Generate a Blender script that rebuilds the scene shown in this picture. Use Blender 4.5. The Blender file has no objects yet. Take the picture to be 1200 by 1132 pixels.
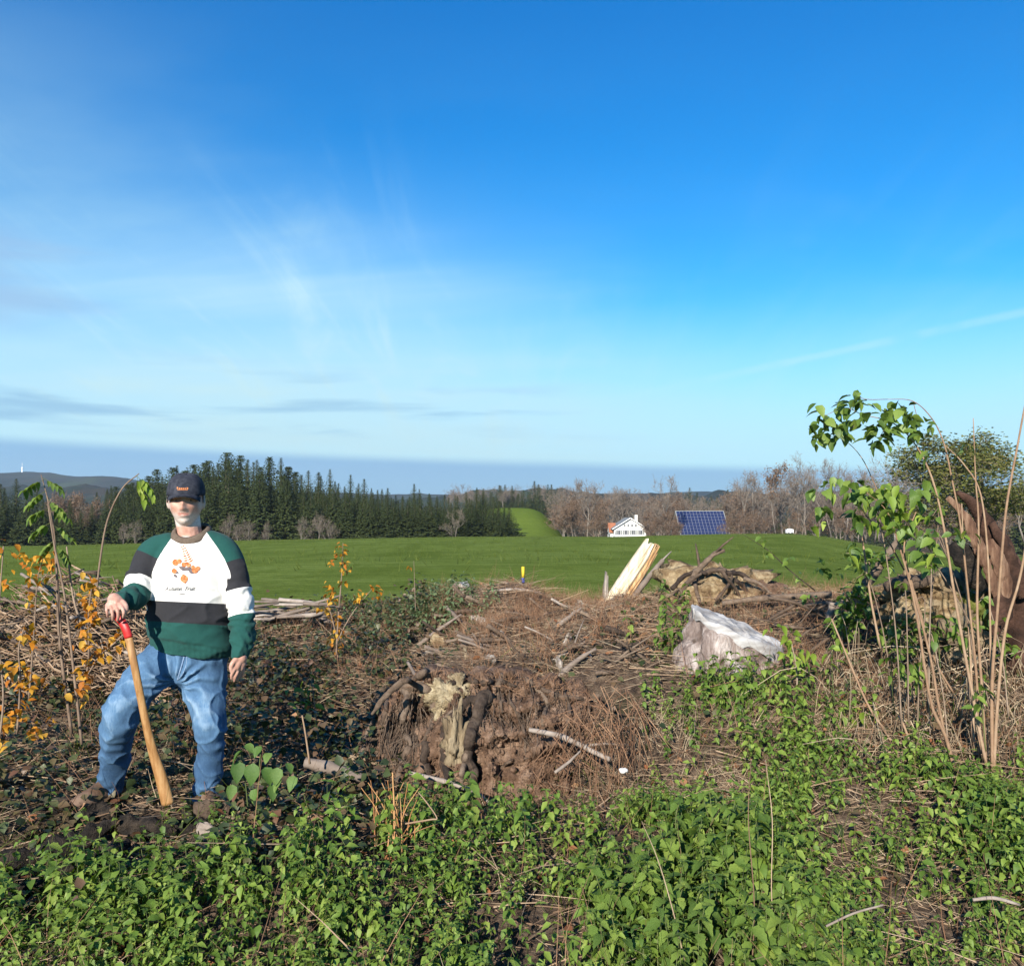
import bpy, bmesh, math, random
import numpy as np
from mathutils import Vector, Matrix
from mathutils.bvhtree import BVHTree

random.seed(7); RNG = np.random.default_rng(7)
SC = bpy.context.scene
COL = SC.collection
R = math.radians

# ------------------------------------------------------------------ camera, light, sky
F = 1000.0            # focal length in pixels of the 1200 px wide photograph
CAMZ = 1.6            # eye height
HOR = 600.0           # row of the horizon
cd = bpy.data.cameras.new('camera'); cam = bpy.data.objects.new('camera', cd); COL.objects.link(cam)
cd.sensor_width = 36.0; cd.lens = 36.0 * F / 1200.0
cd.shift_y = (HOR - 566.0) / 1200.0
cd.clip_start = 0.05; cd.clip_end = 9000
cam.location = (0, 0, CAMZ); cam.rotation_euler = (R(90), 0, 0)
SC.camera = cam

SUN_EL, SUN_AZ = R(24.5), R(-161)       # azimuth from +Y towards +X: behind the camera, to its left
sd = bpy.data.lights.new('sun', 'SUN'); sun = bpy.data.objects.new('sun', sd); COL.objects.link(sun)
sd.energy = 5.0; sd.angle = R(0.55); sd.color = (1.0, 0.93, 0.82)
sdir = Vector((math.sin(SUN_AZ) * math.cos(SUN_EL), math.cos(SUN_AZ) * math.cos(SUN_EL), math.sin(SUN_EL)))
sun.rotation_euler = sdir.to_track_quat('Z', 'Y').to_euler()
sun.location = sdir * 50

SC.view_settings.view_transform = 'Standard'; SC.view_settings.look = 'None'
SC.view_settings.exposure = 0.86; SC.view_settings.gamma = 1.0; SC.view_settings.use_curve_mapping = False
SC.cycles.max_bounces = 6; SC.cycles.diffuse_bounces = 3; SC.cycles.transparent_max_bounces = 8
SC.cycles.volume_bounces = 0
SC.cycles.use_denoising = True


class NT:
    """small node helper"""
    def __init__(s, tree): s.t = tree; s.L = tree.links.new
    def n(s, typ, **kw):
        nd = s.t.nodes.new(typ)
        for k, v in kw.items():
            if k.startswith('i_'):
                k = k[2:]; key = int(k) if k.isdigit() else k.replace('_', ' ')
                nd.inputs[key].default_value = v
            else: setattr(nd, k, v)
        return nd
    def val(s, x, sock):
        if isinstance(x, (int, float)): sock.default_value = x
        elif isinstance(x, tuple): sock.default_value = x
        else: s.L(x, sock)
    def m(s, op, a, b=0.0, c=0.0, clamp=False):
        nd = s.n('ShaderNodeMath', operation=op); nd.use_clamp = clamp
        s.val(a, nd.inputs[0]); s.val(b, nd.inputs[1]); s.val(c, nd.inputs[2]); return nd.outputs[0]
    def ss(s, x, a, b):
        nd = s.n('ShaderNodeMapRange', interpolation_type='SMOOTHSTEP')
        s.val(x, nd.inputs[0]); nd.inputs[1].default_value = a; nd.inputs[2].default_value = b; return nd.outputs[0]
    def mix(s, f, a, b, mode='MIX'):
        nd = s.n('ShaderNodeMix', data_type='RGBA', blend_type=mode)
        s.val(f, nd.inputs[0]); s.val(a, nd.inputs[6]); s.val(b, nd.inputs[7]); return nd.outputs[2]
    def ramp(s, f, stops, interp='LINEAR'):
        nd = s.n('ShaderNodeValToRGB'); cr = nd.color_ramp; cr.interpolation = interp
        while len(cr.elements) < len(stops): cr.elements.new(0.5)
        for e, (p, c) in zip(cr.elements, stops): e.position = p; e.color = c if len(c) == 4 else (*c, 1)
        s.val(f, nd.inputs[0]); return nd.outputs[0]
    def noise(s, vec, scale, detail=4, rough=0.55, dist=0.0):
        nd = s.n('ShaderNodeTexNoise'); nd.inputs['Scale'].default_value = scale
        nd.inputs['Detail'].default_value = detail; nd.inputs['Roughness'].default_value = rough
        nd.inputs['Distortion'].default_value = dist
        if vec is not None: s.L(vec, nd.inputs['Vector'])
        return nd.outputs[0]


def c4(c): return (c[0], c[1], c[2], 1.0)

w = bpy.data.worlds.new('World'); SC.world = w; w.use_nodes = True
w.node_tree.nodes.clear(); k = NT(w.node_tree)
sky = k.n('ShaderNodeTexSky', sky_type='NISHITA'); sky.sun_disc = False
sky.sun_elevation = SUN_EL; sky.sun_rotation = SUN_AZ; sky.altitude = 600
sky.air_density = 1.0; sky.dust_density = 0.35; sky.ozone_density = 2.2
tc = k.n('ShaderNodeTexCoord'); sep = k.n('ShaderNodeSeparateXYZ'); k.L(tc.outputs['Generated'], sep.inputs[0])
X, Y, Z = sep.outputs
hor = k.m('SQRT', k.m('ADD', k.m('MULTIPLY', X, X), k.m('MULTIPLY', Y, Y)))
el = k.m('DIVIDE', Z, k.m('MAXIMUM', hor, 0.02))          # tangent of the elevation
az = k.m('ARCTAN2', X, Y)
SKY_GAIN = (0.42, 0.98, 1.32, 1)
base = k.n('ShaderNodeMix', data_type='RGBA', blend_type='MULTIPLY'); base.inputs[0].default_value = 1
k.L(sky.outputs[0], base.inputs[6]); base.inputs[7].default_value = SKY_GAIN
hs = k.n('ShaderNodeHueSaturation'); hs.inputs['Saturation'].default_value = 1.08; hs.inputs['Value'].default_value = 1.0
k.L(base.outputs[2], hs.inputs['Color'])
skyc = k.mix(1.0, hs.outputs[0], k.ramp(el, [(.10, (1, 1, 1)), (.32, (.54, .87, .89)), (.62, (.33, .80, .93)), (1.0, (.28, .73, .90))]), 'MULTIPLY')
# high thin cirrus on a cloud sheet: project the view direction on a plane overhead
inv = k.m('DIVIDE', 1.0, k.m('ADD', k.m('MAXIMUM', Z, 0.0), 0.16))
cv = k.n('ShaderNodeCombineXYZ'); k.L(k.m('MULTIPLY', X, inv), cv.inputs[0]); k.L(k.m('MULTIPLY', Y, inv), cv.inputs[1])
mp = k.n('ShaderNodeMapping'); mp.inputs['Rotation'].default_value = (0, 0, R(35)); mp.inputs['Scale'].default_value = (0.6, 1.25, 1)
k.L(cv.outputs[0], mp.inputs[0])
cir = k.noise(mp.outputs[0], 0.85, 6, 0.5, 0.35)
cirm = k.ss(cir, 0.36, 0.74)
azw = k.ss(k.m('ABSOLUTE', k.m('ADD', az, k.m('ADD', 0.16, k.m('MULTIPLY', el, 0.5)))), 0.55, 0.02)
low = k.ss(el, 0.46, 0.08)
mp2 = k.n('ShaderNodeMapping'); mp2.inputs['Rotation'].default_value = (0, 0, R(-28)); mp2.inputs['Scale'].default_value = (3.2, .55, 1); k.L(cv.outputs[0], mp2.inputs[0])
wisp = k.ss(k.noise(mp2.outputs[0], 1.6, 8, .62, .7), .47, .80)
veil = k.m('MULTIPLY', low, k.m('ADD', 0.04, k.m('MULTIPLY', azw, 0.66)))
cirf = k.m('ADD', k.m('MULTIPLY', cirm, k.m('MULTIPLY', k.m('ADD', 0.10, k.m('MULTIPLY', azw, 0.66)), k.ss(el, 0.62, 0.22))), k.m('ADD', veil, k.m('MULTIPLY', wisp, k.m('MULTIPLY', k.ss(el, .55, .12), k.m('ADD', .10, k.m('MULTIPLY', azw, .30))))), clamp=True)
CLOUD = (3.7, 5.5, 6.1, 1)
c1 = k.mix(cirf, skyc, CLOUD)
lowv = k.ss(el, 0.26, 0.06)
c1 = k.mix(k.m('MULTIPLY', lowv, 0.85), c1, (3.7, 5.4, 5.9, 1))
# flat blue-grey strips low in the left half
sv = k.n('ShaderNodeCombineXYZ'); k.L(k.m('MULTIPLY', az, 2.2), sv.inputs[0]); k.L(k.m('MULTIPLY', el, 22.0), sv.inputs[1])
st = k.noise(sv.outputs[0], 1.5, 5, 0.5, 0.3)
stm = k.m('MULTIPLY', k.ss(st, 0.50, 0.66), k.m('MULTIPLY', k.ss(el, 0.075, 0.10), k.ss(el, 0.19, 0.12)))
stm = k.m('MULTIPLY', stm, k.ss(az, 0.30, -0.25))
c1 = k.mix(k.m('MULTIPLY', stm, 0.75), c1, (1.9, 3.5, 5.0, 1))
pk = k.m('MULTIPLY', k.m('MULTIPLY', k.ss(el, 0.17, 0.21), k.ss(el, 0.315, 0.26)), k.ss(k.m('ADD', az, k.m('MULTIPLY', st, 0.25)), -0.32, -0.44))
c1 = k.mix(k.m('MULTIPLY', pk, 0.75), c1, (2.1, 3.5, 5.3, 1))
# contrail: close to the plane through two sight lines
def sight(px, py): return Vector(((px - 600) / F, 1, (HOR - py) / F)).normalized()
a_, b_ = sight(690, 474), sight(1200, 366); nn = a_.cross(b_).normalized()
vd = k.n('ShaderNodeVectorMath', operation='DOT_PRODUCT'); k.L(tc.outputs['Generated'], vd.inputs[0]); vd.inputs[1].default_value = nn
wv = k.noise(tc.outputs['Generated'], 9, 4, 0.6)
dl = k.m('ADD', k.m('ABSOLUTE', vd.outputs['Value']), k.m('MULTIPLY', k.m('SUBTRACT', wv, 0.5), 0.006))
trail = k.m('MULTIPLY', k.ss(dl, 0.0065, 0.001), k.m('MULTIPLY', k.ss(az, 0.05, 0.35), k.ss(wv, 0.30, 0.55)))
c1 = k.mix(k.m('MULTIPLY', trail, 0.28), c1, (4.0, 5.8, 6.2, 1))
# blue haze bank along the horizon with its clear upper edge
edge = k.m('ADD', 0.060, k.m('MULTIPLY', az, -0.030))
wob = k.m('MULTIPLY', k.m('SUBTRACT', k.noise(sv.outputs[0], 1.1, 3, 0.5), 0.5), 0.006)
bd = k.m('SUBTRACT', k.m('ADD', edge, wob), el)
bank = k.ss(bd, -0.005, 0.010)
bcol = k.mix(k.ss(el, 0.0, 0.075), (1.9, 3.3, 4.7, 1), (1.5, 3.0, 4.9, 1))
c1 = k.mix(k.m('MULTIPLY', bank, 0.80), c1, bcol)
bg = k.n('ShaderNodeBackground'); bg.inputs[1].default_value = 0.090; k.L(c1, bg.inputs[0])
wo = k.n('ShaderNodeOutputWorld'); k.L(bg.outputs[0], wo.inputs[0])

# ------------------------------------------------------------------ numeric helpers
def W(px, py, Yd):
    """the point at distance Yd that photograph pixel (px, py) shows"""
    return np.array([(px - 600) / F * Yd, Yd, CAMZ + (HOR - py) / F * Yd])

def hash3(i, j, l, seed):
    h = (i.astype(np.int64) * 374761393 + j.astype(np.int64) * 668265263 + l.astype(np.int64) * 2147483647 + seed * 1274126177) & 0xFFFFFFFF
    h = ((h ^ (h >> 13)) * 1274126177) & 0xFFFFFFFF
    h = ((h ^ (h >> 16)) * 2246822519) & 0xFFFFFFFF
    return ((h ^ (h >> 15)) & 0xFFFFFF) / float(0xFFFFFF)

def vnoise(P, seed=0):
    P = np.asarray(P, float)
    if P.shape[1] == 2: P = np.column_stack([P, np.zeros(len(P))])
    I = np.floor(P).astype(np.int64); f = P - I; u = f * f * (3 - 2 * f); out = 0
    for a in (0, 1):
        for b in (0, 1):
            for c in (0, 1):
                wt = (u[:, 0] if a else 1 - u[:, 0]) * (u[:, 1] if b else 1 - u[:, 1]) * (u[:, 2] if c else 1 - u[:, 2])
                out = out + wt * hash3(I[:, 0] + a, I[:, 1] + b, I[:, 2] + c, seed)
    return out * 2 - 1

def fbm(P, sc=1.0, oct=4, seed=0, gain=0.5):
    P = np.asarray(P, float) * sc; o = 0; a = 1.0
    for q in range(oct): o = o + a * vnoise(P, seed + q * 17); P = P * 2.03; a *= gain
    return o

def sstep(x, a, b):
    t = np.clip((np.asarray(x, float) - a) / (b - a), 0, 1); return t * t * (3 - 2 * t)

class MB:
    """collects shapes and links them as ONE mesh object"""
    def __init__(s): s.V = []; s.Q = []; s.T = []; s.QM = []; s.TM = []; s.Rn = []; s.n = 0
    def add(s, V, Q=None, T=None, mat=0, rnd=None):
        V = np.asarray(V, float); s.V.append(V)
        if Q is not None and len(Q):
            Q = np.asarray(Q, np.int64); s.Q.append(Q + s.n); s.QM.append(np.full(len(Q), mat) if np.isscalar(mat) else np.asarray(mat))
        if T is not None and len(T):
            T = np.asarray(T, np.int64); s.T.append(T + s.n); s.TM.append(np.full(len(T), mat) if np.isscalar(mat) else np.full(len(T), 0))
        if rnd is None: rnd = random.random()
        s.Rn.append(np.full(len(V), rnd) if np.isscalar(rnd) else np.asarray(rnd, float)); s.n += len(V); return s
    def arrays(s):
        V = np.concatenate(s.V); Q = np.concatenate(s.Q) if s.Q else np.zeros((0, 4), np.int64)
        T = np.concatenate(s.T) if s.T else np.zeros((0, 3), np.int64); return V, Q, T
    def mesh(s, name, mats, origin=(0, 0, 0), smooth=True):
        V, Q, T = s.arrays(); V = V - np.asarray(origin, float)
        me = bpy.data.meshes.new(name)
        me.vertices.add(len(V)); me.vertices.foreach_set('co', V.astype(np.float32).ravel())
        nl = len(Q) * 4 + len(T) * 3
        me.loops.add(nl); me.loops.foreach_set('vertex_index', np.concatenate([Q.ravel(), T.ravel()]).astype(np.int32))
        me.polygons.add(len(Q) + len(T))
        ls = np.concatenate([np.arange(len(Q)) * 4, len(Q) * 4 + np.arange(len(T)) * 3]).astype(np.int32)
        me.polygons.foreach_set('loop_start', ls)
        mi = np.concatenate([np.concatenate(s.QM) if s.QM else np.zeros(0), np.concatenate(s.TM) if s.TM else np.zeros(0)]).astype(np.int32)
        if not isinstance(mats, (list, tuple)): mats = [mats]
        for m_ in mats: me.materials.append(m_)
        me.polygons.foreach_set('material_index', mi)
        me.polygons.foreach_set('use_smooth', np.full(len(Q) + len(T), smooth))
        at = me.attributes.new('rnd', 'FLOAT', 'POINT'); at.data.foreach_set('value', np.concatenate(s.Rn).astype(np.float32))
        me.update(calc_edges=True); return me
    def build(s, name, mats, parent=None, origin=None, smooth=True):
        if parent is not None: o_ = np.array(parent['_o'])
        elif origin is None: o_ = np.zeros(3)
        else: o_ = np.asarray(origin, float)
        ob = bpy.data.objects.new(name, s.mesh(name, mats, o_, smooth)); COL.objects.link(ob)
        if parent is not None: ob.parent = parent
        else: ob.location = o_
        ob['_o'] = [float(x) for x in o_]; return ob

def tag(o, label=None, cat=None, group=None, kind=None):
    if label: o['label'] = label
    if cat: o['category'] = cat
    if group: o['group'] = group
    if kind: o['kind'] = kind
    return o

def thing(name, label, cat, loc, group=None):
    o = bpy.data.objects.new(name, None); COL.objects.link(o); o.location = [float(x) for x in loc]
    o.empty_display_size = 0.1; o['_o'] = [float(x) for x in loc]
    return tag(o, label, cat, group)

def copy_tree(o, loc=None, rotz=None, scale=None, parent=None):
    c = o.copy(); COL.objects.link(c)
    if parent is not None: c.parent = parent
    if loc is not None: c.location = [float(x) for x in loc]
    if rotz is not None: c.rotation_euler = (0, 0, rotz)
    if scale is not None: c.scale = scale if hasattr(scale, '__len__') else (scale,) * 3
    for ch in list(o.children): copy_tree(ch, parent=c)
    return c

def smooth_path(P, sub=4):
    """Catmull-Rom through the points; works on any number of columns"""
    P = np.asarray(P, float)
    if len(P) < 3: return P
    Q = np.vstack([2 * P[0] - P[1], P, 2 * P[-1] - P[-2]]); out = []
    for i in range(len(P) - 1):
        p0, p1, p2, p3 = Q[i:i + 4]
        for t in np.linspace(0, 1, sub, endpoint=False):
            out.append(0.5 * ((2 * p1) + (-p0 + p2) * t + (2 * p0 - 5 * p1 + 4 * p2 - p3) * t * t + (-p0 + 3 * p1 - 3 * p2 + p3) * t ** 3))
    out.append(P[-1]); return np.array(out)

def tube(P, Rr, n=6, flat=1.0, ref=None, rough=0.0, seed=0, round_caps=False):
    """closed tube along P; flat squeezes it along the second frame axis"""
    P = np.asarray(P, float); N = len(P); Rr = np.broadcast_to(np.asarray(Rr, float), (N,)).copy()
    if round_caps and N > 1:
        d0 = P[0] - P[1]; d0 /= np.linalg.norm(d0) + 1e-9; d1 = P[-1] - P[-2]; d1 /= np.linalg.norm(d1) + 1e-9
        pre = [P[0] + d0 * Rr[0] * s_ for s_ in (0.95, 0.75, 0.4)]; post = [P[-1] + d1 * Rr[-1] * s_ for s_ in (0.4, 0.75, 0.95)]
        P = np.vstack([pre, P, post]); Rr = np.concatenate([[Rr[0] * .3, Rr[0] * .66, Rr[0] * .92], Rr, [Rr[-1] * .92, Rr[-1] * .66, Rr[-1] * .3]]); N = len(P)
    T = np.gradient(P, axis=0); T /= np.linalg.norm(T, axis=1, keepdims=True) + 1e-12
    a = np.array(ref, float) if ref is not None else (np.array([0, 0, 1.]) if abs(T[0][2]) < 0.9 else np.array([1., 0, 0]))
    ang = np.linspace(0, 2 * np.pi, n, endpoint=False); V = np.zeros((N, n, 3))
    for i in range(N):
        a = a - T[i] * np.dot(a, T[i]); a /= np.linalg.norm(a) + 1e-12; b = np.cross(T[i], a)
        V[i] = P[i] + Rr[i] * (np.outer(np.cos(ang), a) + flat * np.outer(np.sin(ang), b))
    if rough:
        flatV = V.reshape(-1, 3); rr = np.repeat(Rr, n); ce = np.repeat(P, n, axis=0)
        d = 1 + rough * fbm(flatV / max(Rr.max(), 1e-4), 0.9, 3, seed); V = (ce + (flatV - ce) * d[:, None]).reshape(N, n, 3)
    i, j = np.meshgrid(np.arange(N - 1), np.arange(n), indexing='ij')
    Q = np.stack([i * n + j, i * n + (j + 1) % n, (i + 1) * n + (j + 1) % n, (i + 1) * n + j], -1).reshape(-1, 4)
    V = np.vstack([V.reshape(-1, 3), P[0], P[-1]]); b0 = N * n
    T_ = [(b0, (q + 1) % n, q) for q in range(n)] + [(b0 + 1, (N - 1) * n + q, (N - 1) * n + (q + 1) % n) for q in range(n)]
    return V, Q, np.array(T_)

def loft(rings):
    rings = [np.asarray(r, float) for r in rings]; N = len(rings); n = len(rings[0])
    i, j = np.meshgrid(np.arange(N - 1), np.arange(n), indexing='ij')
    Q = np.stack([i * n + j, i * n + (j + 1) % n, (i + 1) * n + (j + 1) % n, (i + 1) * n + j], -1).reshape(-1, 4)
    V = np.vstack(rings + [rings[0].mean(0)[None], rings[-1].mean(0)[None]]); b0 = N * n
    T_ = [(b0, (q + 1) % n, q) for q in range(n)] + [(b0 + 1, (N - 1) * n + q, (N - 1) * n + (q + 1) % n) for q in range(n)]
    return V, Q, np.array(T_)

def box(lo, hi):
    x0, y0, z0 = lo; x1, y1, z1 = hi
    V = np.array([(x0, y0, z0), (x1, y0, z0), (x1, y1, z0), (x0, y1, z0), (x0, y0, z1), (x1, y0, z1), (x1, y1, z1), (x0, y1, z1)], float)
    return V, np.array([(0, 3, 2, 1), (4, 5, 6, 7), (0, 1, 5, 4), (1, 2, 6, 5), (2, 3, 7, 6), (3, 0, 4, 7)])

def sphere(n=16, m=10):
    th = np.linspace(0, np.pi, m + 1)[1:-1]; ph = np.linspace(0, 2 * np.pi, n, endpoint=False)
    V = [(math.sin(t) * math.cos(p), math.sin(t) * math.sin(p), -math.cos(t)) for t in th for p in ph]
    K = len(th); V += [(0, 0, -1), (0, 0, 1)]
    Q = [(i * n + j, i * n + (j + 1) % n, (i + 1) * n + (j + 1) % n, (i + 1) * n + j) for i in range(K - 1) for j in range(n)]
    T_ = [(K * n, (j + 1) % n, j) for j in range(n)] + [(K * n + 1, (K - 1) * n + j, (K - 1) * n + (j + 1) % n) for j in range(n)]
    return np.array(V, float), np.array(Q), np.array(T_)

def rots(yaw, pitch, roll=None):
    """N rotation matrices Rz(yaw) Rx(pitch) Ry(roll)"""
    yaw = np.asarray(yaw, float); N = len(yaw); pitch = np.broadcast_to(pitch, (N,)); roll = np.broadcast_to(0 if roll is None else roll, (N,))
    cz, sz, cx, sx, cy, sy = np.cos(yaw), np.sin(yaw), np.cos(pitch), np.sin(pitch), np.cos(roll), np.sin(roll); z = np.zeros(N); o = np.ones(N)
    A = np.stack([cz, -sz, z, sz, cz, z, z, z, o], -1).reshape(N, 3, 3)
    B = np.stack([o, z, z, z, cx, -sx, z, sx, cx], -1).reshape(N, 3, 3)
    C = np.stack([cy, z, sy, z, o, z, -sy, z, cy], -1).reshape(N, 3, 3)
    return A @ B @ C

def scatter(mb, tmpl, pos, rot, scale, mats=0, rnd=None):
    """one copy of the template (V,Q,T[,QM,TM]) per transform, joined into mb"""
    V, Q, T = tmpl[:3]; pos = np.asarray(pos, float); N = len(pos)
    if N == 0: return
    sc = np.broadcast_to(np.asarray(scale, float), (N,)) if np.ndim(scale) < 2 else scale
    VV = np.einsum('nij,vj->nvi', rot, V) * (sc[:, None, None] if sc.ndim == 1 else sc[:, None, :]) + pos[:, None, :]
    off = (np.arange(N) * len(V))[:, None, None]
    rn = RNG.random(N) if rnd is None else rnd
    mb.V.append(VV.reshape(-1, 3)); mb.Rn.append(np.repeat(rn, len(V)))
    if Q is not None and len(Q):
        mb.Q.append((np.asarray(Q)[None] + off).reshape(-1, 4) + mb.n); mb.QM.append(np.tile(tmpl[3], N) if len(tmpl) > 3 else np.full(N * len(Q), mats))
    if T is not None and len(T):
        mb.T.append((np.asarray(T)[None] + off).reshape(-1, 3) + mb.n); mb.TM.append(np.tile(tmpl[4], N) if len(tmpl) > 3 else np.full(N * len(T), mats))
    mb.n += N * len(V)

def leaf(rows=5, wid=0.34, droop=0.22, fold=0.10, serr=0.0, wavy=0.0, tipw=0.7):
    """leaf of length 1 along +Y, upper side +Z"""
    t = np.linspace(0, 1, rows); wd = wid * np.sin(np.pi * np.clip(t, 0, 1) ** tipw) ** 0.9; wd[0] = 0.015; wd[-1] = 0.004
    if serr: wd[1:-1] *= 1 + serr * np.where(np.arange(1, rows - 1) % 2, 1, -1)
    V = []
    for i in range(rows):
        z = -droop * t[i] ** 2; wz = wavy * math.sin(i * 2.1)
        V += [(-wd[i], t[i], z + fold * wd[i] / wid + wz), (0, t[i], z), (wd[i], t[i], z + fold * wd[i] / wid - wz)]
    Q = []
    for i in range(rows - 1):
        a = i * 3; Q += [(a, a + 1, a + 4, a + 3), (a + 1, a + 2, a + 5, a + 4)]
    return np.array(V), np.array(Q), np.zeros((0, 3), int)

# ------------------------------------------------------------------ materials
def new_mat(name):
    m_ = bpy.data.materials.new(name); m_.use_nodes = True; m_.node_tree.nodes.clear(); return m_, NT(m_.node_tree)

def mat(name, cols, scale=6.0, rough=0.85, bump=0.0, bscale=None, stretch=(1, 1, 1), rnd=0.0, spec=0.3, translucent=0.0, detail=5,
        second=None, distort=0.0, metallic=0.0, world=False, tint=None):
    """noise-mapped colour ramp, optional per-piece shift, bump and light passing through"""
    m_, k = new_mat(name)
    tc = k.n('ShaderNodeTexCoord'); src = tc.outputs['Object']
    if world:
        g = k.n('ShaderNodeNewGeometry'); src = g.outputs['Position']
    mp = k.n('ShaderNodeMapping'); mp.inputs['Scale'].default_value = stretch; k.L(src, mp.inputs[0])
    nz = k.noise(mp.outputs[0], scale, detail, 0.6, distort)
    f = k.ss(nz, 0.27, 0.73)
    if rnd:
        oi = k.n('ShaderNodeObjectInfo'); at = k.n('ShaderNodeAttribute', attribute_name='rnd')
        r_ = k.m('FRACT', k.m('ADD', oi.outputs['Random'], at.outputs['Fac']))
        f = k.m('ADD', k.m('MULTIPLY', f, 1 - rnd), k.m('MULTIPLY', r_, rnd))
    N = len(cols); col = k.ramp(f, [(q / max(N - 1, 1), c) for q, c in enumerate(cols)])
    if second:
        c2, sc2, lo, hi = second
        f2 = k.ss(k.noise(src, sc2, 4, 0.6), lo, hi); col = k.mix(f2, col, c4(c2))
    p = k.n('ShaderNodeBsdfPrincipled'); k.L(col, p.inputs['Base Color']); p.inputs['Roughness'].default_value = rough
    p.inputs['Specular IOR Level'].default_value = spec; p.inputs['Metallic'].default_value = metallic
    if bump:
        b = k.n('ShaderNodeBump'); b.inputs['Strength'].default_value = 1.0; b.inputs['Distance'].default_value = bump
        k.L(k.noise(mp.outputs[0], bscale or scale * 3, 6, 0.65, distort), b.inputs['Height']); k.L(b.outputs[0], p.inputs['Normal'])
    o = k.n('ShaderNodeOutputMaterial'); out = p.outputs[0]
    if translucent:
        tr = k.n('ShaderNodeBsdfTranslucent'); g2 = k.mix(1.0, col, (1.0, 1.0, 0.35, 1), 'MULTIPLY'); k.L(g2, tr.inputs[0])
        mx = k.n('ShaderNodeMixShader'); mx.inputs[0].default_value = translucent; k.L(out, mx.inputs[1]); k.L(tr.outputs[0], mx.inputs[2]); out = mx.outputs[0]
    k.L(out, o.inputs[0]); return m_

M = {}
M['soil'] = mat('soil', [(.045, .028, .018), (.11, .072, .046), (.23, .165, .11)], 16, 0.95, 0.05, 45, detail=9, second=((.05, .042, .022), 2.1, .5, .68))
M['red_soil'] = mat('red_soil', [(.085, .050, .032), (.18, .112, .074), (.29, .195, .135)], 8, 0.95, 0.05, 20, spec=.1)
M['pale_soil'] = mat('pale_soil', [(.16, .11, .07), (.27, .20, .13), (.36, .28, .19)], 9, 0.95, 0.02, 30)
M['root'] = mat('root', [(.045, .030, .020), (.115, .080, .056), (.22, .165, .12)], 22, 0.95, 0.012, 70, stretch=(1, 1, 1), rnd=.55)
M['dark_root'] = mat('dark_root', [(.016, .011, .008), (.048, .033, .024), (.10, .072, .052)], 22, 0.95, 0.014, 60, rnd=.4)
M['twig'] = mat('twig', [(.11, .064, .036), (.24, .155, .095), (.41, .305, .205)], 10, 0.9, 0.0, rnd=.8)
M['grey_stick'] = mat('grey_stick', [(.10, .075, .06), (.20, .16, .13), (.36, .31, .265)], 12, 0.9, 0.003, 70, rnd=.6)
M['straw'] = mat('straw', [(.15, .10, .06), (.30, .22, .14), (.48, .39, .26)], 9, 0.85, 0, rnd=.8)
M['rust_weed'] = mat('rust_weed', [(.10, .050, .027), (.19, .102, .057), (.30, .18, .105)], 9, 0.9, 0, rnd=.8)
M['orange_straw'] = mat('orange_straw', [(.20, .085, .03), (.36, .17, .065), (.46, .27, .12)], 9, 0.85, 0, rnd=.8)
M['fallen'] = mat('fallen_leaf', [(.09, .04, .02), (.20, .075, .03), (.30, .14, .06), (.27, .18, .11)], 9, 0.8, 0, rnd=.85, translucent=.15)
M['nettle'] = mat('nettle_leaf', [(.058, .110, .016), (.104, .178, .025), (.168, .248, .038), (.25, .32, .06)], 14, 0.55, 0.0025, 60, rnd=.75, translucent=.28, spec=.4)
M['nettle_stem'] = mat('nettle_stem', [(.05, .07, .02), (.12, .14, .045)], 9, 0.7, rnd=.7)
M['lime'] = mat('lime_leaf', [(.13, .22, .025), (.22, .31, .04), (.33, .40, .07)], 12, 0.5, 0.001, 60, rnd=.75, translucent=.35, spec=.4)
M['rose'] = mat('cane_leaf', [(.05, .095, .018), (.115, .19, .032), (.23, .31, .06)], 12, 0.42, 0.001, 60, rnd=.75, translucent=.30, spec=.5)
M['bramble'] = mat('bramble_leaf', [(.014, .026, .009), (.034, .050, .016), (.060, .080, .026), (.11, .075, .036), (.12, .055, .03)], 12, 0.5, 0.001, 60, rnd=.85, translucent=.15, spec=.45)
M['amber'] = mat('amber_leaf', [(.34, .10, .012), (.50, .19, .018), (.62, .31, .03), (.55, .36, .06)], 12, 0.55, 0.001, 60, rnd=.8, translucent=.35)
M['cane'] = mat('cane_bark', [(.16, .09, .055), (.26, .165, .10), (.35, .25, .165)], 16, 0.75, 0.002, 80, rnd=.5)
M['shoot'] = mat('shoot_bark', [(.12, .08, .055), (.21, .15, .105), (.30, .23, .17)], 16, 0.8, 0.001, 80, rnd=.5)
M['meadow_blade'] = mat('meadow_blade', [(.055, .080, .008), (.085, .115, .012), (.12, .15, .022)], 9, 0.7, 0, rnd=.85, translucent=.25)

# ------------------------------------------------------------------ terrain
def crest(x):          # height of the meadow's far crest (200 m away) across the view
    return np.interp(x, [-260, -120, -90, -60, -20, 24, 50, 66, 74, 82, 95, 140, 260],
                     [-7.0, -6.6, -6.0, -5.1, -4.5, -4.4, -3.7, -3.6, -4.3, -5.8, -8.0, -10, -12])

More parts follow.
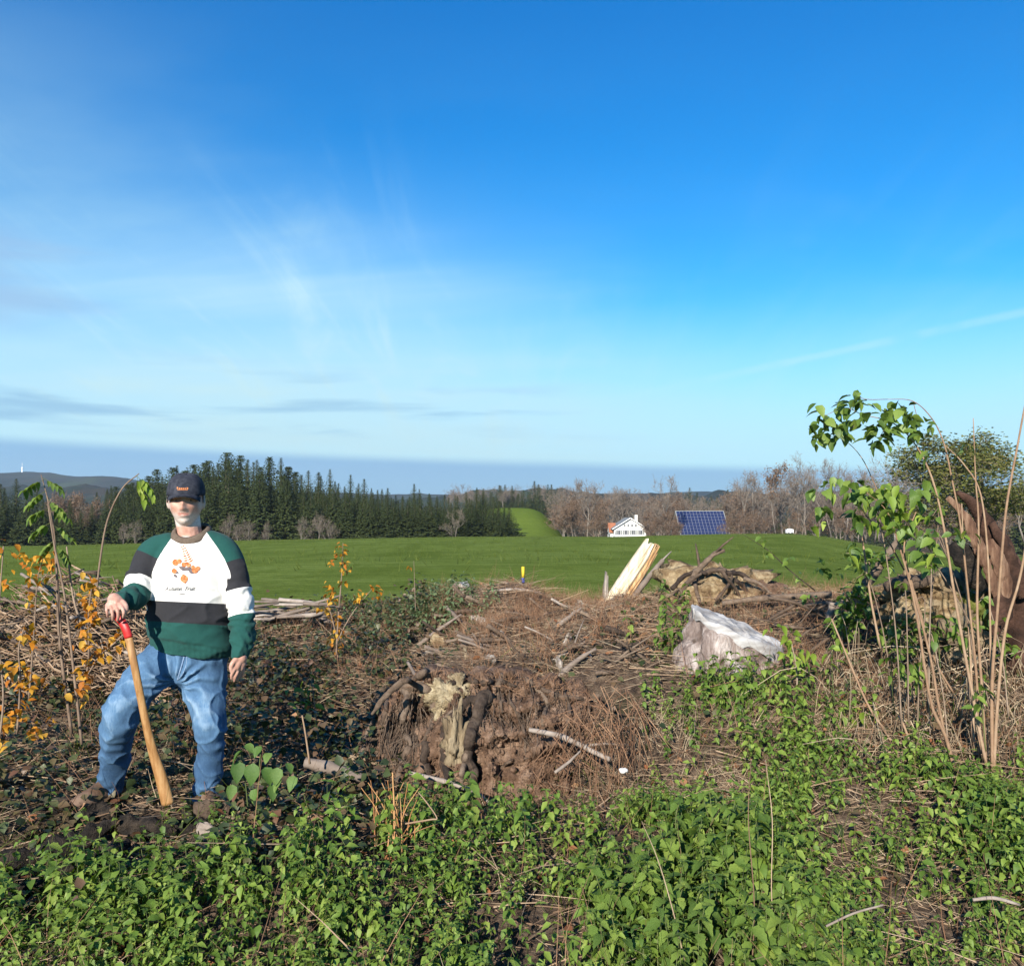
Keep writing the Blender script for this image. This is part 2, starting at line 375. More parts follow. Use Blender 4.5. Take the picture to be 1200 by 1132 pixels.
def Hm(x, y):
    """meadow, the dip behind its crest, and the hill slope beyond"""
    x = np.asarray(x, float); y = np.asarray(y, float)
    sx = x * 200 / np.maximum(y, 8.0); cz = crest(np.where(y < 200, sx, x))
    near = -0.05 + (cz + 0.05) * np.clip((y - 9) / 191.0, 0, 1)
    near = near + 0.10 * np.sin(y * 0.22 + x * 0.06) * sstep(y, 14, 40) * sstep(y, 200, 110) + .25 * np.sin(y * .055 + x * .013 + 1) * sstep(y, 30, 80) * sstep(y, 205, 150)
    far = cz - 8.5 * sstep(y, 203, 300)
    z = np.where(y < 200, near, far)
    z = z + 16.2 * np.exp(-((x - 0) / 19.5) ** 4) * np.exp(-((y - 345) / 62.0) ** 2)
    z = z + sstep(y, 420, 1500) * 14
    return z

def bump(x, y, cx, cy, sx, sy, h, p=2.0):
    return h * np.exp(-(np.abs((x - cx) / sx) ** p + np.abs((y - cy) / sy) ** p))

def Hc(x, y):
    """the cleared, churned ground"""
    x = np.asarray(x, float); y = np.asarray(y, float)
    rt = sstep(x, 0.2, 1.1); lt = 1 - sstep(x, -1.6, -0.8)
    zr = np.interp(y, [0, 3.0, 4.0, 5.5, 7, 8.5, 10.5, 12.5, 20], [-.05, 0, .10, .50, .58, .62, .55, .1, -.3])
    zl = np.interp(y, [0, 3.0, 4.0, 5.0, 7, 9.0, 10.5, 12.5, 20], [-.05, -.02, .13, .15, .25, .38, .35, .05, -.3])
    z = zl * (1 - rt) + zr * rt
    z = z + bump(x, y, 0.15, 6.4, .80, 1.05, .42, 4)           # plateau behind the root plate
    z = z - bump(x, y, -.2, 4.72, .95, .50, .22) - bump(x, y, -1.2, 5.8, .42, .6, .30)              # hollow left of it
    z = z + bump(x, y, -.25, 9.0, .80, .9, .36, 4) + bump(x, y, .10, 8.3, .5, .6, .08) + bump(x, y, -4.0, 7.9, 1.0, .7, .45)
    z = z + bump(x, y, 2.0, 8.3, 1.1, .8, .24) + bump(x, y, 2.9, 7.3, .8, .6, .12)
    z = z - bump(x, y, 0.85, 9.6, .5, .9, .10)
    P = np.column_stack([x.ravel(), y.ravel()])
    nz = (fbm(P, 1.1, 3, 3) * .07 + fbm(P, 5.0, 3, 9) * .025).reshape(z.shape)
    return z + nz * sstep(y, 13.5, 11) 

def clearing_edge(x):  # far edge of the cleared ground
    return 11.6 + .5 * np.sin(x * .9) + .3 * np.sin(x * 2.3 + 1) - .9 * sstep(x, .2, 1.0) * sstep(x, 2.2, 1.2)

gx = np.arange(-9, 9.01, .075); gy = np.arange(.2, 13.6, .075)
XX, YY = np.meshgrid(gx, gy); ZZ = Hc(XX, YY)
ed = clearing_edge(XX); ZZ = ZZ - sstep(YY, ed - .6, ed + .8) * (ZZ - Hm(XX, YY) + .10)
ZZ = ZZ - sstep(np.abs(XX), 8.0, 9.0) * .6
EDGE_Z = ZZ
def grid_mesh(XX, YY, ZZ):
    ny, nx = XX.shape; i, j = np.meshgrid(np.arange(ny - 1), np.arange(nx - 1), indexing='ij')
    return np.stack([XX, YY, ZZ], -1).reshape(-1, 3), np.stack([i * nx + j, i * nx + j + 1, (i + 1) * nx + j + 1, (i + 1) * nx + j], -1).reshape(-1, 4)
V, Q = grid_mesh(XX, YY, ZZ)
ground = MB().add(V, Q, rnd=0.0).build('ground', M['soil']); tag(ground, kind='structure')
GB = BVHTree.FromPolygons([tuple(v) for v in V], [tuple(q) for q in Q])

def Hg(x, y):
    """height of the cleared ground at arrays of positions (bilinear)"""
    x = np.asarray(x, float); y = np.asarray(y, float)
    fx = np.clip((x - gx[0]) / .075, 0, len(gx) - 1.001); fy = np.clip((y - gy[0]) / .075, 0, len(gy) - 1.001)
    i = fx.astype(int); j = fy.astype(int); u = fx - i; v = fy - j
    return ZZ[j, i] * (1 - u) * (1 - v) + ZZ[j, i + 1] * u * (1 - v) + ZZ[j + 1, i] * (1 - u) * v + ZZ[j + 1, i + 1] * u * v

def G(px, py):
    """points of the cleared ground seen at these photograph pixels (used for planning where things stand)"""
    px = np.atleast_1d(np.asarray(px, float)); py = np.atleast_1d(np.asarray(py, float)); out = np.full((len(px), 3), np.nan)
    done = np.zeros(len(px), bool); ys = np.arange(1.6, 13.0, .03)
    for y in ys:
        x = (px - 600) / F * y; z = CAMZ + (HOR - py) / F * y; g = Hg(x, np.full_like(x, y))
        hit = ~done & (z <= g) & (np.abs(x) < 8.8); out[hit] = np.column_stack([x, np.full_like(x, y), g])[hit]; done |= hit
    return out
def G1(px, py): return G([px], [py])[0]

# meadow: one sheet to the horizon
xs = np.concatenate([-np.geomspace(3400, 22, 60), np.linspace(-20, 20, 60), np.geomspace(22, 3400, 60)])
ys = np.concatenate([np.linspace(-60, 8, 8), np.linspace(9, 30, 40), np.linspace(31, 420, 160), np.geomspace(430, 3400, 40)])
XX2, YY2 = np.meshgrid(xs, ys); Z2 = Hm(XX2, YY2)
inside = sstep(np.abs(XX2), 9.5, 7.5) * sstep(YY2, 10.6, 9.6) * sstep(YY2, -1, 1)
Z2 = Z2 - inside * .9 
m_, k = new_mat('meadow')
g = k.n('ShaderNodeNewGeometry'); pos = g.outputs['Position']
n1 = k.noise(pos, .9, 5, .6); n2 = k.noise(pos, .06, 4, .6); mp = k.n('ShaderNodeMapping'); mp.inputs['Scale'].default_value = (.45, 1, 1); k.L(pos, mp.inputs[0]); n3 = k.noise(mp.outputs[0], .35, 5, .65)
col = k.ramp(k.ss(n3, .28, .72), [(0, (.108, .148, .030)), (.5, (.148, .195, .042)), (1, (.185, .235, .062))])
col = k.mix(k.m('MULTIPLY', k.ss(n2, .42, .66), .5), col, (.13, .17, .035, 1))
sepp = k.n('ShaderNodeSeparateXYZ'); k.L(pos, sepp.inputs[0])
mpb = k.n('ShaderNodeMapping'); mpb.inputs['Scale'].default_value = (.22, .035, 1); k.L(pos, mpb.inputs[0]); nb_ = k.noise(mpb.outputs[0], 1.0, 5, .65); col = k.mix(k.m('MULTIPLY', k.ss(nb_, .45, .68), .6), col, (.072, .105, .018, 1)); nb2 = k.noise(mpb.outputs[0], 2.7, 5, .7); col = k.mix(k.m('MULTIPLY', k.ss(nb2, .52, .70), .5), col, (.17, .22, .06, 1))
hill = k.ss(sepp.outputs[1], 245, 290); n5 = k.noise(pos, .035, 4, .6)
col = k.mix(k.m('MULTIPLY', hill, .75), col, k.ramp(n5, [(.3, (.10, .15, .018)), (.7, (.15, .20, .03))]))
n4 = k.noise(mp.outputs[0], 1.6, 6, .7); col = k.mix(k.m('MULTIPLY', k.ss(n4, .56, .72), .55), col, (.07, .07, .02, 1))
n6 = k.noise(mp.outputs[0], 2.6, 6, .8); col = k.mix(k.m('MULTIPLY', k.ss(n6, .40, .62), .6), col, (.07, .105, .018, 1))
ff = k.m('MULTIPLY', k.ss(sepp.outputs[1], 204, 210), k.m('SUBTRACT', 1.0, k.m('MULTIPLY', k.ss(k.m('ABSOLUTE', k.m('SUBTRACT', sepp.outputs[0], 4.0)), 30, 22), k.ss(sepp.outputs[1], 205, 208)))); col = k.mix(ff, col, k.ramp(n1, [(.3, (.05, .04, .022)), (.7, (.10, .075, .045))]))
p = k.n('ShaderNodeBsdfPrincipled'); k.L(col, p.inputs['Base Color']); p.inputs['Roughness'].default_value = .9; p.inputs['Specular IOR Level'].default_value = .0
b = k.n('ShaderNodeBump'); b.inputs['Distance'].default_value = .12; b.inputs['Strength'].default_value = 1; k.L(k.noise(pos, 3.0, 6, .7), b.inputs['Height']); k.L(b.outputs[0], p.inputs['Normal'])
o = k.n('ShaderNodeOutputMaterial'); k.L(p.outputs[0], o.inputs[0]); M['meadow'] = m_
V, Q = grid_mesh(XX2, YY2, Z2)
meadow = MB().add(V, Q, rnd=0).build('meadow', M['meadow']); tag(meadow, kind='structure')

# far wooded hills
M['far_wood'] = mat('far_wood', [(.008, .016, .010), (.018, .028, .016), (.040, .034, .024)], .012, .95, 0, second=((.035, .05, .02), .004, .5, .62))
def ridge(name, y0, depth, prof, rough, seed, nx=360):
    u = np.linspace(-1.1, 1.1, nx); v = np.linspace(0, 1, 14); UU, VV = np.meshgrid(u, v)
    x = UU * (y0 + depth * VV); y = y0 + depth * VV
    pk = np.interp(UU * 1000 + 600, prof[0], prof[1]); top = CAMZ + (HOR - pk) / F * (y0 + depth)
    P = np.column_stack([x.ravel(), y.ravel()])
    z = -10 + (top + 10) * np.sin(VV * np.pi / 2) ** .8 + (fbm(P, 1 / rough[0], 4, seed).reshape(x.shape)) * rough[1] * VV
    bk = np.stack([x[-1], y[-1] + 300, np.full(nx, -25.)], -1)
    V, Q = grid_mesh(np.vstack([x, x[-1]]), np.vstack([y, y[-1] + 250]), np.vstack([z, np.full(nx, -25.)]))
    return tag(MB().add(V, Q, rnd=0).build(name, M['far_wood']), kind='structure')
ridge('hills', 2300, 600, ([-500, 0, 60, 130, 200, 330, 480, 620, 800, 1000, 1300, 1700], [558, 556, 556, 560, 568, 578, 580, 582, 580, 578, 574, 570]), (160, 9), 4)
ridge('hill_ridge', 1050, 260, ([-500, 0, 100, 200, 400, 520, 560, 660, 700, 800, 900, 1000, 1200, 1700], [574, 570, 572, 578, 590, 584, 576, 574, 584, 579, 580, 584, 584, 580]), (40, 7), 14)

# ------------------------------------------------------------------ trees
M['bark'] = mat('bark', [(.05, .038, .028), (.11, .088, .065), (.18, .15, .115)], 3, .95)
M['pale_bark'] = mat('pale_bark', [(.10, .085, .068), (.17, .145, .12), (.26, .23, .19)], 3, .95, rnd=.3)
M['spruce'] = mat('spruce_needles', [(.018, .030, .010), (.040, .056, .014), (.075, .090, .024)], .6, .75, 0, rnd=.55, translucent=.06)
M['twigwood'] = mat('twigwood', [(.11, .085, .065), (.17, .135, .105), (.24, .195, .155)], .5, .95, 0, rnd=.6)
M['redtwig'] = mat('redtwig', [(.10, .062, .042), (.16, .105, .07), (.24, .165, .105)], .5, .95, 0, rnd=.6)
M['olive'] = mat('olive_leaf', [(.05, .065, .015), (.10, .115, .026), (.16, .16, .04), (.18, .13, .045)], .6, .7, 0, rnd=.7, translucent=.2)

def spruce_mesh(seed, h=20.0, wd=3.4, pw=1.0, tip=.15):
    r = np.random.default_rng(seed); mb = MB(); pos = []; yaw = []; pit = []; rol = []; L = []
    z = .06 * h
    while z < h - .25:
        f = z / h; Ln = wd * (1 - f) ** pw * r.uniform(.72, 1.15) + .04; nb = int(7 + 4 * (1 - f)); a0 = r.uniform(0, 6.28)
        for q in range(nb):
            a = a0 + q * 6.283 / nb + r.normal(0, .22); l = Ln * r.uniform(.62, 1.12); ns = max(3, int(l / .32))
            for s in np.linspace(.12, 1, ns):
                d = s * l; zz = z - .32 * d * (1 - .45 * s) + .12 * (s > .85)
                for side in (-1, 0, 1):
                    if r.random() < .12: continue
                    pos.append((math.cos(a) * d, math.sin(a) * d, zz + r.normal(0, .06))); yaw.append(a - 1.57 + side * r.uniform(.4, .9)); pit.append(-r.uniform(.15, .85)); rol.append(r.normal(0, .6)); L.append(r.uniform(.45, .95) * (tip + (1 - tip) * (1 - f)))
        z += r.uniform(.30, .46) * (1.25 - .6 * f)
    t = (np.array([(-.28, .45, -.10), (0, 0, 0), (.28, .45, -.10), (0, 1, -.16)]), np.array([(0, 1, 2, 3)]), np.zeros((0, 3), int))
    scatter(mb, t, np.array(pos), rots(np.array(yaw), np.array(pit), np.array(rol)), np.array(L), rnd=r.random(len(L)))
    crown = mb.mesh('spruce_crown', M['spruce'], smooth=False)
    V, Q, T = tube([(0, 0, -.4), (0, 0, h * .5), (0, 0, h * .98)], [.24, .14, .02], 7)
    trunk = MB().add(V, Q, T).mesh('spruce_trunk', M['bark']); return crown, trunk

def branching(seed, h, spread, trunk_r, levels=(7, 6, 5), tw=5, up=.55, tip=.025, first=.25):
    """trunk and limbs as tapering tubes; the finest twigs as thin slivers; tips returned for leaves"""
    r = np.random.default_rng(seed); wood = MB(); tw_mb = MB(); tips = []
    def grow(P0, D, L, rad, lev):
        n = 6; pts = [np.array(P0, float)]; d = np.array(D, float); d /= np.linalg.norm(d)
        for q in range(n):
            d = d + r.normal(0, .12 + .03 * lev, 3) + np.array([0, 0, .05 * up * (lev > 0)]); d /= np.linalg.norm(d); pts.append(pts[-1] + d * L / n)
        pts = np.array(pts); rr = np.linspace(rad, rad * .35, n + 1)
        if lev <= 2:
            V, Q, T = tube(pts, rr, 7 if lev == 0 else (5 if lev == 1 else 3)); wood.add(V, Q, T)
        if lev < len(levels):
            for q in range(levels[lev]):
                s = first + (1 - first) * (q + r.uniform(.2, .8)) / levels[lev] if lev == 0 else r.uniform(.25, 1)
                i = min(int(s * n), n - 1); P = pts[i] + (pts[i + 1] - pts[i]) * (s * n - i); a = r.uniform(0, 6.28) if lev else q * 2.4 + r.normal(0, .4)
                perp = np.cross(d, (math.cos(a), math.sin(a), .2)); perp /= np.linalg.norm(perp) + 1e-9
                dd = d * (.5 if lev else .35 + .5 * s) + perp * spread * r.uniform(.7, 1.2) + np.array([0, 0, up])
                grow(P, dd, L * r.uniform(.42, .62) * (1.15 - .45 * s if lev == 0 else 1), max(rr[i] * .55, tip), lev + 1)
        else:
            for q in range(tw):
                i = r.integers(1, n + 1); a = r.normal(0, 1, 3); dd = d * .8 + a * .45 + np.array([0, 0, .25 * up]); dd /= np.linalg.norm(dd)
                P = pts[i]; E = P + dd * L * r.uniform(.35, .8); sd = np.cross(dd, r.normal(0, 1, 3)); sd /= np.linalg.norm(sd) + 1e-9
                tw_mb.add([P - sd * tip * .6, P + sd * tip * .6, E], T=[(0, 1, 2)]); tips.append(E); tips.append((P + E) / 2)
    grow((0, 0, -.3), (0, 0, 1), h * .62, trunk_r, 0)
    c_ = np.array([*np.mean(tips, 0)[:2], 0]); zt_ = np.percentile(np.array(tips)[:, 2], 99.5)
    for mb_ in (wood, tw_mb): mb_.V = [(v_ - c_ * np.clip(v_[:, 2:3] / zt_ * 2, 0, 1)) * [1, 1, h / zt_] for v_ in mb_.V]
    tips = (np.array(tips) - c_ * np.clip(np.array(tips)[:, 2:3] / zt_ * 2, 0, 1)) * [1, 1, h / zt_]
    return wood, tw_mb, tips

def bare_tree_meshes(seed, h, spread=.75, wood_mat='pale_bark', twig_mat='twigwood', leaves=0, leaf_mat=None, trunk_r=.2, lsize=.22, **kw):
    wood, tws, tips = branching(seed, h, spread, trunk_r, **kw)
    if leaves:
        r = np.random.default_rng(seed + 5); ii = r.integers(0, len(tips), leaves); t = leaf(3, .4)
        scatter(tws, t, tips[ii] + r.normal(0, .22, (leaves, 3)), rots(r.uniform(0, 6.28, leaves), r.uniform(-1, .6, leaves), r.normal(0, .6, leaves)), r.uniform(.6, 1.3, leaves) * lsize, mats=1)
    return wood.mesh('tree_trunk', M[wood_mat]), tws.mesh('tree_crown', [M[twig_mat], M[leaf_mat or twig_mat]], smooth=False)

def put_tree(name, meshes, label, group, x, y, s=1.0, z=None, cat='tree', sz=1.0, first='crown'):
    o = thing(name, label, cat, (x, y, (Hm(x, y) if z is None else z)), group); o.rotation_euler = (0, 0, random.uniform(0, 6.28)); o.scale = (s, s, s * sz)
    for nm, me in zip(('crown', 'trunk'), meshes):
        c = bpy.data.objects.new(nm, me); COL.objects.link(c); c.parent = o
    return o

SPR = [spruce_mesh(100 + i, 20, (4.6, 4.0, 5.2, 4.3, 4.9)[i]) for i in range(5)]
SPW = [spruce_mesh(120 + i, 20, (3.6, 4.0, 3.3)[i], (.62, .55, .7)[i], .35) for i in range(3)]
def spruce_row(pxs, tops, yd, n, label, group, jit=6, hs=(.82, 1.08), wide=1.75, full=False):
    for q in range(n):
        px = pxs[0] + (pxs[-1] - pxs[0]) * (q + random.uniform(.1, .9)) / n; y = yd + random.uniform(-jit, jit); x = (px - 600) / F * y
        topz = CAMZ + (HOR - np.interp(px, pxs, tops)) / F * y; base = float(Hm(x, y)); hh = (topz - base) * random.uniform(*hs)
        s = hh / 20.0
        o = put_tree('spruce_tree', SPW[random.randrange(3)] if full and random.random() < .62 else SPR[random.randrange(5)], label, group, x, y, s * random.uniform(.88, 1.08) if hh > 10 else s * 1.25)
        o.scale.z = s; q_ = wide * random.uniform(.85, 1.15); o.scale.x *= q_; o.scale.y *= q_
# wood on the left behind the man
pl, tl = [135, 160, 200, 230, 265, 300, 330, 348], [562, 556, 546, 540, 529, 534, 538, 548]
spruce_row(pl, [t - 2 for t in tl], 246, 24, 'tall dark green spruce standing at the back of the wood behind the man', 'spruces of the tall wood behind the man', 6, (.88, 1.04), 1.6, True)
spruce_row(pl, [t + 7 for t in tl], 232, 24, 'tall dark green spruce inside the wood behind the man', 'spruces of the tall wood behind the man', 6, (.85, 1.03), 1.6, True)
spruce_row(pl, [t + 20 for t in tl], 219, 22, 'dark green spruce on the front edge of the wood behind the man', 'spruces of the tall wood behind the man', 3, (.7, 1.02), 1.5, True)
p0, t0 = [-60, 0, 30, 60, 100, 140], [566, 563, 562, 574, 571, 563]
spruce_row(p0, t0, 238, 16, 'short dark spruce at the back of the wood\'s far left end', 'short spruces at the left end of the wood', 6, (.8, 1.03))
spruce_row(p0, [t + 12 for t in t0], 222, 16, 'short dark spruce at the front of the wood\'s far left end', 'short spruces at the left end of the wood', 4, (.7, 1.0))
# straight spruce belt in the middle
pm, tm = [350, 378, 400, 430, 460, 490, 520, 555, 580, 598], [556, 549, 555, 560, 566, 570, 573, 572, 577, 584]
for yd, dn, n in ((240, 0, 30), (228, 8, 30), (217, 18, 28)):
    spruce_row(pm, [t + dn for t in tm], yd, n, {240: 'slim dark spruce at the back of the straight belt beyond the meadow', 228: 'slim dark spruce inside the straight belt beyond the meadow', 217: 'slim dark spruce on the meadow edge of the straight belt'}[yd], 'spruces of the straight belt', 3, (.80, 1.05))
# spruces on the far rise above the green slope and beyond the farm
spruce_row([560, 600, 640, 658], [571, 566, 561, 563], 560, 26, 'distant dark spruce on the rise above the green slope', 'distant spruces above the green slope', 20, (.78, 1.0))
spruce_row([596, 640, 662], [577, 574, 580], 430, 18, 'dark spruce at the upper edge of the green slope', 'spruces edging the green slope', 5, (.72, 1.0))
spruce_row([770, 800, 850, 880], [576, 569, 571, 580], 520, 18, 'distant dark spruce behind the farm roofs', 'distant spruces behind the farm', 20, (.75, 1.0))
spruce_row([905, 960, 1020, 1060], [590, 588, 590, 592], 520, 16, 'distant spruce seen between the bare trees right of the barn', 'distant spruces right of the barn', 20, (.75, 1.0))
spruce_row([1185, 1230, 1300], [548, 545, 550], 330, 6, 'dark spruce at the right edge beyond the big leafy tree', 'spruces at the right edge', 10, (.8, 1.0))

BT = [bare_tree_meshes(300 + i, 18, (.7, .8, .6, .9)[i], levels=(8, 6, 5), tw=8, tip=.04) for i in range(4)]
BR = [bare_tree_meshes(330 + i, 14, (.9, .8, 1.0)[i], 'pale_bark', 'redtwig', 1600, 'redtwig', levels=(9, 7, 5), tw=8, tip=.045, first=.08, lsize=.3) for i in range(3)]
BG = [bare_tree_meshes(340 + i, 14, (.9, .8, 1.0)[i], 'pale_bark', 'twigwood', levels=(10, 7, 5), tw=8, tip=.035, first=.06) for i in range(3)]
ALD = bare_tree_meshes(350, 18, .6, 'pale_bark', 'redtwig', 1500, 'redtwig', levels=(9, 6, 4), tw=5, lsize=.42, first=.45)
def bare_at(meshes, px, top, base, y, name, label, group=None, wide=1.0, ref=18.0):
    x = (px - 600) / F * y; z0 = CAMZ + (HOR - base) / F * y; zt = CAMZ + (HOR - top) / F * y
    o = put_tree(name, meshes, label, group, x, y, 1.0, z0); s = (zt - z0) / ref; o.scale = (s * wide, s * wide, s); return o
gb = 'bare trees round the farm'; lb = 'leafless brown tree in the row round the farm'
bare_at(BT[0], 688, 560, 634, 236, 'bare_tree', 'wide bare tree with forked pale trunk left of the white farmhouse', None, 1.25)
bare_at(BT[1], 778, 556, 630, 262, 'bare_tree', 'airy bare tree standing between farmhouse and solar roof barn', None, 1.05)
bare_at(ALD, 909, 541, 624, 238, 'autumn_tree', 'slim tree with brown leaf clumps right of the solar roof barn', None, .9)
bare_at(BT[2], 874, 552, 624, 245, 'bare_tree', 'pale leafless tree just right of the solar roof barn', None, .95)
bare_at(BT[3], 942, 530, 622, 240, 'bare_tree', 'tall leafless tree between brown leaved tree and green sapling', None, .9)
bare_at(BT[0], 975, 537, 622, 250, 'bare_tree', 'tall leafless tree behind the upper canes on the right', None, .9)
bare_at(BT[1], 1050, 528, 640, 220, 'bare_tree', 'tall leafless tree directly left of the big leafy tree', None, 1.1)
for px, top, y in ((862, 566, 300), (886, 552, 262), (918, 556, 262), (930, 548, 258), (958, 545, 256), (990, 552, 252), (1008, 548, 250), (1032, 545, 246), (1062, 552, 244), (945, 560, 300), (905, 560, 290), (1012, 566, 300), (715, 578, 330), (735, 582, 320), (760, 580, 330), (748, 574, 360), (800, 584, 330), (830, 580, 335), (855, 578, 330), (895, 570, 300), (925, 566, 300), (960, 566, 290), (1000, 560, 290), (1025, 556, 280), (668, 580, 330), (700, 572, 340), (1075, 560, 280), (815, 574, 380), (722, 570, 400), (790, 576, 390), (868, 572, 380), (1200, 560, 260), (1240, 556, 270)):
    bare_at(BT[random.randrange(4)], px, top, 634, y, 'bare_tree', lb, gb, random.uniform(1.1, 1.5))
for px, top, y in ((660, 592, 232), (674, 586, 238), (704, 588, 236), (699, 598, 228), (762, 600, 262), (772, 606, 258), (785, 598, 262), (795, 612, 256), (866, 596, 240), (884, 598, 238), (896, 604, 232), (931, 596, 238), (955, 594, 238), (985, 592, 240), (1006, 594, 236), (1030, 592, 232), (1052, 596, 226), (852, 604, 250), (870, 608, 236), (758, 610, 246)):
    bare_at(BR[random.randrange(3)], px, top, 634, y, 'bare_shrub', 'reddish brown leafless thicket shrub beside the farm', 'brown thicket shrubs beside the farm', random.uniform(1.0, 1.6), 14.0)
for px, top, y in ((1085, 596, 232), (1100, 600, 224), (1112, 592, 236), (1128, 600, 226), (1146, 594, 232), (1160, 600, 224), (1175, 596, 230), (1066, 600, 224)):
    bare_at(BR[random.randrange(3)], px, top, 642, y, 'bare_shrub', 'brown leafless shrub behind the big leafy tree', 'brown shrubs behind the big leafy tree', 1.5, 14.0)
for px, top, y, l_ in ((372, 594, 208, 'grey leafless bush at the foot of the spruce belt'), (355, 600, 207, 'grey leafless bush at the foot of the spruce belt'), (386, 602, 207, 'grey leafless bush at the foot of the spruce belt'), (158, 604, 208, 'grey leafless bush left of the man before the wood'), (145, 608, 209, 'grey leafless bush left of the man before the wood'), (292, 604, 209, 'grey leafless bush right of the man before the wood'), (280, 610, 208, 'grey leafless bush right of the man before the wood'), (312, 606, 208, 'grey leafless bush right of the man before the wood'), (533, 596, 209, 'thin pale leafless tree before the spruce belt'), (268, 596, 212, 'grey leafless bush right of the man before the wood')):
    bare_at(BG[random.randrange(3)] if 'bush' in l_ else BT[1], px, top, 640, y, 'bare_bush' if 'bush' in l_ else 'bare_tree', l_, l_.replace('bush', 'bushes') if 'bush' in l_ else None, random.uniform(.8, 1.3), 16.0 if 'bush' in l_ else 18.0)
for px, top in ((78, 576), (92, 578), (66, 582), (108, 582)):
    bare_at(BR[random.randrange(3)], px, top, 642, 228, 'bare_tree', 'reddish brown leafless tree between short spruces at the left', 'reddish bare trees at the left', 1.0, 14.0)
# thin wood along the skyline
for q in range(46):
    px = random.uniform(652, 1065); y = random.uniform(288, 330)
    bare_at(BT[random.randrange(4)] if q % 3 else BR[random.randrange(3)], px, random.uniform(572, 592), 636, y, 'bare_tree', 'brown leafless tree in the wooded strip behind the farm', 'brown leafless trees of the strip behind the farm', random.uniform(1.2, 1.7), 18.0 if q % 3 else 14.0)
for q in range(30):
    px = random.uniform(525, 680); bare_at(BT[random.randrange(4)], px, random.uniform(566, 576), 600, random.uniform(520, 640), 'bare_tree', 'faint leafless tree on the skyline behind the spruce belt', 'skyline trees behind the spruce belt', 1.4)

# big tree still in leaf on the right
wood, tws, tips = branching(77, 13.5, .85, .30, levels=(10, 7, 5), tw=6, tip=.02, first=.12)
r = np.random.default_rng(5); nL = 21000; ii = r.integers(0, len(tips), nL)
lf = MB(); scatter(lf, leaf(3, .42), tips[ii] + r.normal(0, .25, (nL, 3)), rots(r.uniform(0, 6.28, nL), r.uniform(-1.6, 1.6, nL), r.normal(0, .9, nL)), r.uniform(.10, .22, nL))
yb = 105.0; bx = (1128 - 600) / F * yb; bz = float(Hm(bx, yb))
t = thing('leafy_tree', 'large round tree with thinning olive green leaves at the right', 'tree', (bx, yb, bz))
for nm, me in (('trunk', wood.mesh('leafy_trunk', M['pale_bark'])), ('twigs', tws.mesh('leafy_twigs', M['twigwood'], smooth=False)), ('crown', lf.mesh('leafy_crown', M['olive'], smooth=False))):
    c = bpy.data.objects.new(nm, me); COL.objects.link(c); c.parent = t
hz = max(tips[:, 2]); s = (CAMZ + (HOR - 505) / F * yb - bz) / hz; wspan = np.percentile(np.abs(tips[:, 0]), 97); t.scale = (.066 * yb / wspan, .066 * yb / wspan, s)

# ------------------------------------------------------------------ farm
M['plaster'] = mat('white_plaster', [(.74, .73, .70), (.82, .81, .78)], 1.5, .9)
M['roof_tile'] = mat('orange_roof_tile', [(.30, .11, .055), (.42, .17, .085)], 2, .9)
M['window'] = mat('dark_window', [(.03, .035, .045), (.06, .065, .075)], 2, .2, spec=.6)
M['shutter'] = mat('grey_shutter', [(.18, .19, .19), (.25, .26, .25)], 2, .7)
M['white_trim'] = mat('white_trim', [(.8, .8, .78), (.84, .84, .82)], 2, .6)
M['barn_wood'] = mat('barn_wood', [(.12, .07, .045), (.19, .115, .075)], 1, .9)
M['solar'] = mat('solar_cell', [(.012, .019, .062), (.022, .032, .092)], 1.2, .28, spec=.7)
M['alu'] = mat('aluminium_rail', [(.24, .26, .30), (.32, .34, .38)], 2, .4, metallic=.3)
Yh = 268.0
hx = (738.5 - 600) / F * Yh; ez = CAMZ + (HOR - 619) / F * Yh; rz = CAMZ + (HOR - 607.5) / F * Yh; gz = ez - 4.6; hw = 5.0
house = thing('farmhouse', 'white gabled farmhouse among bare trees beyond the meadow', 'house', (hx, Yh, gz))
ring = lambda y: np.array([(hx - hw, y, gz), (hx + hw, y, gz), (hx + hw, y, ez), (hx, y, rz - .15), (hx - hw, y, ez)])
V, Q, T = loft([ring(Yh + 12), ring(Yh)]); MB().add(V, Q, T).build('wall', M['plaster'], house, smooth=False)
for sgn, cc in ((-1, 1), (1, 1)):
    sl = (rz - ez) / hw; e = np.array([hx + sgn * (hw + .7), ez - .7 * sl]); a = np.array([hx, rz])
    nrm = np.array([-(a - e)[1], (a - e)[0]]) * sgn; nrm = nrm / np.linalg.norm(nrm) * .22; nrm = nrm if nrm[1] > 0 else -nrm
    rr_ = lambda y: np.array([(e[0], y, e[1]), (a[0] - sgn * .01, y, a[1]), (a[0] - sgn * .01, y, a[1] + .26), (e[0] + nrm[0], y, e[1] + nrm[1])])
    V, Q, T = loft([rr_(Yh + 12.5), rr_(Yh - .8)]); MB().add(V, Q, T).build('roof', M['shutter'], house, smooth=False)
    V, Q, T = loft([rr_(Yh - .803), rr_(Yh - .95)]); MB().add(V, Q, T).build('bargeboard', M['white_trim'], house, smooth=False)
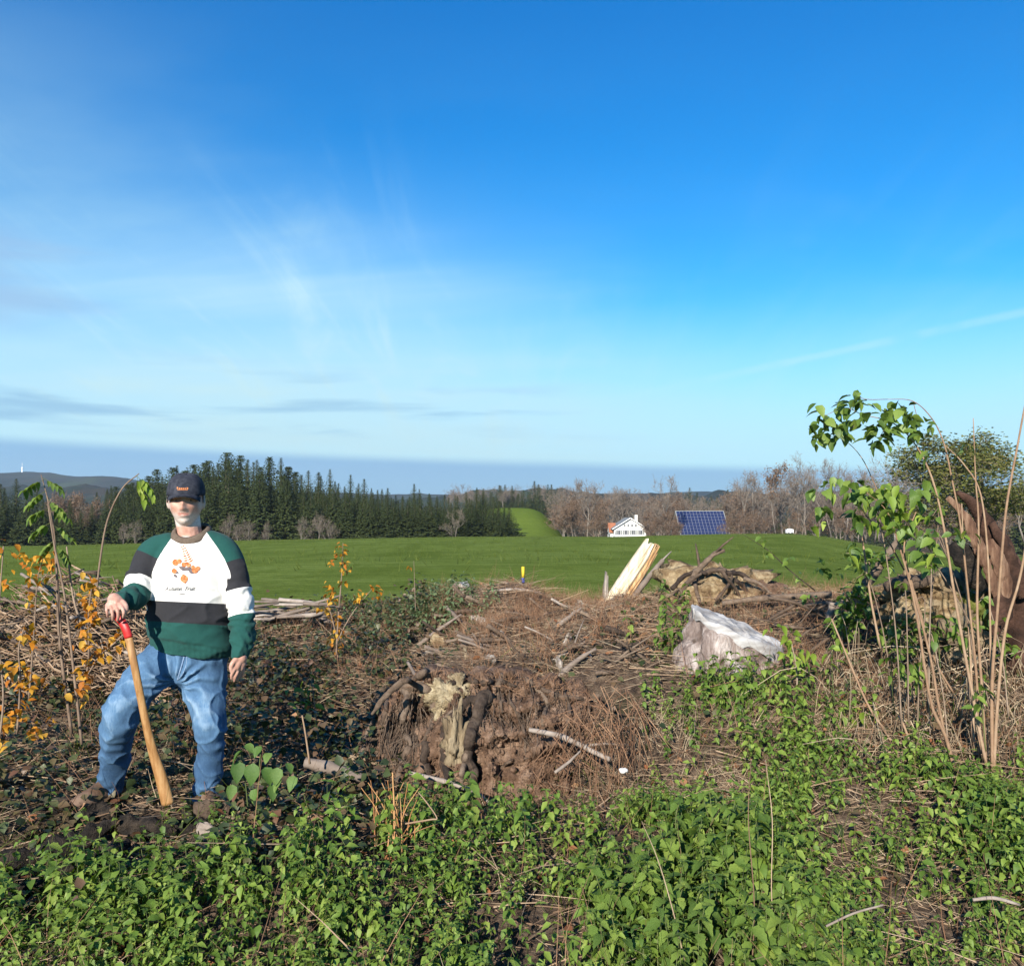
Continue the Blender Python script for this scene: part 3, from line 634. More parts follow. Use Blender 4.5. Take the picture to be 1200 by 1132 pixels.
def window(px, pz, wd, hh, shutters=True):
    x = hx + px; f = MB(); 
    for lo, hi in (((x - wd / 2 - .08, Yh - .07, pz - .08), (x - wd / 2, Yh + .02, pz + hh + .08)), ((x + wd / 2, Yh - .07, pz - .08), (x + wd / 2 + .08, Yh + .02, pz + hh + .08)), ((x - wd / 2, Yh - .07, pz - .08), (x + wd / 2, Yh + .02, pz)), ((x - wd / 2, Yh - .07, pz + hh), (x + wd / 2, Yh + .02, pz + hh + .08)), ((x - .03, Yh - .06, pz), (x + .03, Yh + .02, pz + hh))): f.add(*box(lo, hi))
    wf = f.build('window', M['white_trim'], house, smooth=False)
    MB().add(*box((x - wd / 2, Yh - .03, pz), (x + wd / 2, Yh + .03, pz + hh))).build('pane', M['window'], wf, smooth=False)
    if shutters:
        for sg in (-1, 1):
            xc = x + sg * (wd / 2 + .08 + .27); MB().add(*box((xc - .25, Yh - .06, pz - .05), (xc + .25, Yh - .01, pz + hh + .05))).build('shutter', M['shutter'], wf, smooth=False)
for px in (-1.75, -.6, .6, 1.75): window(px, ez + .35, .6, .95, False)
for px in (-3.6, -1.3, 1.0, 3.3): window(px, ez - 2.0, .95, 1.35)
for px in (-3.6, -1.3, 1.0, 3.3): window(px, ez - 4.3, .95, 1.35, False)
c = MB(); c.add(*box((hx + 2.2, Yh + 5, ez + 1.5), (hx + 3.0, Yh + 5.8, rz + .9))); c.add(*box((hx + 2.1, Yh + 4.9, rz + .9), (hx + 3.1, Yh + 5.9, rz + 1.05))); c.build('chimney', M['plaster'], house, smooth=False)
ann = thing('farm_annex', 'low annex with orange tiled roof joined to the white farmhouse', 'house', (hx - 8, Yh + 8, gz))
ax0, ax1 = hx - 5.9, hx - hw + 1.2
V, Q, T = loft([np.array([(ax0, Yh + 3, gz), (ax0, Yh + 11, gz), (ax0, Yh + 11, ez - 1), (ax0, Yh + 7, ez + 1.3), (ax0, Yh + 3, ez - 1)])[::-1], np.array([(ax1, Yh + 3, gz), (ax1, Yh + 11, gz), (ax1, Yh + 11, ez - 1), (ax1, Yh + 7, ez + 1.3), (ax1, Yh + 3, ez - 1)])[::-1]]); MB().add(V, Q, T).build('wall', M['plaster'], ann, smooth=False)
for sg in (-1, 1):
    y0 = Yh + 7 + sg * 4.7; zz = ez - 1.45
    P = [np.array([(x_, y0, zz), (x_, Yh + 7, ez + 1.38), (x_, Yh + 7, ez + 1.6), (x_, y0, zz + .22)]) for x_ in (ax0 - .4, ax1)]
    V, Q, T = loft(P); MB().add(V, Q, T).build('roof', M['roof_tile'], ann, smooth=False)
# barn carrying the solar roof
Yb = 285.0; x0 = (791 - 600) / F * Yb; x1 = (848 - 600) / F * Yb; zt = CAMZ + (HOR - 598.5) / F * Yb; ze = CAMZ + (HOR - 627) / (F) * (Yb - 9); zg = ze - 3.5
barn = thing('barn', 'long barn whose roof is covered with blue solar panels', 'barn', ((x0 + x1) / 2, Yb, zg))
pr = lambda x: np.array([(x, Yb - 8.6, zg), (x, Yb + 8.6, zg), (x, Yb + 8.6, ze), (x, Yb, zt - .3), (x, Yb - 8.6, ze)])[::-1]
V, Q, T = loft([pr(x0 + .4), pr(x1 - .4)]); MB().add(V, Q, T).build('wall', M['barn_wood'], barn, smooth=False)
for sg in (-1, 1):
    P = [np.array([(x_, Yb + sg * 9.2, ze - .35), (x_, Yb, zt - .25), (x_, Yb, zt), (x_, Yb + sg * 9.2, ze - .1)]) for x_ in (x0, x1)]
    V, Q, T = loft(P); MB().add(V, Q, T).build('roof', M['shutter'], barn, smooth=False)
sol = MB(); rail = MB(); nxp, nyp = 14, 8
A = np.array([x0 + .25, Yb - 9.0, ze + .02]); U = np.array([x1 - x0 - .5, 0, 0]); Vv = np.array([0, 8.8, (zt - ze) * 8.8 / 9.2]); Nn = np.cross(U, Vv); Nn /= np.linalg.norm(Nn)
def slab(mb, u0, u1, v0, v1, h0, h1):
    P = [A + U * u + Vv * v + Nn * h_ for h_ in (h0, h1) for u, v in ((u0, v0), (u1, v0), (u1, v1), (u0, v1))]
    mb.add(np.array(P), np.array([(0, 3, 2, 1), (4, 5, 6, 7), (0, 1, 5, 4), (1, 2, 6, 5), (2, 3, 7, 6), (3, 0, 4, 7)]))
slab(rail, 0, 1, 0, 1, .10, .16)
rail.build('panel_rails', M['alu'], barn, smooth=False)
pm_ = bpy.data.meshes
for i in range(nxp):
    for j in range(nyp): slab(sol, (i + .045) / nxp, (i + .955) / nxp, (j + .04) / nyp, (j + .96) / nyp, .165, .21)
tag(sol.build('solar_panels', M['solar'], barn, smooth=False), kind='stuff')
# little white trailer and the mast
Yt = 232.0; x = (925 - 600) / F * Yt; z = CAMZ + (HOR - 626) / F * Yt
tr = thing('trailer', 'small white trailer parked by the bare trees on the crest', 'trailer', (x, Yt, z))
MB().add(*box((x - .9, Yt - .7, z + .35), (x + .9, Yt + .7, z + 1.35))).build('body', M['white_trim'], tr, smooth=False)
V, Q, T = tube([(x, Yt, z + 1.352), (x, Yt, z + 1.5)], [.7, .45], 8); MB().add(V, Q, T).build('cover', M['plaster'], tr)
for sg in (-1, 1):
    V, Q, T = tube([(x + sg * .45, Yt - .85, z + .3), (x + sg * .45, Yt - .72, z + .3)], [.3, .3], 12); MB().add(V, Q, T).build('wheel', M['window'], tr)
Ym = 2850.0; x = (26 - 600) / F * Ym; zt = CAMZ + (HOR - 542) / F * Ym
ms = thing('radio_mast', 'thin white radio mast on the far wooded hill at left', 'mast', (x, Ym, zt - 50))
V, Q, T = tube([(x, Ym, zt - 52), (x, Ym, zt - 15)], [2.4, 1.9], 8); MB().add(V, Q, T).build('tower', M['white_trim'], ms)
V, Q, T = tube([(x, Ym, zt - 15), (x, Ym, zt)], [.9, .4], 6); MB().add(V, Q, T).build('antenna', M['white_trim'], ms)
V, Q, T = tube([(x, Ym, zt - 22), (x, Ym, zt - 18)], [3.2, 3.2], 8); MB().add(V, Q, T).build('platform', M['white_trim'], ms)

# ------------------------------------------------------------------ the man
YM = 4.2
mfoot = W(185, 938, YM)
man = thing('person', 'man in dark cap, striped green sweatshirt and jeans leaning on a long tool handle', 'person', mfoot)

def remesh(mb, voxel, smooth_it=4, factor=.5):
    me = mb.mesh('tmp', []); ob = bpy.data.objects.new('tmp', me); COL.objects.link(ob)
    md = ob.modifiers.new('r', 'REMESH'); md.mode = 'VOXEL'; md.voxel_size = voxel
    if smooth_it: ms_ = ob.modifiers.new('s', 'SMOOTH'); ms_.factor = factor; ms_.iterations = smooth_it
    bpy.context.view_layer.update(); ev = ob.evaluated_get(bpy.context.evaluated_depsgraph_get()); m2 = ev.to_mesh()
    V = np.zeros(len(m2.vertices) * 3); m2.vertices.foreach_get('co', V); V = V.reshape(-1, 3)
    Nn = np.zeros(len(m2.vertices) * 3); m2.vertices.foreach_get('normal', Nn); Nn = Nn.reshape(-1, 3)
    Q = [tuple(p.vertices) for p in m2.polygons]; T = np.array([q for q in Q if len(q) == 3]).reshape(-1, 3).astype(int); Q = np.array([q for q in Q if len(q) == 4]).reshape(-1, 4).astype(int)
    ev.to_mesh_clear(); bpy.data.objects.remove(ob); bpy.data.meshes.remove(me); return V, Nn, Q, T

def add_attr(ob, name, vals):
    a = ob.data.attributes.new(name, 'FLOAT', 'POINT'); a.data.foreach_set('value', np.asarray(vals, np.float32))

PX = lambda rows: np.array([np.append(W(r[0], r[1], r[2]), r[3]) for r in rows])      # px, py, depth, radius
def limb(mb, rows, n=20, flat=1.0, sub=5, ref=None, rc=True):
    P = smooth_path(PX(rows), sub); V, Q, T = tube(P[:, :3], P[:, 3], n, flat, ref, round_caps=rc); mb.add(V, Q, T); return P
def ell(px, py, Yc, hw, hd, tilt=0.0, n=40, front=1.0):
    c = W(px, py, Yc); a = np.linspace(0, 2 * np.pi, n, endpoint=False); s = YM / F
    x = np.cos(a) * hw * s; y = np.sin(a) * hd; y = np.where(y < 0, y * front, y)
    return np.column_stack([c[0] + x, c[1] + y, c[2] - tilt * x])

# --- limb axes, in photograph pixels plus distance
L_SLEEVE = [(196, 640, 4.25, .075), (183, 646, 4.24, .083), (172, 662, 4.21, .079), (163, 682, 4.16, .073), (160, 697, 4.10, .067), (152, 702, 4.03, .058), (144, 702, 3.985, .047), (139, 702, 3.955, .041)]
R_SLEEVE = [(250, 638, 4.25, .078), (263, 646, 4.25, .084), (273, 666, 4.24, .079), (281, 695, 4.215, .072), (285, 720, 4.19, .068), (287, 742, 4.165, .063), (286, 755, 4.15, .057), (284, 766, 4.14, .047)]
L_LEG = [(206, 765, 4.27, .120), (188, 780, 4.21, .120), (166, 802, 4.12, .106), (147, 826, 4.055, .095), (141, 842, 4.05, .091), (138, 862, 4.10, .081), (135, 885, 4.17, .074), (131, 908, 4.235, .072), (128, 925, 4.265, .073)]
R_LEG = [(236, 765, 4.27, .122), (238, 785, 4.255, .124), (239, 806, 4.235, .116), (243, 828, 4.20, .098), (246, 850, 4.18, .085), (247, 868, 4.195, .075), (246, 890, 4.22, .073), (243, 912, 4.24, .074), (242, 935, 4.255, .078)]

L_SLEEVE = [(x, y, d, r * (.93 if i < 6 else 1)) for i, (x, y, d, r) in enumerate(L_SLEEVE)]; R_SLEEVE = [(x - 2, y, d, r * (.92 if i < 6 else 1)) for i, (x, y, d, r) in enumerate(R_SLEEVE)]
# --- body: one continuous mesh (mostly under the clothes)
M['skin'] = mat('skin', [(.38, .19, .135), (.48, .265, .20), (.55, .325, .25)], 30, .5, .0008, 300, spec=.45)
_k = NT(M['skin'].node_tree); _p = next(n_ for n_ in M['skin'].node_tree.nodes if n_.type == 'BSDF_PRINCIPLED'); _c = _p.inputs['Base Color'].links[0].from_socket
_o = _k.n('ShaderNodeTexCoord').outputs['Object']; _nz = _k.noise(_o, 260, 4, .7); _st = _k.ramp(_nz, [(.35, (.42, .31, .26)), (.65, (.72, .68, .64))])
_f = _k.m('MULTIPLY', _k.n('ShaderNodeAttribute', attribute_name='stubble').outputs['Fac'], _k.m('ADD', .55, _k.m('MULTIPLY', _nz, .6)), clamp=True)
_c2 = _k.mix(_f, _c, _st); _c3 = _k.mix(_k.m('MULTIPLY', _k.n('ShaderNodeAttribute', attribute_name='lips').outputs['Fac'], .75), _c2, (.36, .135, .115, 1)); _k.L(_c3, _p.inputs['Base Color'])
body = MB()
V, Q, T = loft([ell(222, 800, 4.25, 22, .06), ell(222, 770, 4.25, 30, .08), ell(222, 720, 4.25, 30, .09), ell(222, 680, 4.24, 32, .09), ell(222, 655, 4.24, 36, .085), ell(224, 640, 4.25, 32, .075), ell(224, 632, 4.25, 15, .06)]); body.add(V, Q, T)
limb(body, [(225, 640, 4.26, .062), (222, 622, 4.245, .058), (219, 604, 4.235, .060)], 16)
limb(body, [(x, y, d, r * .5) for x, y, d, r in L_SLEEVE] + [(134, 702, 3.925, .030)], 14)
limb(body, [(x, y, d, r * .5) for x, y, d, r in R_SLEEVE] + [(282, 771, 4.125, .031)], 14)
limb(body, [(x, y, d, r * .5) for x, y, d, r in L_LEG], 14); limb(body, [(x, y, d, r * .5) for x, y, d, r in R_LEG], 14)
# hand resting on the handle: back of the hand towards the camera, fingers over the knob
def palm(pts, n=14):
    for a in pts: limb(body, a, n, sub=3)
palm([[(135, 702, 3.93, .028), (131.5, 705, 3.908, .022), (130, 708.5, 3.898, .014)],
      [(138, 703, 3.93, .025), (136.5, 706, 3.908, .022), (135.5, 709.5, 3.896, .014)]])
FING = [  # index .. little finger: root inside the palm, knuckle, middle joint, tip
    [(138.5, 707, 3.905, .0095), (141.2, 712, 3.876, .0092), (142.2, 718, 3.874, .0082), (140.8, 723, 3.892, .0068)],
    [(134.5, 708, 3.900, .0095), (136.6, 714, 3.870, .0094), (137.6, 720.5, 3.868, .0084), (136.8, 726, 3.886, .0070)],
    [(130.5, 708.5, 3.900, .0092), (131.8, 714.5, 3.871, .0090), (133.0, 720.5, 3.870, .0080), (133.2, 725.5, 3.890, .0066)],
    [(127.2, 708, 3.903, .0085), (127.4, 713.5, 3.880, .0080), (128.4, 718.5, 3.880, .0070), (129.2, 722, 3.896, .0058)]]
FING = [[(135 + (x_ - 135) * (1.22 + .10 * q_), y_ + .3 * q_, d_, r_ * .94) for q_, (x_, y_, d_, r_) in enumerate(f_)] for f_ in FING]
for f_ in FING: limb(body, f_, 10, sub=3)
limb(body, [(141, 703, 3.93, .013), (146.5, 708, 3.90, .0112), (148.2, 714, 3.89, .0098), (146.5, 719.5, 3.895, .0078)], 10, sub=3)
# hanging hand
palm([[(281, 769, 4.13, .027), (279, 775, 4.115, .025), (277, 781, 4.11, .021)], [(283, 769, 4.135, .025), (283, 776, 4.13, .024), (282, 782, 4.13, .019)]])
for f_ in ([(276.4, 780, 4.103, .0098), (273.6, 786, 4.092, .0088), (271.4, 791, 4.097, .0078), (271.2, 795, 4.107, .0066)],
           [(279.6, 781, 4.118, .0098), (277.8, 788, 4.108, .0090), (275.6, 793.5, 4.112, .0080), (274.6, 798, 4.122, .0068)],
           [(282.6, 781, 4.136, .0095), (281.9, 787.5, 4.132, .0086), (279.8, 792.5, 4.135, .0077), (278.2, 796.5, 4.146, .0066)],
           [(285, 780, 4.154, .0086), (285.4, 785.5, 4.153, .0077), (284, 790, 4.156, .0068), (282.2, 793.5, 4.163, .0058)],
           [(277, 772, 4.10, .0140), (272.5, 777, 4.085, .0122), (270.8, 782, 4.085, .0104), (271.2, 786, 4.09, .0088)]): limb(body, f_, 10, sub=3)
# head
HC = W(218, 588, 4.215); YAW = R(13); PIT = R(1)
HRot = np.array(Matrix.Rotation(YAW, 3, 'Z') @ Matrix.Rotation(PIT, 3, 'X'))
def head_pt(D):
    """surface of the head for unit directions D (x right, -y forward, z up), head coordinates"""
    x, y, z = D.T; fr = np.clip(-y, 0, 1)
    r = 1 / np.sqrt((x / .082) ** 2 + (y / .102) ** 2 + (z / .125) ** 2); P = D * r[:, None]
    jaw = sstep(P[:, 2], .01, -.11); P[:, 0] *= 1 - .20 * jaw; P[:, 1] = np.where(P[:, 1] > 0, P[:, 1] * (1 - .45 * jaw), P[:, 1])
    g = lambda cx, cz, sx, sz: np.exp(-((P[:, 0] - cx) / sx) ** 2 - ((P[:, 2] - cz) / sz) ** 2) * sstep(fr, .15, .5)
    d = .010 * g(0, .033, .050, .013) - .012 * (g(.033, .008, .018, .013) + g(-.033, .008, .018, .013))
    d += .010 * g(0, .005, .010, .018) + .021 * g(0, -.018, .012, .020) + .012 * g(0, -.034, .015, .010) + .006 * (g(.013, -.035, .009, .009) + g(-.013, -.035, .009, .009))
    d += .006 * (g(.045, -.025, .022, .022) + g(-.045, -.025, .022, .022)) + .007 * g(0, -.062, .030, .010) - .007 * g(0, -.060, .024, .0032) + .005 * g(0, -.070, .018, .006)
    d += .011 * g(0, -.100, .026, .018) - .004 * g(0, -.082, .022, .007)
    P[:, 1] -= d; return P
def head_world(P): return P @ HRot.T + HC
V, Q, T = sphere(64, 48); body.add(head_world(head_pt(V)), Q, T)
for sg in (-1, 1):
    V, Q, T = sphere(12, 8); body.add(head_world(V * np.array([.011, .022, .034]) @ np.array(Matrix.Rotation(sg * .35, 3, 'Z')).T + np.array([sg * .079, .012, -.004])), Q, T)
V, Nn, Q, T = remesh(body, .0042, 2, .3)
bo = MB().add(V, Q, T, rnd=0).build('body', M['skin'], man)
HL = (V - HC) @ HRot; hx_, hy_, hz_ = HL.T; onh = (np.linalg.norm(HL, axis=1) < .17) & (hy_ < .06)
stub = onh * sstep(hz_, -.040 - .018 * sstep(np.abs(hx_), .040, .010), -.072 - .006 * sstep(np.abs(hx_), .04, .01)) * sstep(hz_, -.130, -.112); stub = np.maximum(stub, onh * .8 * sstep(np.abs(hx_), .056, .070) * sstep(hz_, .02, -.02) * sstep(hy_, .03, .0) * sstep(hz_, -.13, -.10))
stub = np.maximum(stub, onh * .55 * sstep(np.abs(hx_), .034, .02) * np.exp(-((hz_ + .047) / .006) ** 2)); lipv = onh * (hy_ < -.06) * sstep(np.abs(hx_), .027, .020) * np.exp(-((hz_ + .0600) / .0062) ** 2)
add_attr(bo, 'stubble', np.clip(stub * (1 - lipv), 0, 1)); add_attr(bo, 'lips', np.clip(lipv, 0, 1))
# eyes, brows, beard stubble, hair
M['eye_white'] = mat('eye_white', [(.62, .60, .58), (.68, .66, .64)], 5, .25, spec=.5)
M['iris'] = mat('iris', [(.035, .05, .06), (.06, .08, .09)], 5, .2, spec=.6)
M['stubble'] = mat('white_stubble', [(.40, .25, .20), (.50, .38, .33), (.60, .53, .48)], 160, .8, .002, 400)
M['hair'] = mat('grey_hair', [(.16, .15, .14), (.28, .27, .25), (.40, .385, .365)], 120, .7, .003, 260, stretch=(1, 1, .25))
for sg in (-1, 1):
    V, Q, T = sphere(14, 10); ec = np.array([sg * .032, -.0715, .006]); eo = MB().add(head_world(V * .0118 + ec), Q, T).build('eye', M['eye_white'], man)
    V, Q, T = sphere(12, 8); MB().add(head_world(V * np.array([.0055, .003, .0055]) + ec + np.array([0, -.0112, 0])), Q, T).build('iris', M['iris'], eo)
    P = smooth_path([(sg * .016, -.101, .021), (sg * .032, -.098, .024), (sg * .048, -.085, .019)], 4); V, Q, T = tube(head_world(P), [.002] + [.0042] * (len(P) - 2) + [.002], 6, rough=.4); MB().add(V, Q, T).build('eyebrow', M['hair'], man)
def shell(name, m_, mask, off, nzs=0, seed=1, par=None):
    V, Q, T = sphere(90, 70); P = head_pt(V); sel = mask(P)
    D = V / np.linalg.norm(V, axis=1)[:, None]; P2 = P + D * (off + (fbm(P, 120, 3, seed) * nzs if nzs else 0))[:, None] if not np.isscalar(off) or nzs else P + D * off
    keep = sel[Q].all(1); used = np.unique(Q[keep]); mp_ = -np.ones(len(V), int); mp_[used] = np.arange(len(used))
    return MB().add(head_world(P2[used]), mp_[Q[keep]], rnd=.5).build(name, m_, par or man)
ones = lambda P: np.full(len(P), 1.0)
V0 = sphere(90, 70)[0]
shell('hair', M['hair'], lambda P: (P[:, 2] > -.055 + .05 * sstep(P[:, 1], .05, 0)) & (P[:, 2] < .075) & (P[:, 1] > -.028 + .02 * sstep(P[:, 2], .0, -.04)) , np.full(len(V0), .006), .0035, 5)
# cap: crown, bill, button, eyelets' row of stitches and a small orange badge
M['cap'] = mat('cap_cloth', [(.016, .018, .026), (.030, .033, .045), (.048, .050, .062)], 40, .9, .0006, 500, spec=.2)
M['cap_badge'] = mat('cap_badge', [(.42, .14, .05), (.55, .22, .09)], 40, .8)
crown = MB(); rings = []; nseg = 48
for f_ in np.linspace(0, 1, 15):
    a = np.linspace(0, 2 * np.pi, nseg, endpoint=False); hgt = np.sin(f_ * np.pi / 2); rad = np.cos(f_ * np.pi / 2) ** .62 if f_ < 1 else .02
    seam = 1 - .018 * np.exp(-((((a - .52) / (np.pi / 3)) % 1 - .5) / .06) ** 2) * (f_ > .08)
    fx = 1.0 - .05 * f_
    rings.append(np.column_stack([np.cos(a) * .0905 * max(rad, .02) * fx * seam, np.sin(a) * .113 * max(rad, .02) * seam + .004, .034 + .108 * hgt + .010 * np.sin(a) * (1 - f_) - .006 * (np.sin(a) < -.5) * f_]))
V, Q, T = loft(rings); V = V + Nn[:1] * 0; V[:, :] += (fbm(V, 30, 2, 8) * .0016)[:, None]
cap = MB().add(head_world(V), Q, T).build('cap', M['cap'], man)
u = np.linspace(-1, 1, 25); v = np.linspace(0, 1, 9); UU, VV = np.meshgrid(u, v)
a = -np.pi / 2 + UU * 1.02
bx_ = np.cos(a) * .0895 * (1 - .02 * VV); by = np.sin(a) * .112 - VV * .052 * np.cos(UU * 1.45) ** .8 + .004
bz = .035 - .010 * UU ** 2 * 1.4 - .010 * VV - .012 * (UU ** 2) * VV
top = np.stack([bx_, by, bz + .0035], -1); bot = np.stack([bx_, by, bz - .0005], -1)
mb = MB(); n_, m2_ = UU.shape; i, j = np.meshgrid(np.arange(n_ - 1), np.arange(m2_ - 1), indexing='ij'); q0 = np.stack([i * m2_ + j, i * m2_ + j + 1, (i + 1) * m2_ + j + 1, (i + 1) * m2_ + j], -1).reshape(-1, 4)
VT = np.vstack([top.reshape(-1, 3), bot.reshape(-1, 3)]); nb = n_ * m2_
rim = [r_ * m2_ + c_ for r_, c_ in [(n_ - 1, c) for c in range(m2_)]]; rimq = [(rim[q], rim[q + 1], rim[q + 1] + nb, rim[q] + nb) for q in range(len(rim) - 1)]
mb.add(head_world(VT), np.vstack([q0[:, ::-1], q0 + nb, rimq])); mb.build('bill', M['cap'], cap)
V, Q, T = sphere(10, 6); MB().add(head_world(V * np.array([.008, .008, .005]) + np.array([0, .004, .140])), Q, T).build('button', M['cap'], cap)
bd_ = MB()
def cap_front(x, z):        # point on the crown's front, a hair outside
    f_ = np.arcsin(np.clip((z - .034 + .010) / .108, 0, 1)) / (np.pi / 2); rad = np.cos(f_ * np.pi / 2) ** .62
    return (x, -math.sqrt(max(1 - (x / (.0905 * rad)) ** 2, .05)) * .113 * rad + .004 - .0012, z)
for x0_, x1_, zz, hh in [(-.028, -.022, .062, .010), (-.019, -.012, .060, .008), (-.010, -.003, .060, .008), (-.001, .006, .060, .008), (.008, .014, .060, .008), (.017, .024, .060, .010), (-.026, .022, .056, .002)]:
    xx_ = np.linspace(x0_, x1_, 4); lo = [cap_front(x_, zz) for x_ in xx_]; hi = [cap_front(x_, zz + hh) for x_ in xx_]
    bd_.add(head_world(np.array(lo + hi)), [(q, q + 1, q + 5, q + 4) for q in range(3)])
bd_.build('badge', M['cap_badge'], cap)

# --- sweatshirt
sh = MB()
TOR = [(224, 765, 4.255, 50, .150, .15), (224.5, 757, 4.255, 52.5, .165, .15), (224, 742, 4.255, 52.5, .176, .13), (223, 722, 4.255, 51.5, .178, .10), (222.5, 702, 4.255, 50.5, .170, .08), (222.5, 682, 4.255, 50, .158, .05), (223, 664, 4.255, 49, .146, .02), (223, 650, 4.255, 46, .132, 0), (223.5, 640, 4.26, 39, .113, 0), (224.5, 631, 4.265, 27, .090, 0), (225, 628, 4.267, 21, .080, 0)]
TOR = [(a_[0], a_[1], a_[2], a_[3] * .965, *a_[4:]) for a_ in TOR]; TT = smooth_path(np.array(TOR), 4); V, Q, T = loft([ell(*r_[:5], tilt=r_[5]) for r_ in TT]); sh.add(V, Q[:, ::-1], T[:, ::-1])
PL = limb(sh, L_SLEEVE, 24, sub=5, rc=True); PR = limb(sh, R_SLEEVE, 24, sub=5, rc=True)
V, Nn, Q, T = remesh(sh, .0075, 5, .5)
def axis_param(V, P, thr):
    """length along the sleeve axis, mapped so that the stripe borders thr fall on 1, 2, 3; and distance to the axis"""
    A = P[:-1, :3]; B = P[1:, :3]; d = B - A; L = np.linalg.norm(d, axis=1); cum = np.concatenate([[0], np.cumsum(L)])
    t = np.clip(np.einsum('vsk,sk->vs', V[:, None] - A[None], d) / (L ** 2)[None], 0, 1); C = A[None] + d[None] * t[..., None]
    D = np.linalg.norm(V[:, None] - C, axis=2); b = D.argmin(1); s = cum[b] + t[np.arange(len(V)), b] * L[b]
    bs = []
    for px, py, yd in thr:
        q = W(px, py, yd); tt = np.clip(((q - A) * d).sum(1) / L ** 2, 0, 1); CC = A + d * tt[:, None]; bb = np.linalg.norm(q - CC, axis=1).argmin(); bs.append(cum[bb] + tt[bb] * L[bb])
    return np.interp(s, [0] + bs + [cum[-1]], [0, 1, 2, 3, 4]), D.min(1), s / cum[-1]
tl, dl_, sl = axis_param(V, PL, [(174, 652, 4.22), (160, 681, 4.16), (160, 695, 4.11)])
tr_, dr_, sr = axis_param(V, PR, [(272, 660, 4.24), (281, 692, 4.22), (285, 721, 4.19)])
s_ = YM / F; vx = V[:, 0] / V[:, 1] * F + 600; vy = HOR - (V[:, 2] - CAMZ) / V[:, 1] * F
fr = np.interp(vy, [615, 622, 632, 642, 655, 670, 690, 700, 770], [12, 17, 24, 31, 39, 45.5, 48.5, 52, 53.5])
rag = np.abs(vx - 224) - fr
low = vy > 672; isL = vx < 224
dl2 = np.where(isL, dl_ - np.interp(sl, [0, 1], [.085, .06]), dr_ - np.interp(sr, [0, 1], [.085, .06]))
rL = np.interp(sl, np.linspace(0, 1, len(L_SLEEVE)), [q_[3] for q_ in L_SLEEVE]); rR = np.interp(sr, np.linspace(0, 1, len(R_SLEEVE)), [q_[3] for q_ in R_SLEEVE])
gate = np.where(isL, np.minimum((rL * 1.05 + .006 - dl_) / .004, np.minimum((vy - 676) * .8, (sl - .25) * 60)), np.minimum((rR * 1.04 + .004 - dr_) / .004, np.minimum((vy - 678) * .5, np.minimum((sr - .25) * 60, (vx - 265.5) * .6)))); rag = np.maximum(rag, gate)
arm = np.where(isL, tl, tr_)
# folds: wrinkles running across the sleeves, drape and gathers on the trunk
isarm = rag > 0
sA = np.where(isL, sl, sr); lenA = np.where(isL, .42, .56)
nA = fbm(V, 9, 3, 21); fold = np.sin(sA * lenA * 120 + 4.5 * nA) * sstep(sA, .30, .55) * (.35 + .65 * (fbm(V, 6, 2, 31) > -.1))
rA = (1 - np.abs(fbm(V * [7, 7, 9] + V[:, [2, 0, 1]] * 4, 1, 2, 33))) ** 6
disp = np.where(isarm, .0062 * fold + .004 * nA + .009 * (rA - .25) * sstep(sA, .2, .4), 0)
q = np.column_stack([V[:, 0] * 1.0 + V[:, 2] * .45, V[:, 1], V[:, 2] - .45 * V[:, 0]])
n1_ = fbm(q * [7, 7, 3.0], 1, 3, 41); n2_ = fbm(q * [5, 5, 16], 1, 3, 43)
rdg = 1 - np.abs(fbm(np.column_stack([q[:, 0] * 4 + V[:, 2] * 5, q[:, 1] * 4, q[:, 2] * 9]), 1, 2, 47))
disp = np.where(isarm, disp, .0055 * n1_ + .0045 * n2_ * sstep(vy, 690, 745) + .010 * (rdg ** 5 - .3) * sstep(vy, 650, 710))
hemg = sstep(vy - (755 + (vx - 178) * .15), -9, -5); disp = disp - .010 * np.where(~isarm, hemg, 0) + .0008 * np.sin(vx * .95) * np.where(~isarm, hemg, 0)
cuffg = sstep(sA, .90, .935); disp = disp - .006 * np.where(isarm, cuffg, 0)
V = V + Nn * disp[:, None]
ob = MB().add(V, Q, T, rnd=0).build('sweatshirt', None, man); SHIRT = ob
add_attr(ob, 'rag', rag); add_attr(ob, 'arm', arm); bandT = 703.5 + (vx - 172) * .045; bandB = 727.5 + (vx - 172) * .06
add_attr(ob, 'tz', np.where(vy < bandT, (vy - bandT) / 100, np.where(vy < (bandT + bandB) / 2, (vy - bandT) / 100, 1 + (vy - bandB) / 100)))
m_, k = new_mat('sweatshirt_cloth'); A_ = lambda nm: k.n('ShaderNodeAttribute', attribute_name=nm).outputs['Fac']
tcn = k.n('ShaderNodeTexCoord').outputs['Object']; fl = k.noise(tcn, 90, 4, .6); fl2 = k.noise(tcn, 7, 4, .6)
def cloth(a, b): return k.mix(k.m('ADD', k.m('MULTIPLY', fl, .5), k.m('MULTIPLY', fl2, .5)), c4(a), c4(b))
green = cloth((.010, .048, .042), (.019, .085, .073)); black = cloth((.016, .016, .019), (.036, .036, .040)); white = cloth((.60, .585, .545), (.68, .665, .63))
arm_ = A_('arm'); gt = lambda x_, t: k.m('GREATER_THAN', x_, t)
sl_ = k.mix(gt(arm_, 1.0), green, black); sl_ = k.mix(gt(arm_, 2.0), sl_, white); sl_ = k.mix(gt(arm_, 3.0), sl_, green)
tz = A_('tz'); to = k.mix(gt(tz, 0.0), white, black); to = k.mix(gt(tz, 1.0), to, green)
col = k.mix(gt(A_('rag'), 0.0), to, sl_)
p = k.n('ShaderNodeBsdfPrincipled'); k.L(col, p.inputs['Base Color']); p.inputs['Roughness'].default_value = .95; p.inputs['Specular IOR Level'].default_value = .15
p.inputs['Sheen Weight'].default_value = .05
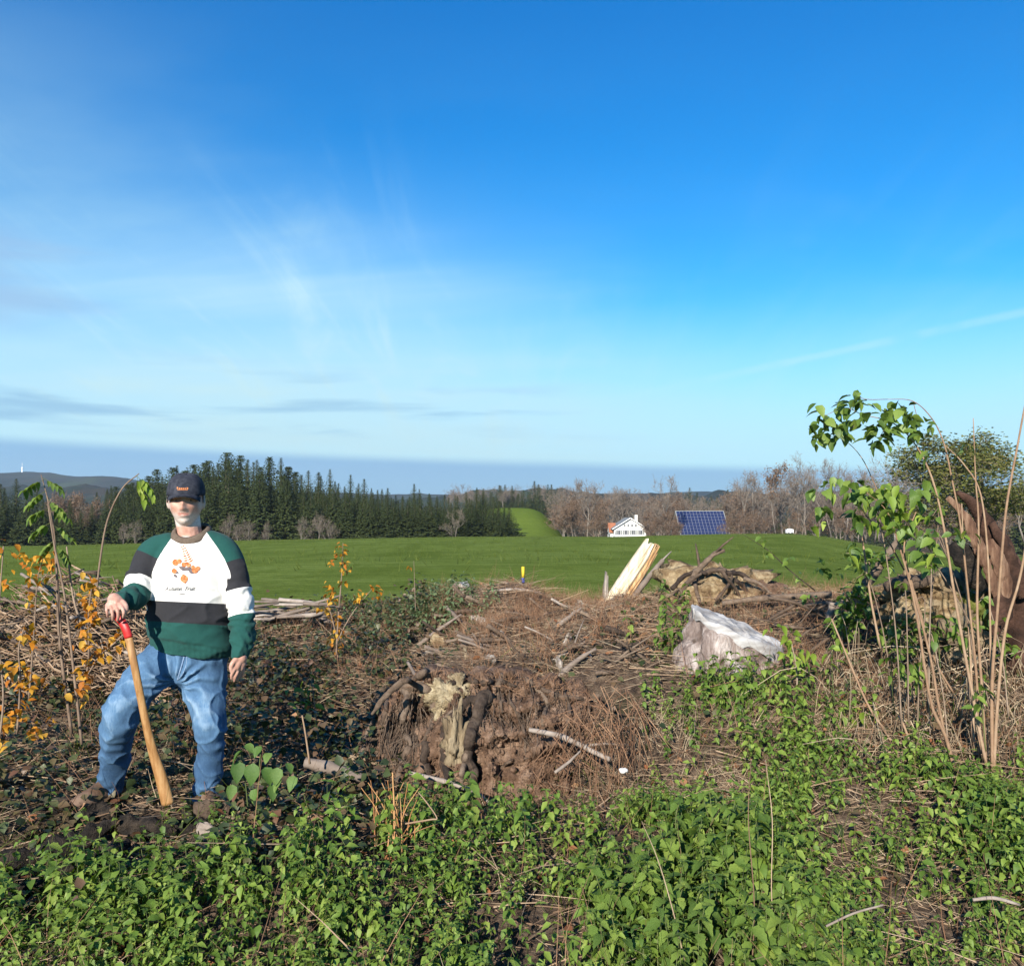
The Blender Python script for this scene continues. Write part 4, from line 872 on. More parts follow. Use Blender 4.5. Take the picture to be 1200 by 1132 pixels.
b = k.n('ShaderNodeBump'); b.inputs['Distance'].default_value = .0008; k.L(k.noise(tcn, 350, 3, .6), b.inputs['Height']); k.L(b.outputs[0], p.inputs['Normal'])
o = k.n('ShaderNodeOutputMaterial'); k.L(p.outputs[0], o.inputs[0]); ob.data.materials.clear(); ob.data.materials.append(m_)
SB = BVHTree.FromPolygons([tuple(v) for v in V], [tuple(q) for q in Q] + [tuple(t_) for t_ in T])
# brown ribbed collar
M['collar'] = mat('brown_rib', [(.085, .062, .045), (.14, .105, .078)], 60, .95, .001, 200)
a = np.linspace(0, 2 * np.pi, 40, endpoint=False); cc = W(225, 624, 4.26)
def cring(rx, ry, dz, drop): return np.column_stack([cc[0] + np.cos(a) * rx, cc[1] + np.sin(a) * ry - .006, cc[2] + dz + np.sin(a) * drop + .006 * np.cos(2 * a)])
V, Q, T = loft([cring(.093, .094, -.022, .040), cring(.097, .099, -.010, .041), cring(.094, .095, .006, .040), cring(.083, .084, .018, .036), cring(.074, .075, .020, .034), cring(.070, .070, .006, .034)]); MB().add(V, Q).build('collar', M['collar'], SHIRT)

# print on the chest: a sprig with berries and leaves over a line of script
M['print_orange'] = mat('print_orange', [(.30, .075, .02), (.46, .155, .05), (.60, .30, .15)], 90, .9)
M['print_dark'] = mat('print_dark', [(.10, .085, .09), (.20, .15, .14)], 60, .9)
M['print_script'] = mat('print_script', [(.07, .065, .065), (.12, .11, .11)], 60, .9)
def on_shirt(pts, off=.0022):
    out = []
    for px, py in pts:
        d = Vector(W(px, py, 1.0)) - Vector((0, 0, CAMZ)); h = SB.ray_cast(Vector((0, 0, CAMZ)), d.normalized())
        out.append(np.array(h[0]) - np.array(d.normalized()) * off if h[0] is not None else W(px, py, 4.08))
    return np.array(out)
def flat_poly(mb, outline, off=.0022):
    c = np.mean(outline, axis=0); P = on_shirt([c] + list(outline), off); n = len(outline); mb.add(P, T=[(0, 1 + q, 1 + (q + 1) % n) for q in range(n)])
def petal(x, y, L, wd, ang, n=8):
    t = np.linspace(0, 1, n); up = np.column_stack([t * L, wd * np.sin(np.pi * t)]); dn = np.column_stack([t * L, -wd * np.sin(np.pi * t)])[::-1][1:-1]; P = np.vstack([up, dn]); ca, sa = math.cos(ang), math.sin(ang)
    return [(x + p_[0] * ca - p_[1] * sa, y + p_[0] * sa + p_[1] * ca) for p_ in P]
def disc(x, y, r_, n=12): return [(x + r_ * math.cos(q * 6.283 / n), y + r_ * math.sin(q * 6.283 / n)) for q in range(n)]
fern = MB()
for q in range(8):
    f_ = q / 8; x = 221.5 - 6.5 * (1 - f_) ** 1.1 + 2.5 * 0; y = 640.5 + 21 * f_; x = 214 + 8 * f_ ** .8
    for sg in (-1, 1): flat_poly(fern, petal(x, y, 2.2 + 4.2 * f_, .85, -.55 if sg > 0 else math.pi + .55 - 1.1 + .35))
fern.build('printed_fern', M['print_orange'], SHIRT)
bl = MB()
for x, y, r_ in ((205.5, 659, 3.8), (210, 657.5, 2.8), (204, 669, 3.0), (215.5, 661.5, 2.9), (221, 662, 2.6), (228.5, 668, 3.8), (232, 666, 2.6), (226, 664.5, 2.2)): flat_poly(bl, disc(x, y, r_), .0030)
flat_poly(bl, petal(214.5, 672.5, 11.5, 4.6, 1.35), .0030); bl.build('printed_berries', M['print_orange'], SHIRT)
dk = MB()
for x, y, L, wd, an in ((201, 669, 9, 2.2, .25), (209, 664, 12, 2.6, .35), (216, 666, 12, 2.4, .1), (203, 673, 6, 1.6, .6), (221, 669, 7, 1.8, .4)): flat_poly(dk, petal(x, y, L, wd, an), .0024)
dk.build('printed_leaves', M['print_dark'], SHIRT)
def script_text(body_, px, py, hpx, wpx, name):
    cu = bpy.data.curves.new('t', 'FONT'); cu.body = body_; cu.shear = .45; cu.resolution_u = 2; cu.offset = .008; to_ = bpy.data.objects.new('t', cu); COL.objects.link(to_); bpy.context.view_layer.update()
    me = bpy.data.meshes.new_from_object(to_.evaluated_get(bpy.context.evaluated_depsgraph_get())); V = np.array([v.co[:] for v in me.vertices]); P = [tuple(p_.vertices) for p_ in me.polygons]
    bpy.data.objects.remove(to_); wdt = V[:, 0].max(); pts = [(px + v[0] / wdt * wpx, py - v[1] * hpx) for v in V]; P3 = on_shirt(pts, .0022)
    mb = MB(); T3 = []
    for p_ in P: T3 += [(p_[0], p_[q], p_[q + 1]) for q in range(1, len(p_) - 1)]
    mb.add(P3, T=T3); mb.build(name, M['print_script'], SHIRT); bpy.data.meshes.remove(me)
script_text('Autumn  Fruit', 193, 692, 7.0, 36, 'printed_script')
fl_ = MB(); flat_poly(fl_, [(209, 695), (213, 696.2), (217, 695.4), (217, 695.9), (213, 696.8), (209, 695.6)]); fl_.build('printed_flourish', M['print_script'], SHIRT)

# --- jeans
jn = MB()
V, Q, T = loft([ell(221, 806, 4.25, 22, .07), ell(221, 797, 4.25, 38, .105, front=1.1), ell(221, 782, 4.252, 47, .128, front=1.1), ell(222, 766, 4.255, 49, .138), ell(223, 748, 4.255, 47, .140)]); jn.add(V, Q[:, ::-1], T[:, ::-1])
JL = limb(jn, L_LEG, 24, sub=5, rc=False); JR = limb(jn, R_LEG, 24, sub=5, rc=False)
V, Nn, Q, T = remesh(jn, .0075, 5, .5)
_, dL, sL = axis_param(V, JL, [(188, 780, 4.21), (147, 826, 4.055), (135, 885, 4.17)]); _, dR, sR = axis_param(V, JR, [(238, 785, 4.255), (243, 828, 4.2), (246, 890, 4.22)])
s2 = np.where(dL < dR, sL, sR); lft = dL < dR
vx = V[:, 0] / V[:, 1] * F + 600; vy = HOR - (V[:, 2] - CAMZ) / V[:, 1] * F
# folds radiating from the crotch, bunching at the knee back and over the shoe
cr = W(208, 802, 4.15); dv = V - cr; ang = np.arctan2(dv[:, 2], dv[:, 0]); rad = np.linalg.norm(dv[:, [0, 2]], axis=1)
nz = fbm(V, 8, 3, 61)
f1 = np.sin(ang * 13 + 3.0 * nz) * np.exp(-(rad / .20) ** 2) * sstep(rad, .01, .05)
f2 = np.sin(s2 * 62 + 6 * fbm(V, 5, 2, 67) + np.where(lft, 0, 2) + 5 * (V[:, 0] - cr[0])) * (.45 * np.exp(-((s2 - .58) / .10) ** 2) + .8 * np.exp(-((s2 - .97) / .10) ** 2))
rdg = (1 - np.abs(fbm(np.column_stack([V[:, 0] * 9 + V[:, 2] * 4, V[:, 1] * 6, V[:, 2] * 5]), 1, 2, 71))) ** 4
rdg2 = (1 - np.abs(fbm(np.column_stack([V[:, 0] * 6 - V[:, 2] * 7, V[:, 1] * 7, V[:, 2] * 6 + V[:, 0] * 5]), 1, 2, 73))) ** 7
disp = .0095 * f1 + .0070 * f2 + .006 * nz + .011 * (rdg - .35) * sstep(s2, .05, .25) + .008 * (rdg2 - .2)
V = V + Nn * (disp - .0075)[:, None]
ob = MB().add(V, Q, T, rnd=0).build('jeans', None, man)
front = np.clip(-Nn[:, 1], 0, 1)
fade = front ** 1.2 * (.42 * np.exp(-((s2 - .27) / .17) ** 2) + .40 * np.exp(-((s2 - np.where(lft, .48, .44)) / .10) ** 2)) * (.7 + .3 * nz) + .30 * np.clip(f1, 0, 1) + .22 * np.clip(f2, 0, 1) + .16 * rdg2 + .08 * rdg
add_attr(ob, 'fade', np.clip(fade, 0, 1)); hem = np.exp(-((s2 - 1.0) / .012) ** 2); add_attr(ob, 'hem', hem)
m_, k = new_mat('denim'); tcn = k.n('ShaderNodeTexCoord').outputs['Object']
n1 = k.noise(tcn, 8, 5, .65); mpn = k.n('ShaderNodeMapping'); mpn.inputs['Scale'].default_value = (1, 1, .25); k.L(tcn, mpn.inputs[0]); n2 = k.noise(mpn.outputs[0], 120, 3, .6)
f_ = k.m('ADD', k.m('MULTIPLY', A_('fade'), .95), k.m('MULTIPLY', k.m('SUBTRACT', n1, .5), .55)); f_ = k.m('ADD', f_, k.m('MULTIPLY', k.m('SUBTRACT', n2, .5), .40)); f_ = k.m('ADD', f_, k.m('MULTIPLY', A_('hem'), .5))
col = k.ramp(k.m('ADD', f_, .0), [(0, (.036, .080, .155)), (.35, (.080, .160, .270)), (.70, (.22, .315, .42)), (1, (.42, .49, .56))])
p = k.n('ShaderNodeBsdfPrincipled'); k.L(col, p.inputs['Base Color']); p.inputs['Roughness'].default_value = .9; p.inputs['Specular IOR Level'].default_value = .2
b = k.n('ShaderNodeBump'); b.inputs['Distance'].default_value = .001; k.L(k.noise(tcn, 260, 4, .65), b.inputs['Height']); k.L(b.outputs[0], p.inputs['Normal'])
o = k.n('ShaderNodeOutputMaterial'); k.L(p.outputs[0], o.inputs[0]); ob.data.materials.clear(); ob.data.materials.append(m_); M['denim'] = m_
JB = BVHTree.FromPolygons([tuple(v) for v in V], [tuple(q) for q in Q] + [tuple(t_) for t_ in T])
def on_b(B, pts, off, dflt=4.2):
    out = []
    for px, py in pts:
        d = (Vector(W(px, py, 1.0)) - Vector((0, 0, CAMZ))).normalized(); h = B.ray_cast(Vector((0, 0, CAMZ)), d); out.append(np.array(h[0]) - np.array(d) * off if h[0] is not None else W(px, py, dflt))
    return np.array(out)
add_attr
M['seam'] = mat('denim_seam', [(.13, .20, .32), (.24, .33, .45)], 80, .9)
for pts, r_ in (([(216, 769), (213.5, 778), (210.5, 788), (208, 797)], .0035), ([(219, 769), (218, 780), (214, 790), (209, 796)], .0022), ([(228, 768), (233, 771), (240, 772)], .002)):
    P = on_b(JB, smooth_path(np.array(pts, float), 5), .0005); V, Q, T = tube(P, r_, 6); MB().add(V, Q, T).build('seam', M['seam'], ob)
# shoes
M['shoe'] = mat('brown_leather', [(.075, .045, .028), (.14, .085, .055), (.21, .14, .095)], 14, .7, .002, 90)
M['sole'] = mat('dark_sole', [(.02, .018, .016), (.04, .035, .03)], 20, .8)
for (px, py, yd, toe) in ((126, 931, 4.25, (-.10, -.22)), (245, 941, 4.24, (.07, -.22))):
    c = W(px, py, yd); d = np.array([toe[0], toe[1], 0]); d /= np.linalg.norm(d); sd_ = np.array([-d[1], d[0], 0]); rings = []; sr_ = []
    for t, wd, hh in ((-.09, .030, .055), (-.07, .040, .085), (-.02, .044, .095), (.04, .046, .082), (.10, .050, .060), (.155, .048, .048), (.19, .036, .036), (.205, .016, .020)):
        a = np.linspace(0, 2 * np.pi, 16, endpoint=False); x = np.cos(a) * wd; z = np.where(np.sin(a) > 0, np.sin(a) * hh, np.sin(a) * .028)
        rings.append(c + d * t + np.outer(x, sd_) + np.outer(z, [0, 0, 1])); sr_.append(c + d * t * 1.02 + np.outer(np.cos(a) * (wd + .006), sd_) + np.outer(np.sin(a) * .010 - .034, [0, 0, 1]))
    V, Q, T = loft(rings); so = MB().add(V, Q, T).build('shoe', M['shoe'], man); V, Q, T = loft(sr_); MB().add(V, Q, T).build('sole', M['sole'], so)

# --- the long curved handle under his hand
M['ash'] = mat('ash_wood', [(.22, .105, .034), (.32, .165, .06), (.40, .235, .10)], 9, .55, .001, 40, stretch=(6, 6, 1), spec=.4)
M['redpaint'] = mat('red_paint', [(.36, .014, .014), (.46, .022, .02)], 12, .45, .0006, 60, spec=.5, second=((.30, .10, .05), 40, .68, .74))
HDY = lambda y_: -.055 * sstep(y_, 735, 790) - .025 * sstep(y_, 722, 740)
HP = np.array([np.append(W(a_, b_, c_ + float(HDY(b_))), r_) for a_, b_, c_, r_ in ((133.5, 722, 3.935, .019), (136, 721.5, 3.935, .021), (142, 727, 3.94, .0215), (147.5, 737, 3.95, .0215), (151.5, 750, 3.962, .0215), (156, 772, 3.985, .0205), (161.5, 800, 4.01, .0205), (167.5, 830, 4.035, .0210), (174.5, 862, 4.06, .0235), (181, 886, 4.08, .0275), (187.5, 906, 4.095, .0320), (192.5, 924, 4.105, .0345), (197, 942, 4.11, .035))])
HP[:, 3] *= .88; HS = smooth_path(HP, 6); cut = 24
hd_ = thing('tool_handle', 'long curved wooden tool handle with red painted grip under the man\'s hand', 'tool handle', HS[-1, :3])
V, Q, T = tube(HS[cut - 1:, :3], HS[cut - 1:, 3], 18, .62, ref=(1, 0, 0)); MB().add(V, Q, T, rnd=0).build('shaft', M['ash'], hd_)
V, Q, T = tube(HS[:cut, :3], HS[:cut, 3] + .0008, 18, .66, ref=(0, 0, 1), round_caps=False); MB().add(V, Q, T, rnd=0).build('grip', M['redpaint'], hd_)

# ------------------------------------------------------------------ dead wood on the cleared ground
def lump(c, rad, amp=.25, sc=1.6, seed=0, n=44, m=30, flat_bottom=None):
    V, Q, T = sphere(n, m); V = V * (1 + amp * (fbm(V, sc, 5, seed, .62) + .5 * np.abs(fbm(V * [1.5, 1.5, .6], sc * 2.2, 3, seed + 3)) - .2))[:, None]; V = V * np.array(rad) + np.array(c); return V, Q, T
M['yellow_wood'] = mat('yellow_rotten_wood', [(.10, .062, .034), (.25, .175, .095), (.42, .33, .20)], 11, .95, .035, 30, spec=.1)
M['dull_wood'] = mat('dull_wood', [(.10, .072, .045), (.19, .145, .09), (.30, .24, .155)], 10, .95, .015, 40, stretch=(1, 1, .4), spec=.1)
M['grey_bark'] = mat('grey_bark', [(.13, .095, .08), (.27, .215, .19), (.47, .41, .375)], 7, .95, .025, 26, stretch=(1.6, 1.6, .6), distort=.8, second=((.09, .065, .05), 5, .56, .66), spec=.15)
M['weathered'] = mat('weathered_cut', [(.22, .20, .185), (.36, .345, .33), (.50, .49, .48)], 5, .9, .006, 40, stretch=(1, 1, 4), spec=.2)
M['fresh_wood'] = mat('fresh_split_wood', [(.47, .34, .19), (.68, .56, .38), (.80, .71, .54)], 4, .8, .006, 24, stretch=(5, 5, .5), spec=.25, second=((.30, .20, .11), 7, .60, .72))
M['amber_wood'] = mat('amber_split_wood', [(.30, .15, .06), (.48, .29, .14), (.60, .43, .25)], 5, .85, .006, 30, stretch=(5, 5, .5), spec=.25)
M['old_wood'] = mat('old_grey_wood', [(.14, .11, .085), (.27, .23, .19), (.42, .37, .32)], 5, .9, .006, 40, stretch=(5, 5, .6), spec=.2)
M['burnt_bark'] = mat('dark_red_bark', [(.016, .008, .005), (.046, .023, .015), (.095, .050, .034)], 8, .9, .02, 30, spec=.25)
M['split_red'] = mat('split_red_wood', [(.06, .03, .019), (.145, .08, .05), (.27, .175, .115)], 5, .85, .01, 40, stretch=(4, 4, .5), spec=.2)
M['wet_bark'] = mat('wet_dark_log', [(.007, .006, .005), (.022, .017, .013), (.065, .048, .034)], 16, .85, .05, 34, spec=.25)

M['pale_core'] = mat('pale_rotten_core', [(.16, .115, .065), (.33, .265, .165), (.48, .41, .28)], 12, .95, .03, 34, spec=.1)
# --- uprooted root plate in the middle of the picture
PJ = lambda x: 5.0 * np.asarray(fbm(np.column_stack([np.asarray(x, float) / 17, np.zeros(np.size(x))]), 1, 3, 55))
prof = ([392, 405, 420, 440, 460, 480, 500, 530, 560, 600, 640, 680, 710, 735, 752], [915, 888, 864, 842, 818, 797, 785, 789, 788, 790, 796, 808, 826, 856, 895])
nu, nv = 90, 64; Uu = np.linspace(0, 1, nu); Tt = np.concatenate([np.linspace(-.15, 1, 40), np.linspace(1, 2, 25)[1:]])
UU, TT_ = np.meshgrid(Uu, Tt); PXs = 392 + 360 * UU; top = np.interp(PXs, *prof) + PJ(PXs.ravel()).reshape(PXs.shape); bot = 945 - 10 * np.sin(UU * 3.1)
t1 = np.clip(TT_, -.2, 1); PYs = bot + (top - bot) * t1
Yf = 4.78 + .45 * np.abs(2 * UU - 1) ** 2.4 + .46 * np.clip(t1, 0, 1) ** 1.4
P = np.column_stack([PXs.ravel() / 60, PYs.ravel() / 60, np.zeros(PXs.size)])
Yf = Yf + (fbm(P, 1.0, 4, 5) * .07 + (.5 - np.abs(fbm(P * [2.2, .9, 1], 1.6, 4, 6, .6))) * .13 + fbm(P * [5, 3, 1], 1.6, 3, 16, .6) * .03).reshape(Yf.shape) * sstep(t1, -.2, .1)
def dent(cx, cy, rx, ry, d): return d * np.exp(-((PXs - cx) / rx) ** 2 - ((PYs - cy) / ry) ** 2)
Yf = Yf + dent(503, 836, 20, 22, .28) + dent(559, 900, 8, 26, .20) + dent(514, 893, 5, 30, .10) + dent(505, 905, 7, 18, .12) - dent(640, 850, 55, 40, .10) + dent(470, 850, 8, 30, .08)
Yf = Yf + np.where((PXs > 575) & (t1 > .15) & (t1 < .97), .035 * np.sign(np.sin(PYs * .22 + 2 * np.sin(PXs * .05)) - .2), 0)
back = np.clip(TT_ - 1, 0, 1); Yw = Yf + back * 1.0
Xw = (PXs - 600) / F * Yf; Zw = CAMZ + (HOR - PYs) / F * Yf; Zw = Zw - back ** 2 * .35 + back * .02 + (fbm(P * 2, 1, 3, 8).reshape(Zw.shape)) * .03 * (back > 0)
V, Q = grid_mesh(Xw, Yw, Zw)
c = W(570, 940, 5.0); plate = thing('uprooted_stump', 'big uprooted root plate of red brown soil and dark roots in the middle', 'tree stump', c)
MB().add(V, Q[:, ::-1], rnd=0).build('soil_clod', M['red_soil'], plate)
RB = BVHTree.FromPolygons([tuple(v) for v in V], [tuple(q) for q in Q])
def proud(B, pts, off, sub=5, dflt=5.0): return on_b(B, smooth_path(np.array(pts, float), sub), off, dflt)
for i, (pts, rr) in enumerate([
    ([(570, 815), (563, 820), (557, 842), (553, 864), (547, 888), (554, 916), (556, 935)], .042), ([(572, 818), (556, 821), (540, 829), (526, 846), (520, 867), (521, 894), (524, 918)], .034),
    ([(474, 803), (478, 828), (474, 852), (481, 876)], .030), ([(470, 806), (490, 803), (508, 814), (512, 834), (505, 850)], .036), ([(502, 868), (499, 894), (503, 915), (500, 935)], .030),
    ([(480, 876), (470, 900), (462, 930)], .026), ([(595, 815), (607, 838), (615, 862), (616, 884)], .013), ([(548, 880), (542, 905), (538, 935)], .022), ([(534, 800), (518, 806), (508, 822)], .024),
    ([(586, 900), (600, 890), (622, 888)], .012), ([(455, 822), (448, 850), (430, 876), (412, 890)], .020), ([(520, 845), (530, 835), (545, 836)], .018), ([(508, 850), (495, 870), (480, 880)], .016),
    ([(660, 806), (668, 835), (662, 868), (672, 900)], .012), ([(700, 815), (706, 850), (698, 890)], .014), ([(440, 842), (428, 868), (418, 900), (405, 915)], .016), ([(625, 800), (640, 822), (636, 850), (650, 880)], .016), ([(590, 792), (583, 810), (588, 835)], .02), ([(610, 792), (630, 806), (655, 815), (690, 818)], .018), ([(720, 830), (700, 842), (690, 865), (695, 900)], .014), ([(545, 790), (560, 800), (580, 798), (604, 806)], .022), ([(500, 786), (486, 796), (470, 800), (450, 818), (436, 838)], .024), ([(640, 860), (655, 875), (660, 905)], .010)]):
    P = proud(RB, pts, rr * .45); rad = np.linspace(rr, rr * .55, len(P)); rad[-2:] *= .6; P = smooth_path(P, 2); P = P + np.column_stack([fbm(P * 9, 1, 2, 90 + i), fbm(P * 9, 1, 2, 120 + i), fbm(P * 9, 1, 2, 150 + i)]) * rr * .45; rad = np.interp(np.linspace(0, 1, len(P)), np.linspace(0, 1, len(rad)), rad); V, Q, T = tube(P, rad, 14, .85, rough=.22, seed=i); MB().add(V, Q, T).build('root', M['dark_root'] if i in (0, 1, 4, 8) else M['root'], plate)
for (px, py, rx, ry, mm, sd) in ((527, 817, .125, .105, 'pale_core', 3), (534, 874, .055, .19, 'dull_wood', 5), (420, 905, .16, .085, 'pale_soil', 7), (450, 925, .14, .07, 'pale_soil', 11)):
    P = on_b(RB, [(px, py)], -.02, 5.0)[0]; V, Q, T = lump(P, (rx, .06, ry), .5, 2.4, sd); MB().add(V, Q, T, rnd=0).build('rotten_core' if mm not in ('pale_soil',) else 'earth_crumb', M[mm], plate)
fb = MB()
for q in range(900):
    if q < 560: x0 = random.uniform(420, 490); y0 = np.interp(x0, *prof) + random.uniform(3, 75); dx, dy = random.uniform(-30, 4), random.uniform(20, 70)
    else: x0 = random.uniform(470, 740); y0 = np.interp(x0, *prof) + random.uniform(0, 60); dx, dy = random.uniform(-26, 26), random.uniform(5, 50)
    pts = [(x0, y0), (x0 + dx * .3 + random.uniform(-4, 4), y0 + dy * .5), (x0 + dx, min(y0 + dy, 940))]
    P = on_b(RB, pts, random.uniform(.002, .02), 5.0); P = smooth_path(P, 3)
    if np.linalg.norm(np.diff(P, axis=0), axis=1).max() > .25: continue
    V, Q, T = tube(P, np.linspace(random.uniform(.0015, .0045), .0008, len(P)), 4); fb.add(V, Q, T)
tag(fb.build('root_fibres', M['root'], plate), kind='stuff')

crm = MB(); tc_ = sphere(6, 4); pts = []
for q in range(1500): pts.append((random.uniform(400, 748), random.uniform(790, 940)))
Pc = on_b(RB, pts, .004, 50.0); Pc = Pc[Pc[:, 1] < 8]; Nc = len(Pc)
scatter(crm, tc_, Pc, rots(RNG.uniform(0, 6.28, Nc), RNG.uniform(0, 3, Nc), RNG.uniform(0, 3, Nc)), (RNG.uniform(.5, 1.5, (Nc, 3)) * (.006 + .014 * RNG.random((Nc, 1)) ** 2.5)))
tag(crm.build('earth_crumbs', M['red_soil'], plate, smooth=False), kind='stuff')

# --- grey weathered stump on the right bank
cs = G1(862, 800); Yg = 5.8
stump = thing('weathered_stump', 'broad grey stump with slanting weathered cut face and rough pinkish bark', 'tree stump', cs)
n = 64; a = np.linspace(0, 2 * np.pi, n, endpoint=False)
pc = W(864, 736, Yg + .1); e1 = W(918, 757, Yg + .05) - W(811, 711, Yg + .02); e1 = e1 / 2; e2 = np.array([.06, .42, .05]) * .55
ringt = pc + np.outer(np.cos(a), e1) * (1 + .05 * np.sin(3 * a))[:, None] + np.outer(np.sin(a), e2) + np.outer(fbm(np.column_stack([np.cos(a) * 3, np.sin(a) * 3]), 1, 3, 2) * .016, [0, 0, 1])
rings = []
for t in np.linspace(0, 1, 18):
    fl_ = 1 + .35 * t ** 2.2; c0 = pc * (1 - t) + np.array([cs[0] + .02, Yg, cs[2] - .12]) * t
    rr_ = (ringt - pc) * np.array([fl_, fl_ * 1.05, 1 - t]) * (1 + .10 * t * np.cos(5 * a + .6))[:, None]
    Rg = c0 + rr_; dn = fbm(np.column_stack([np.cos(a) * 2.2, np.sin(a) * 2.2, np.full(n, t * 2.4)]), 1.5, 4, 12) * .055 * sstep(t, 0, .15); rd = Rg - c0; rd[:, 2] = 0; rings.append(Rg + rd / (np.linalg.norm(rd, axis=1)[:, None] + 1e-6) * dn[:, None])
V, Q, T = loft(rings); MB().add(V, Q[:, ::-1], rnd=0).build('bark', M['grey_bark'], stump)
top = [ringt * (1 - s_) + pc * s_ + np.outer(fbm(np.column_stack([np.cos(a) * 6 * (1 - s_), np.sin(a) * 6 * (1 - s_)]), 1, 3, 3) * .016 + (.025 * s_ if 0 else 0) + .012 * s_, [0, 0, 1]) for s_ in np.linspace(0, .97, 12)]
V, Q, T = loft(top); MB().add(V, np.vstack([Q]), T[n:], rnd=0).build('cut_face', M['weathered'], stump)
# pale upright face strip: the broken rim towards the camera
sel = [q for q in range(n) if math.sin(a[q]) < .25]
sel = sorted(sel, key=lambda q: math.cos(a[q])); up = ringt[sel] + [0, -.012, .012]; lo = up + np.outer(.07 + .04 * fbm(np.column_stack([np.cos(a[sel]) * 4, np.zeros(len(sel))]), 1, 3, 9), [0, -.25, -1]); mid = (up + lo) / 2 + [0, -.02, .005]
K = len(sel); V = np.vstack([up, mid, lo]); Q = [(r_ * K + q, (r_ + 1) * K + q, (r_ + 1) * K + q + 1, r_ * K + q + 1) for r_ in (0, 1) for q in range(K - 1)]; MB().add(V, Q, rnd=0).build('bare_rim', M['weathered'], stump)

def stick(name, label, cat, rows, m_, group=None, n=7, rough=.15, taper=.6, kids=0, parent=None, sub=4):
    """a bent branch: rows are (px, py, depth, radius)"""
    P = smooth_path(PX(rows), sub); rad = P[:, 3]
    V, Q, T = tube(P[:, :3], rad, n, rough=rough, seed=random.randrange(99)); o = MB().add(V, Q, T).build(name, M[m_], parent, origin=P[0, :3]); 
    if parent is None: tag(o, label, cat, group)
    for q in range(kids):
        i = random.randrange(len(P) // 3, len(P) - 1); d = (P[i + 1, :3] - P[i, :3]); d /= np.linalg.norm(d) + 1e-9; s_ = np.array([random.gauss(0, 1), random.gauss(0, .6), random.gauss(.4, .6)]); s_ = d * .7 + s_ * .6; s_ /= np.linalg.norm(s_)
        L = random.uniform(.08, .28); E = [P[i, :3], P[i, :3] + s_ * L * .5 + np.array([0, 0, .01]), P[i, :3] + s_ * L]; V, Q, T = tube(E, [rad[i] * .6, rad[i] * .45, rad[i] * .2], 5)
        c_ = MB().add(V, Q, T).build('twig', M[m_], None, origin=P[0, :3]); c_.parent = o; c_.location = (0, 0, 0)
    return o

# --- splintered trunk pointing at the farmhouse
sp = thing('splintered_trunk', 'tall slanting slab of pale freshly split wood before the meadow', 'tree stump', W(705, 718, 8.8))
def plank(rows_l, rows_r, depth, thick, name, m_, seed, jag=.05):
    """split slab between two edges given in pixels; jagged at its upper end"""
    Lp = smooth_path(np.array(rows_l, float), 6); Rp = smooth_path(np.array(rows_r, float), 6); N = len(Lp); K = 9; V = []
    for side in (0, 1):
        for i in range(N):
            for q in range(K):
                s_ = q / (K - 1); px, py = Lp[i] * (1 - s_) + Rp[i] * s_; P = W(px, py, depth)
                ex = 0
                if i >= N - 3: ex = jag * float(fbm([[q * 1.7, seed, .5]], 1.0, 2, seed)[0]) * (i - N + 4) / 3
                dirn = W(*Lp[-1], depth) - W(*Lp[0], depth); dirn /= np.linalg.norm(dirn)
                P = P + dirn * ex; bow = .25 * thick * math.sin(s_ * 3.14) + .12 * thick * float(fbm([[q * .9, i * .12, seed]], 1.0, 3, seed)[0])
                P[1] += (-bow if side == 0 else thick + bow * .4) ; V.append(P)
    i, j = np.meshgrid(np.arange(N - 1), np.arange(K - 1), indexing='ij'); q0 = np.stack([i * K + j, i * K + j + 1, (i + 1) * K + j + 1, (i + 1) * K + j], -1).reshape(-1, 4); nb = N * K
    bd = [r_ * K for r_ in range(N)] + [(N - 1) * K + c_ for c_ in range(1, K)] + [r_ * K + K - 1 for r_ in range(N - 2, -1, -1)] + [c_ for c_ in range(K - 2, 0, -1)]
    rq = [(bd[q], bd[(q + 1) % len(bd)], bd[(q + 1) % len(bd)] + nb, bd[q] + nb) for q in range(len(bd))]
    return MB().add(np.array(V), np.vstack([q0[:, ::-1] if 0 else q0, (q0 + nb)[:, ::-1], np.array(rq)[:, ::-1]]), rnd=0).build(name, M[m_], sp, smooth=False)
plank([(702, 716), (718, 690), (740, 657), (758, 632)], [(719, 718), (737, 690), (757, 659), (768, 638)], 8.75, .10, 'split_slab', 'fresh_wood', 3)
plank([(714, 719), (732, 691), (753, 661), (765, 639)], [(728, 716), (741, 697), (760, 668), (773, 645)], 8.79, .13, 'split_slab', 'amber_wood', 7, .09)
plank([(724, 716), (740, 697), (757, 670)], [(731, 714), (746, 696), (765, 659)], 8.85, .07, 'split_slab', 'fresh_wood', 9, .07)
plank([(708, 712), (707, 695), (709, 676)], [(714, 712), (713, 694), (713, 675)], 8.95, .06, 'splinter', 'old_wood', 11, .06)
plank([(697, 718), (712, 705), (727, 697)], [(706, 722), (720, 711), (731, 699)], 8.62, .06, 'splinter', 'old_wood', 13, .06)
V, Q, T = lump(W(712, 722, 8.85), (.22, .2, .13), .5, 2, 5); MB().add(V, Q, T, rnd=0).build('butt', M['old_wood'], sp)
stick('dead_branch', 'grey brown forked branch leaning beside the pale split slab', 'branch', [(728, 722, 8.5, .026), (744, 698, 8.52, .026), (759, 678, 8.54, .030), (768, 667, 8.55, .026), (777, 656, 8.56, .024)], 'grey_stick', kids=1)

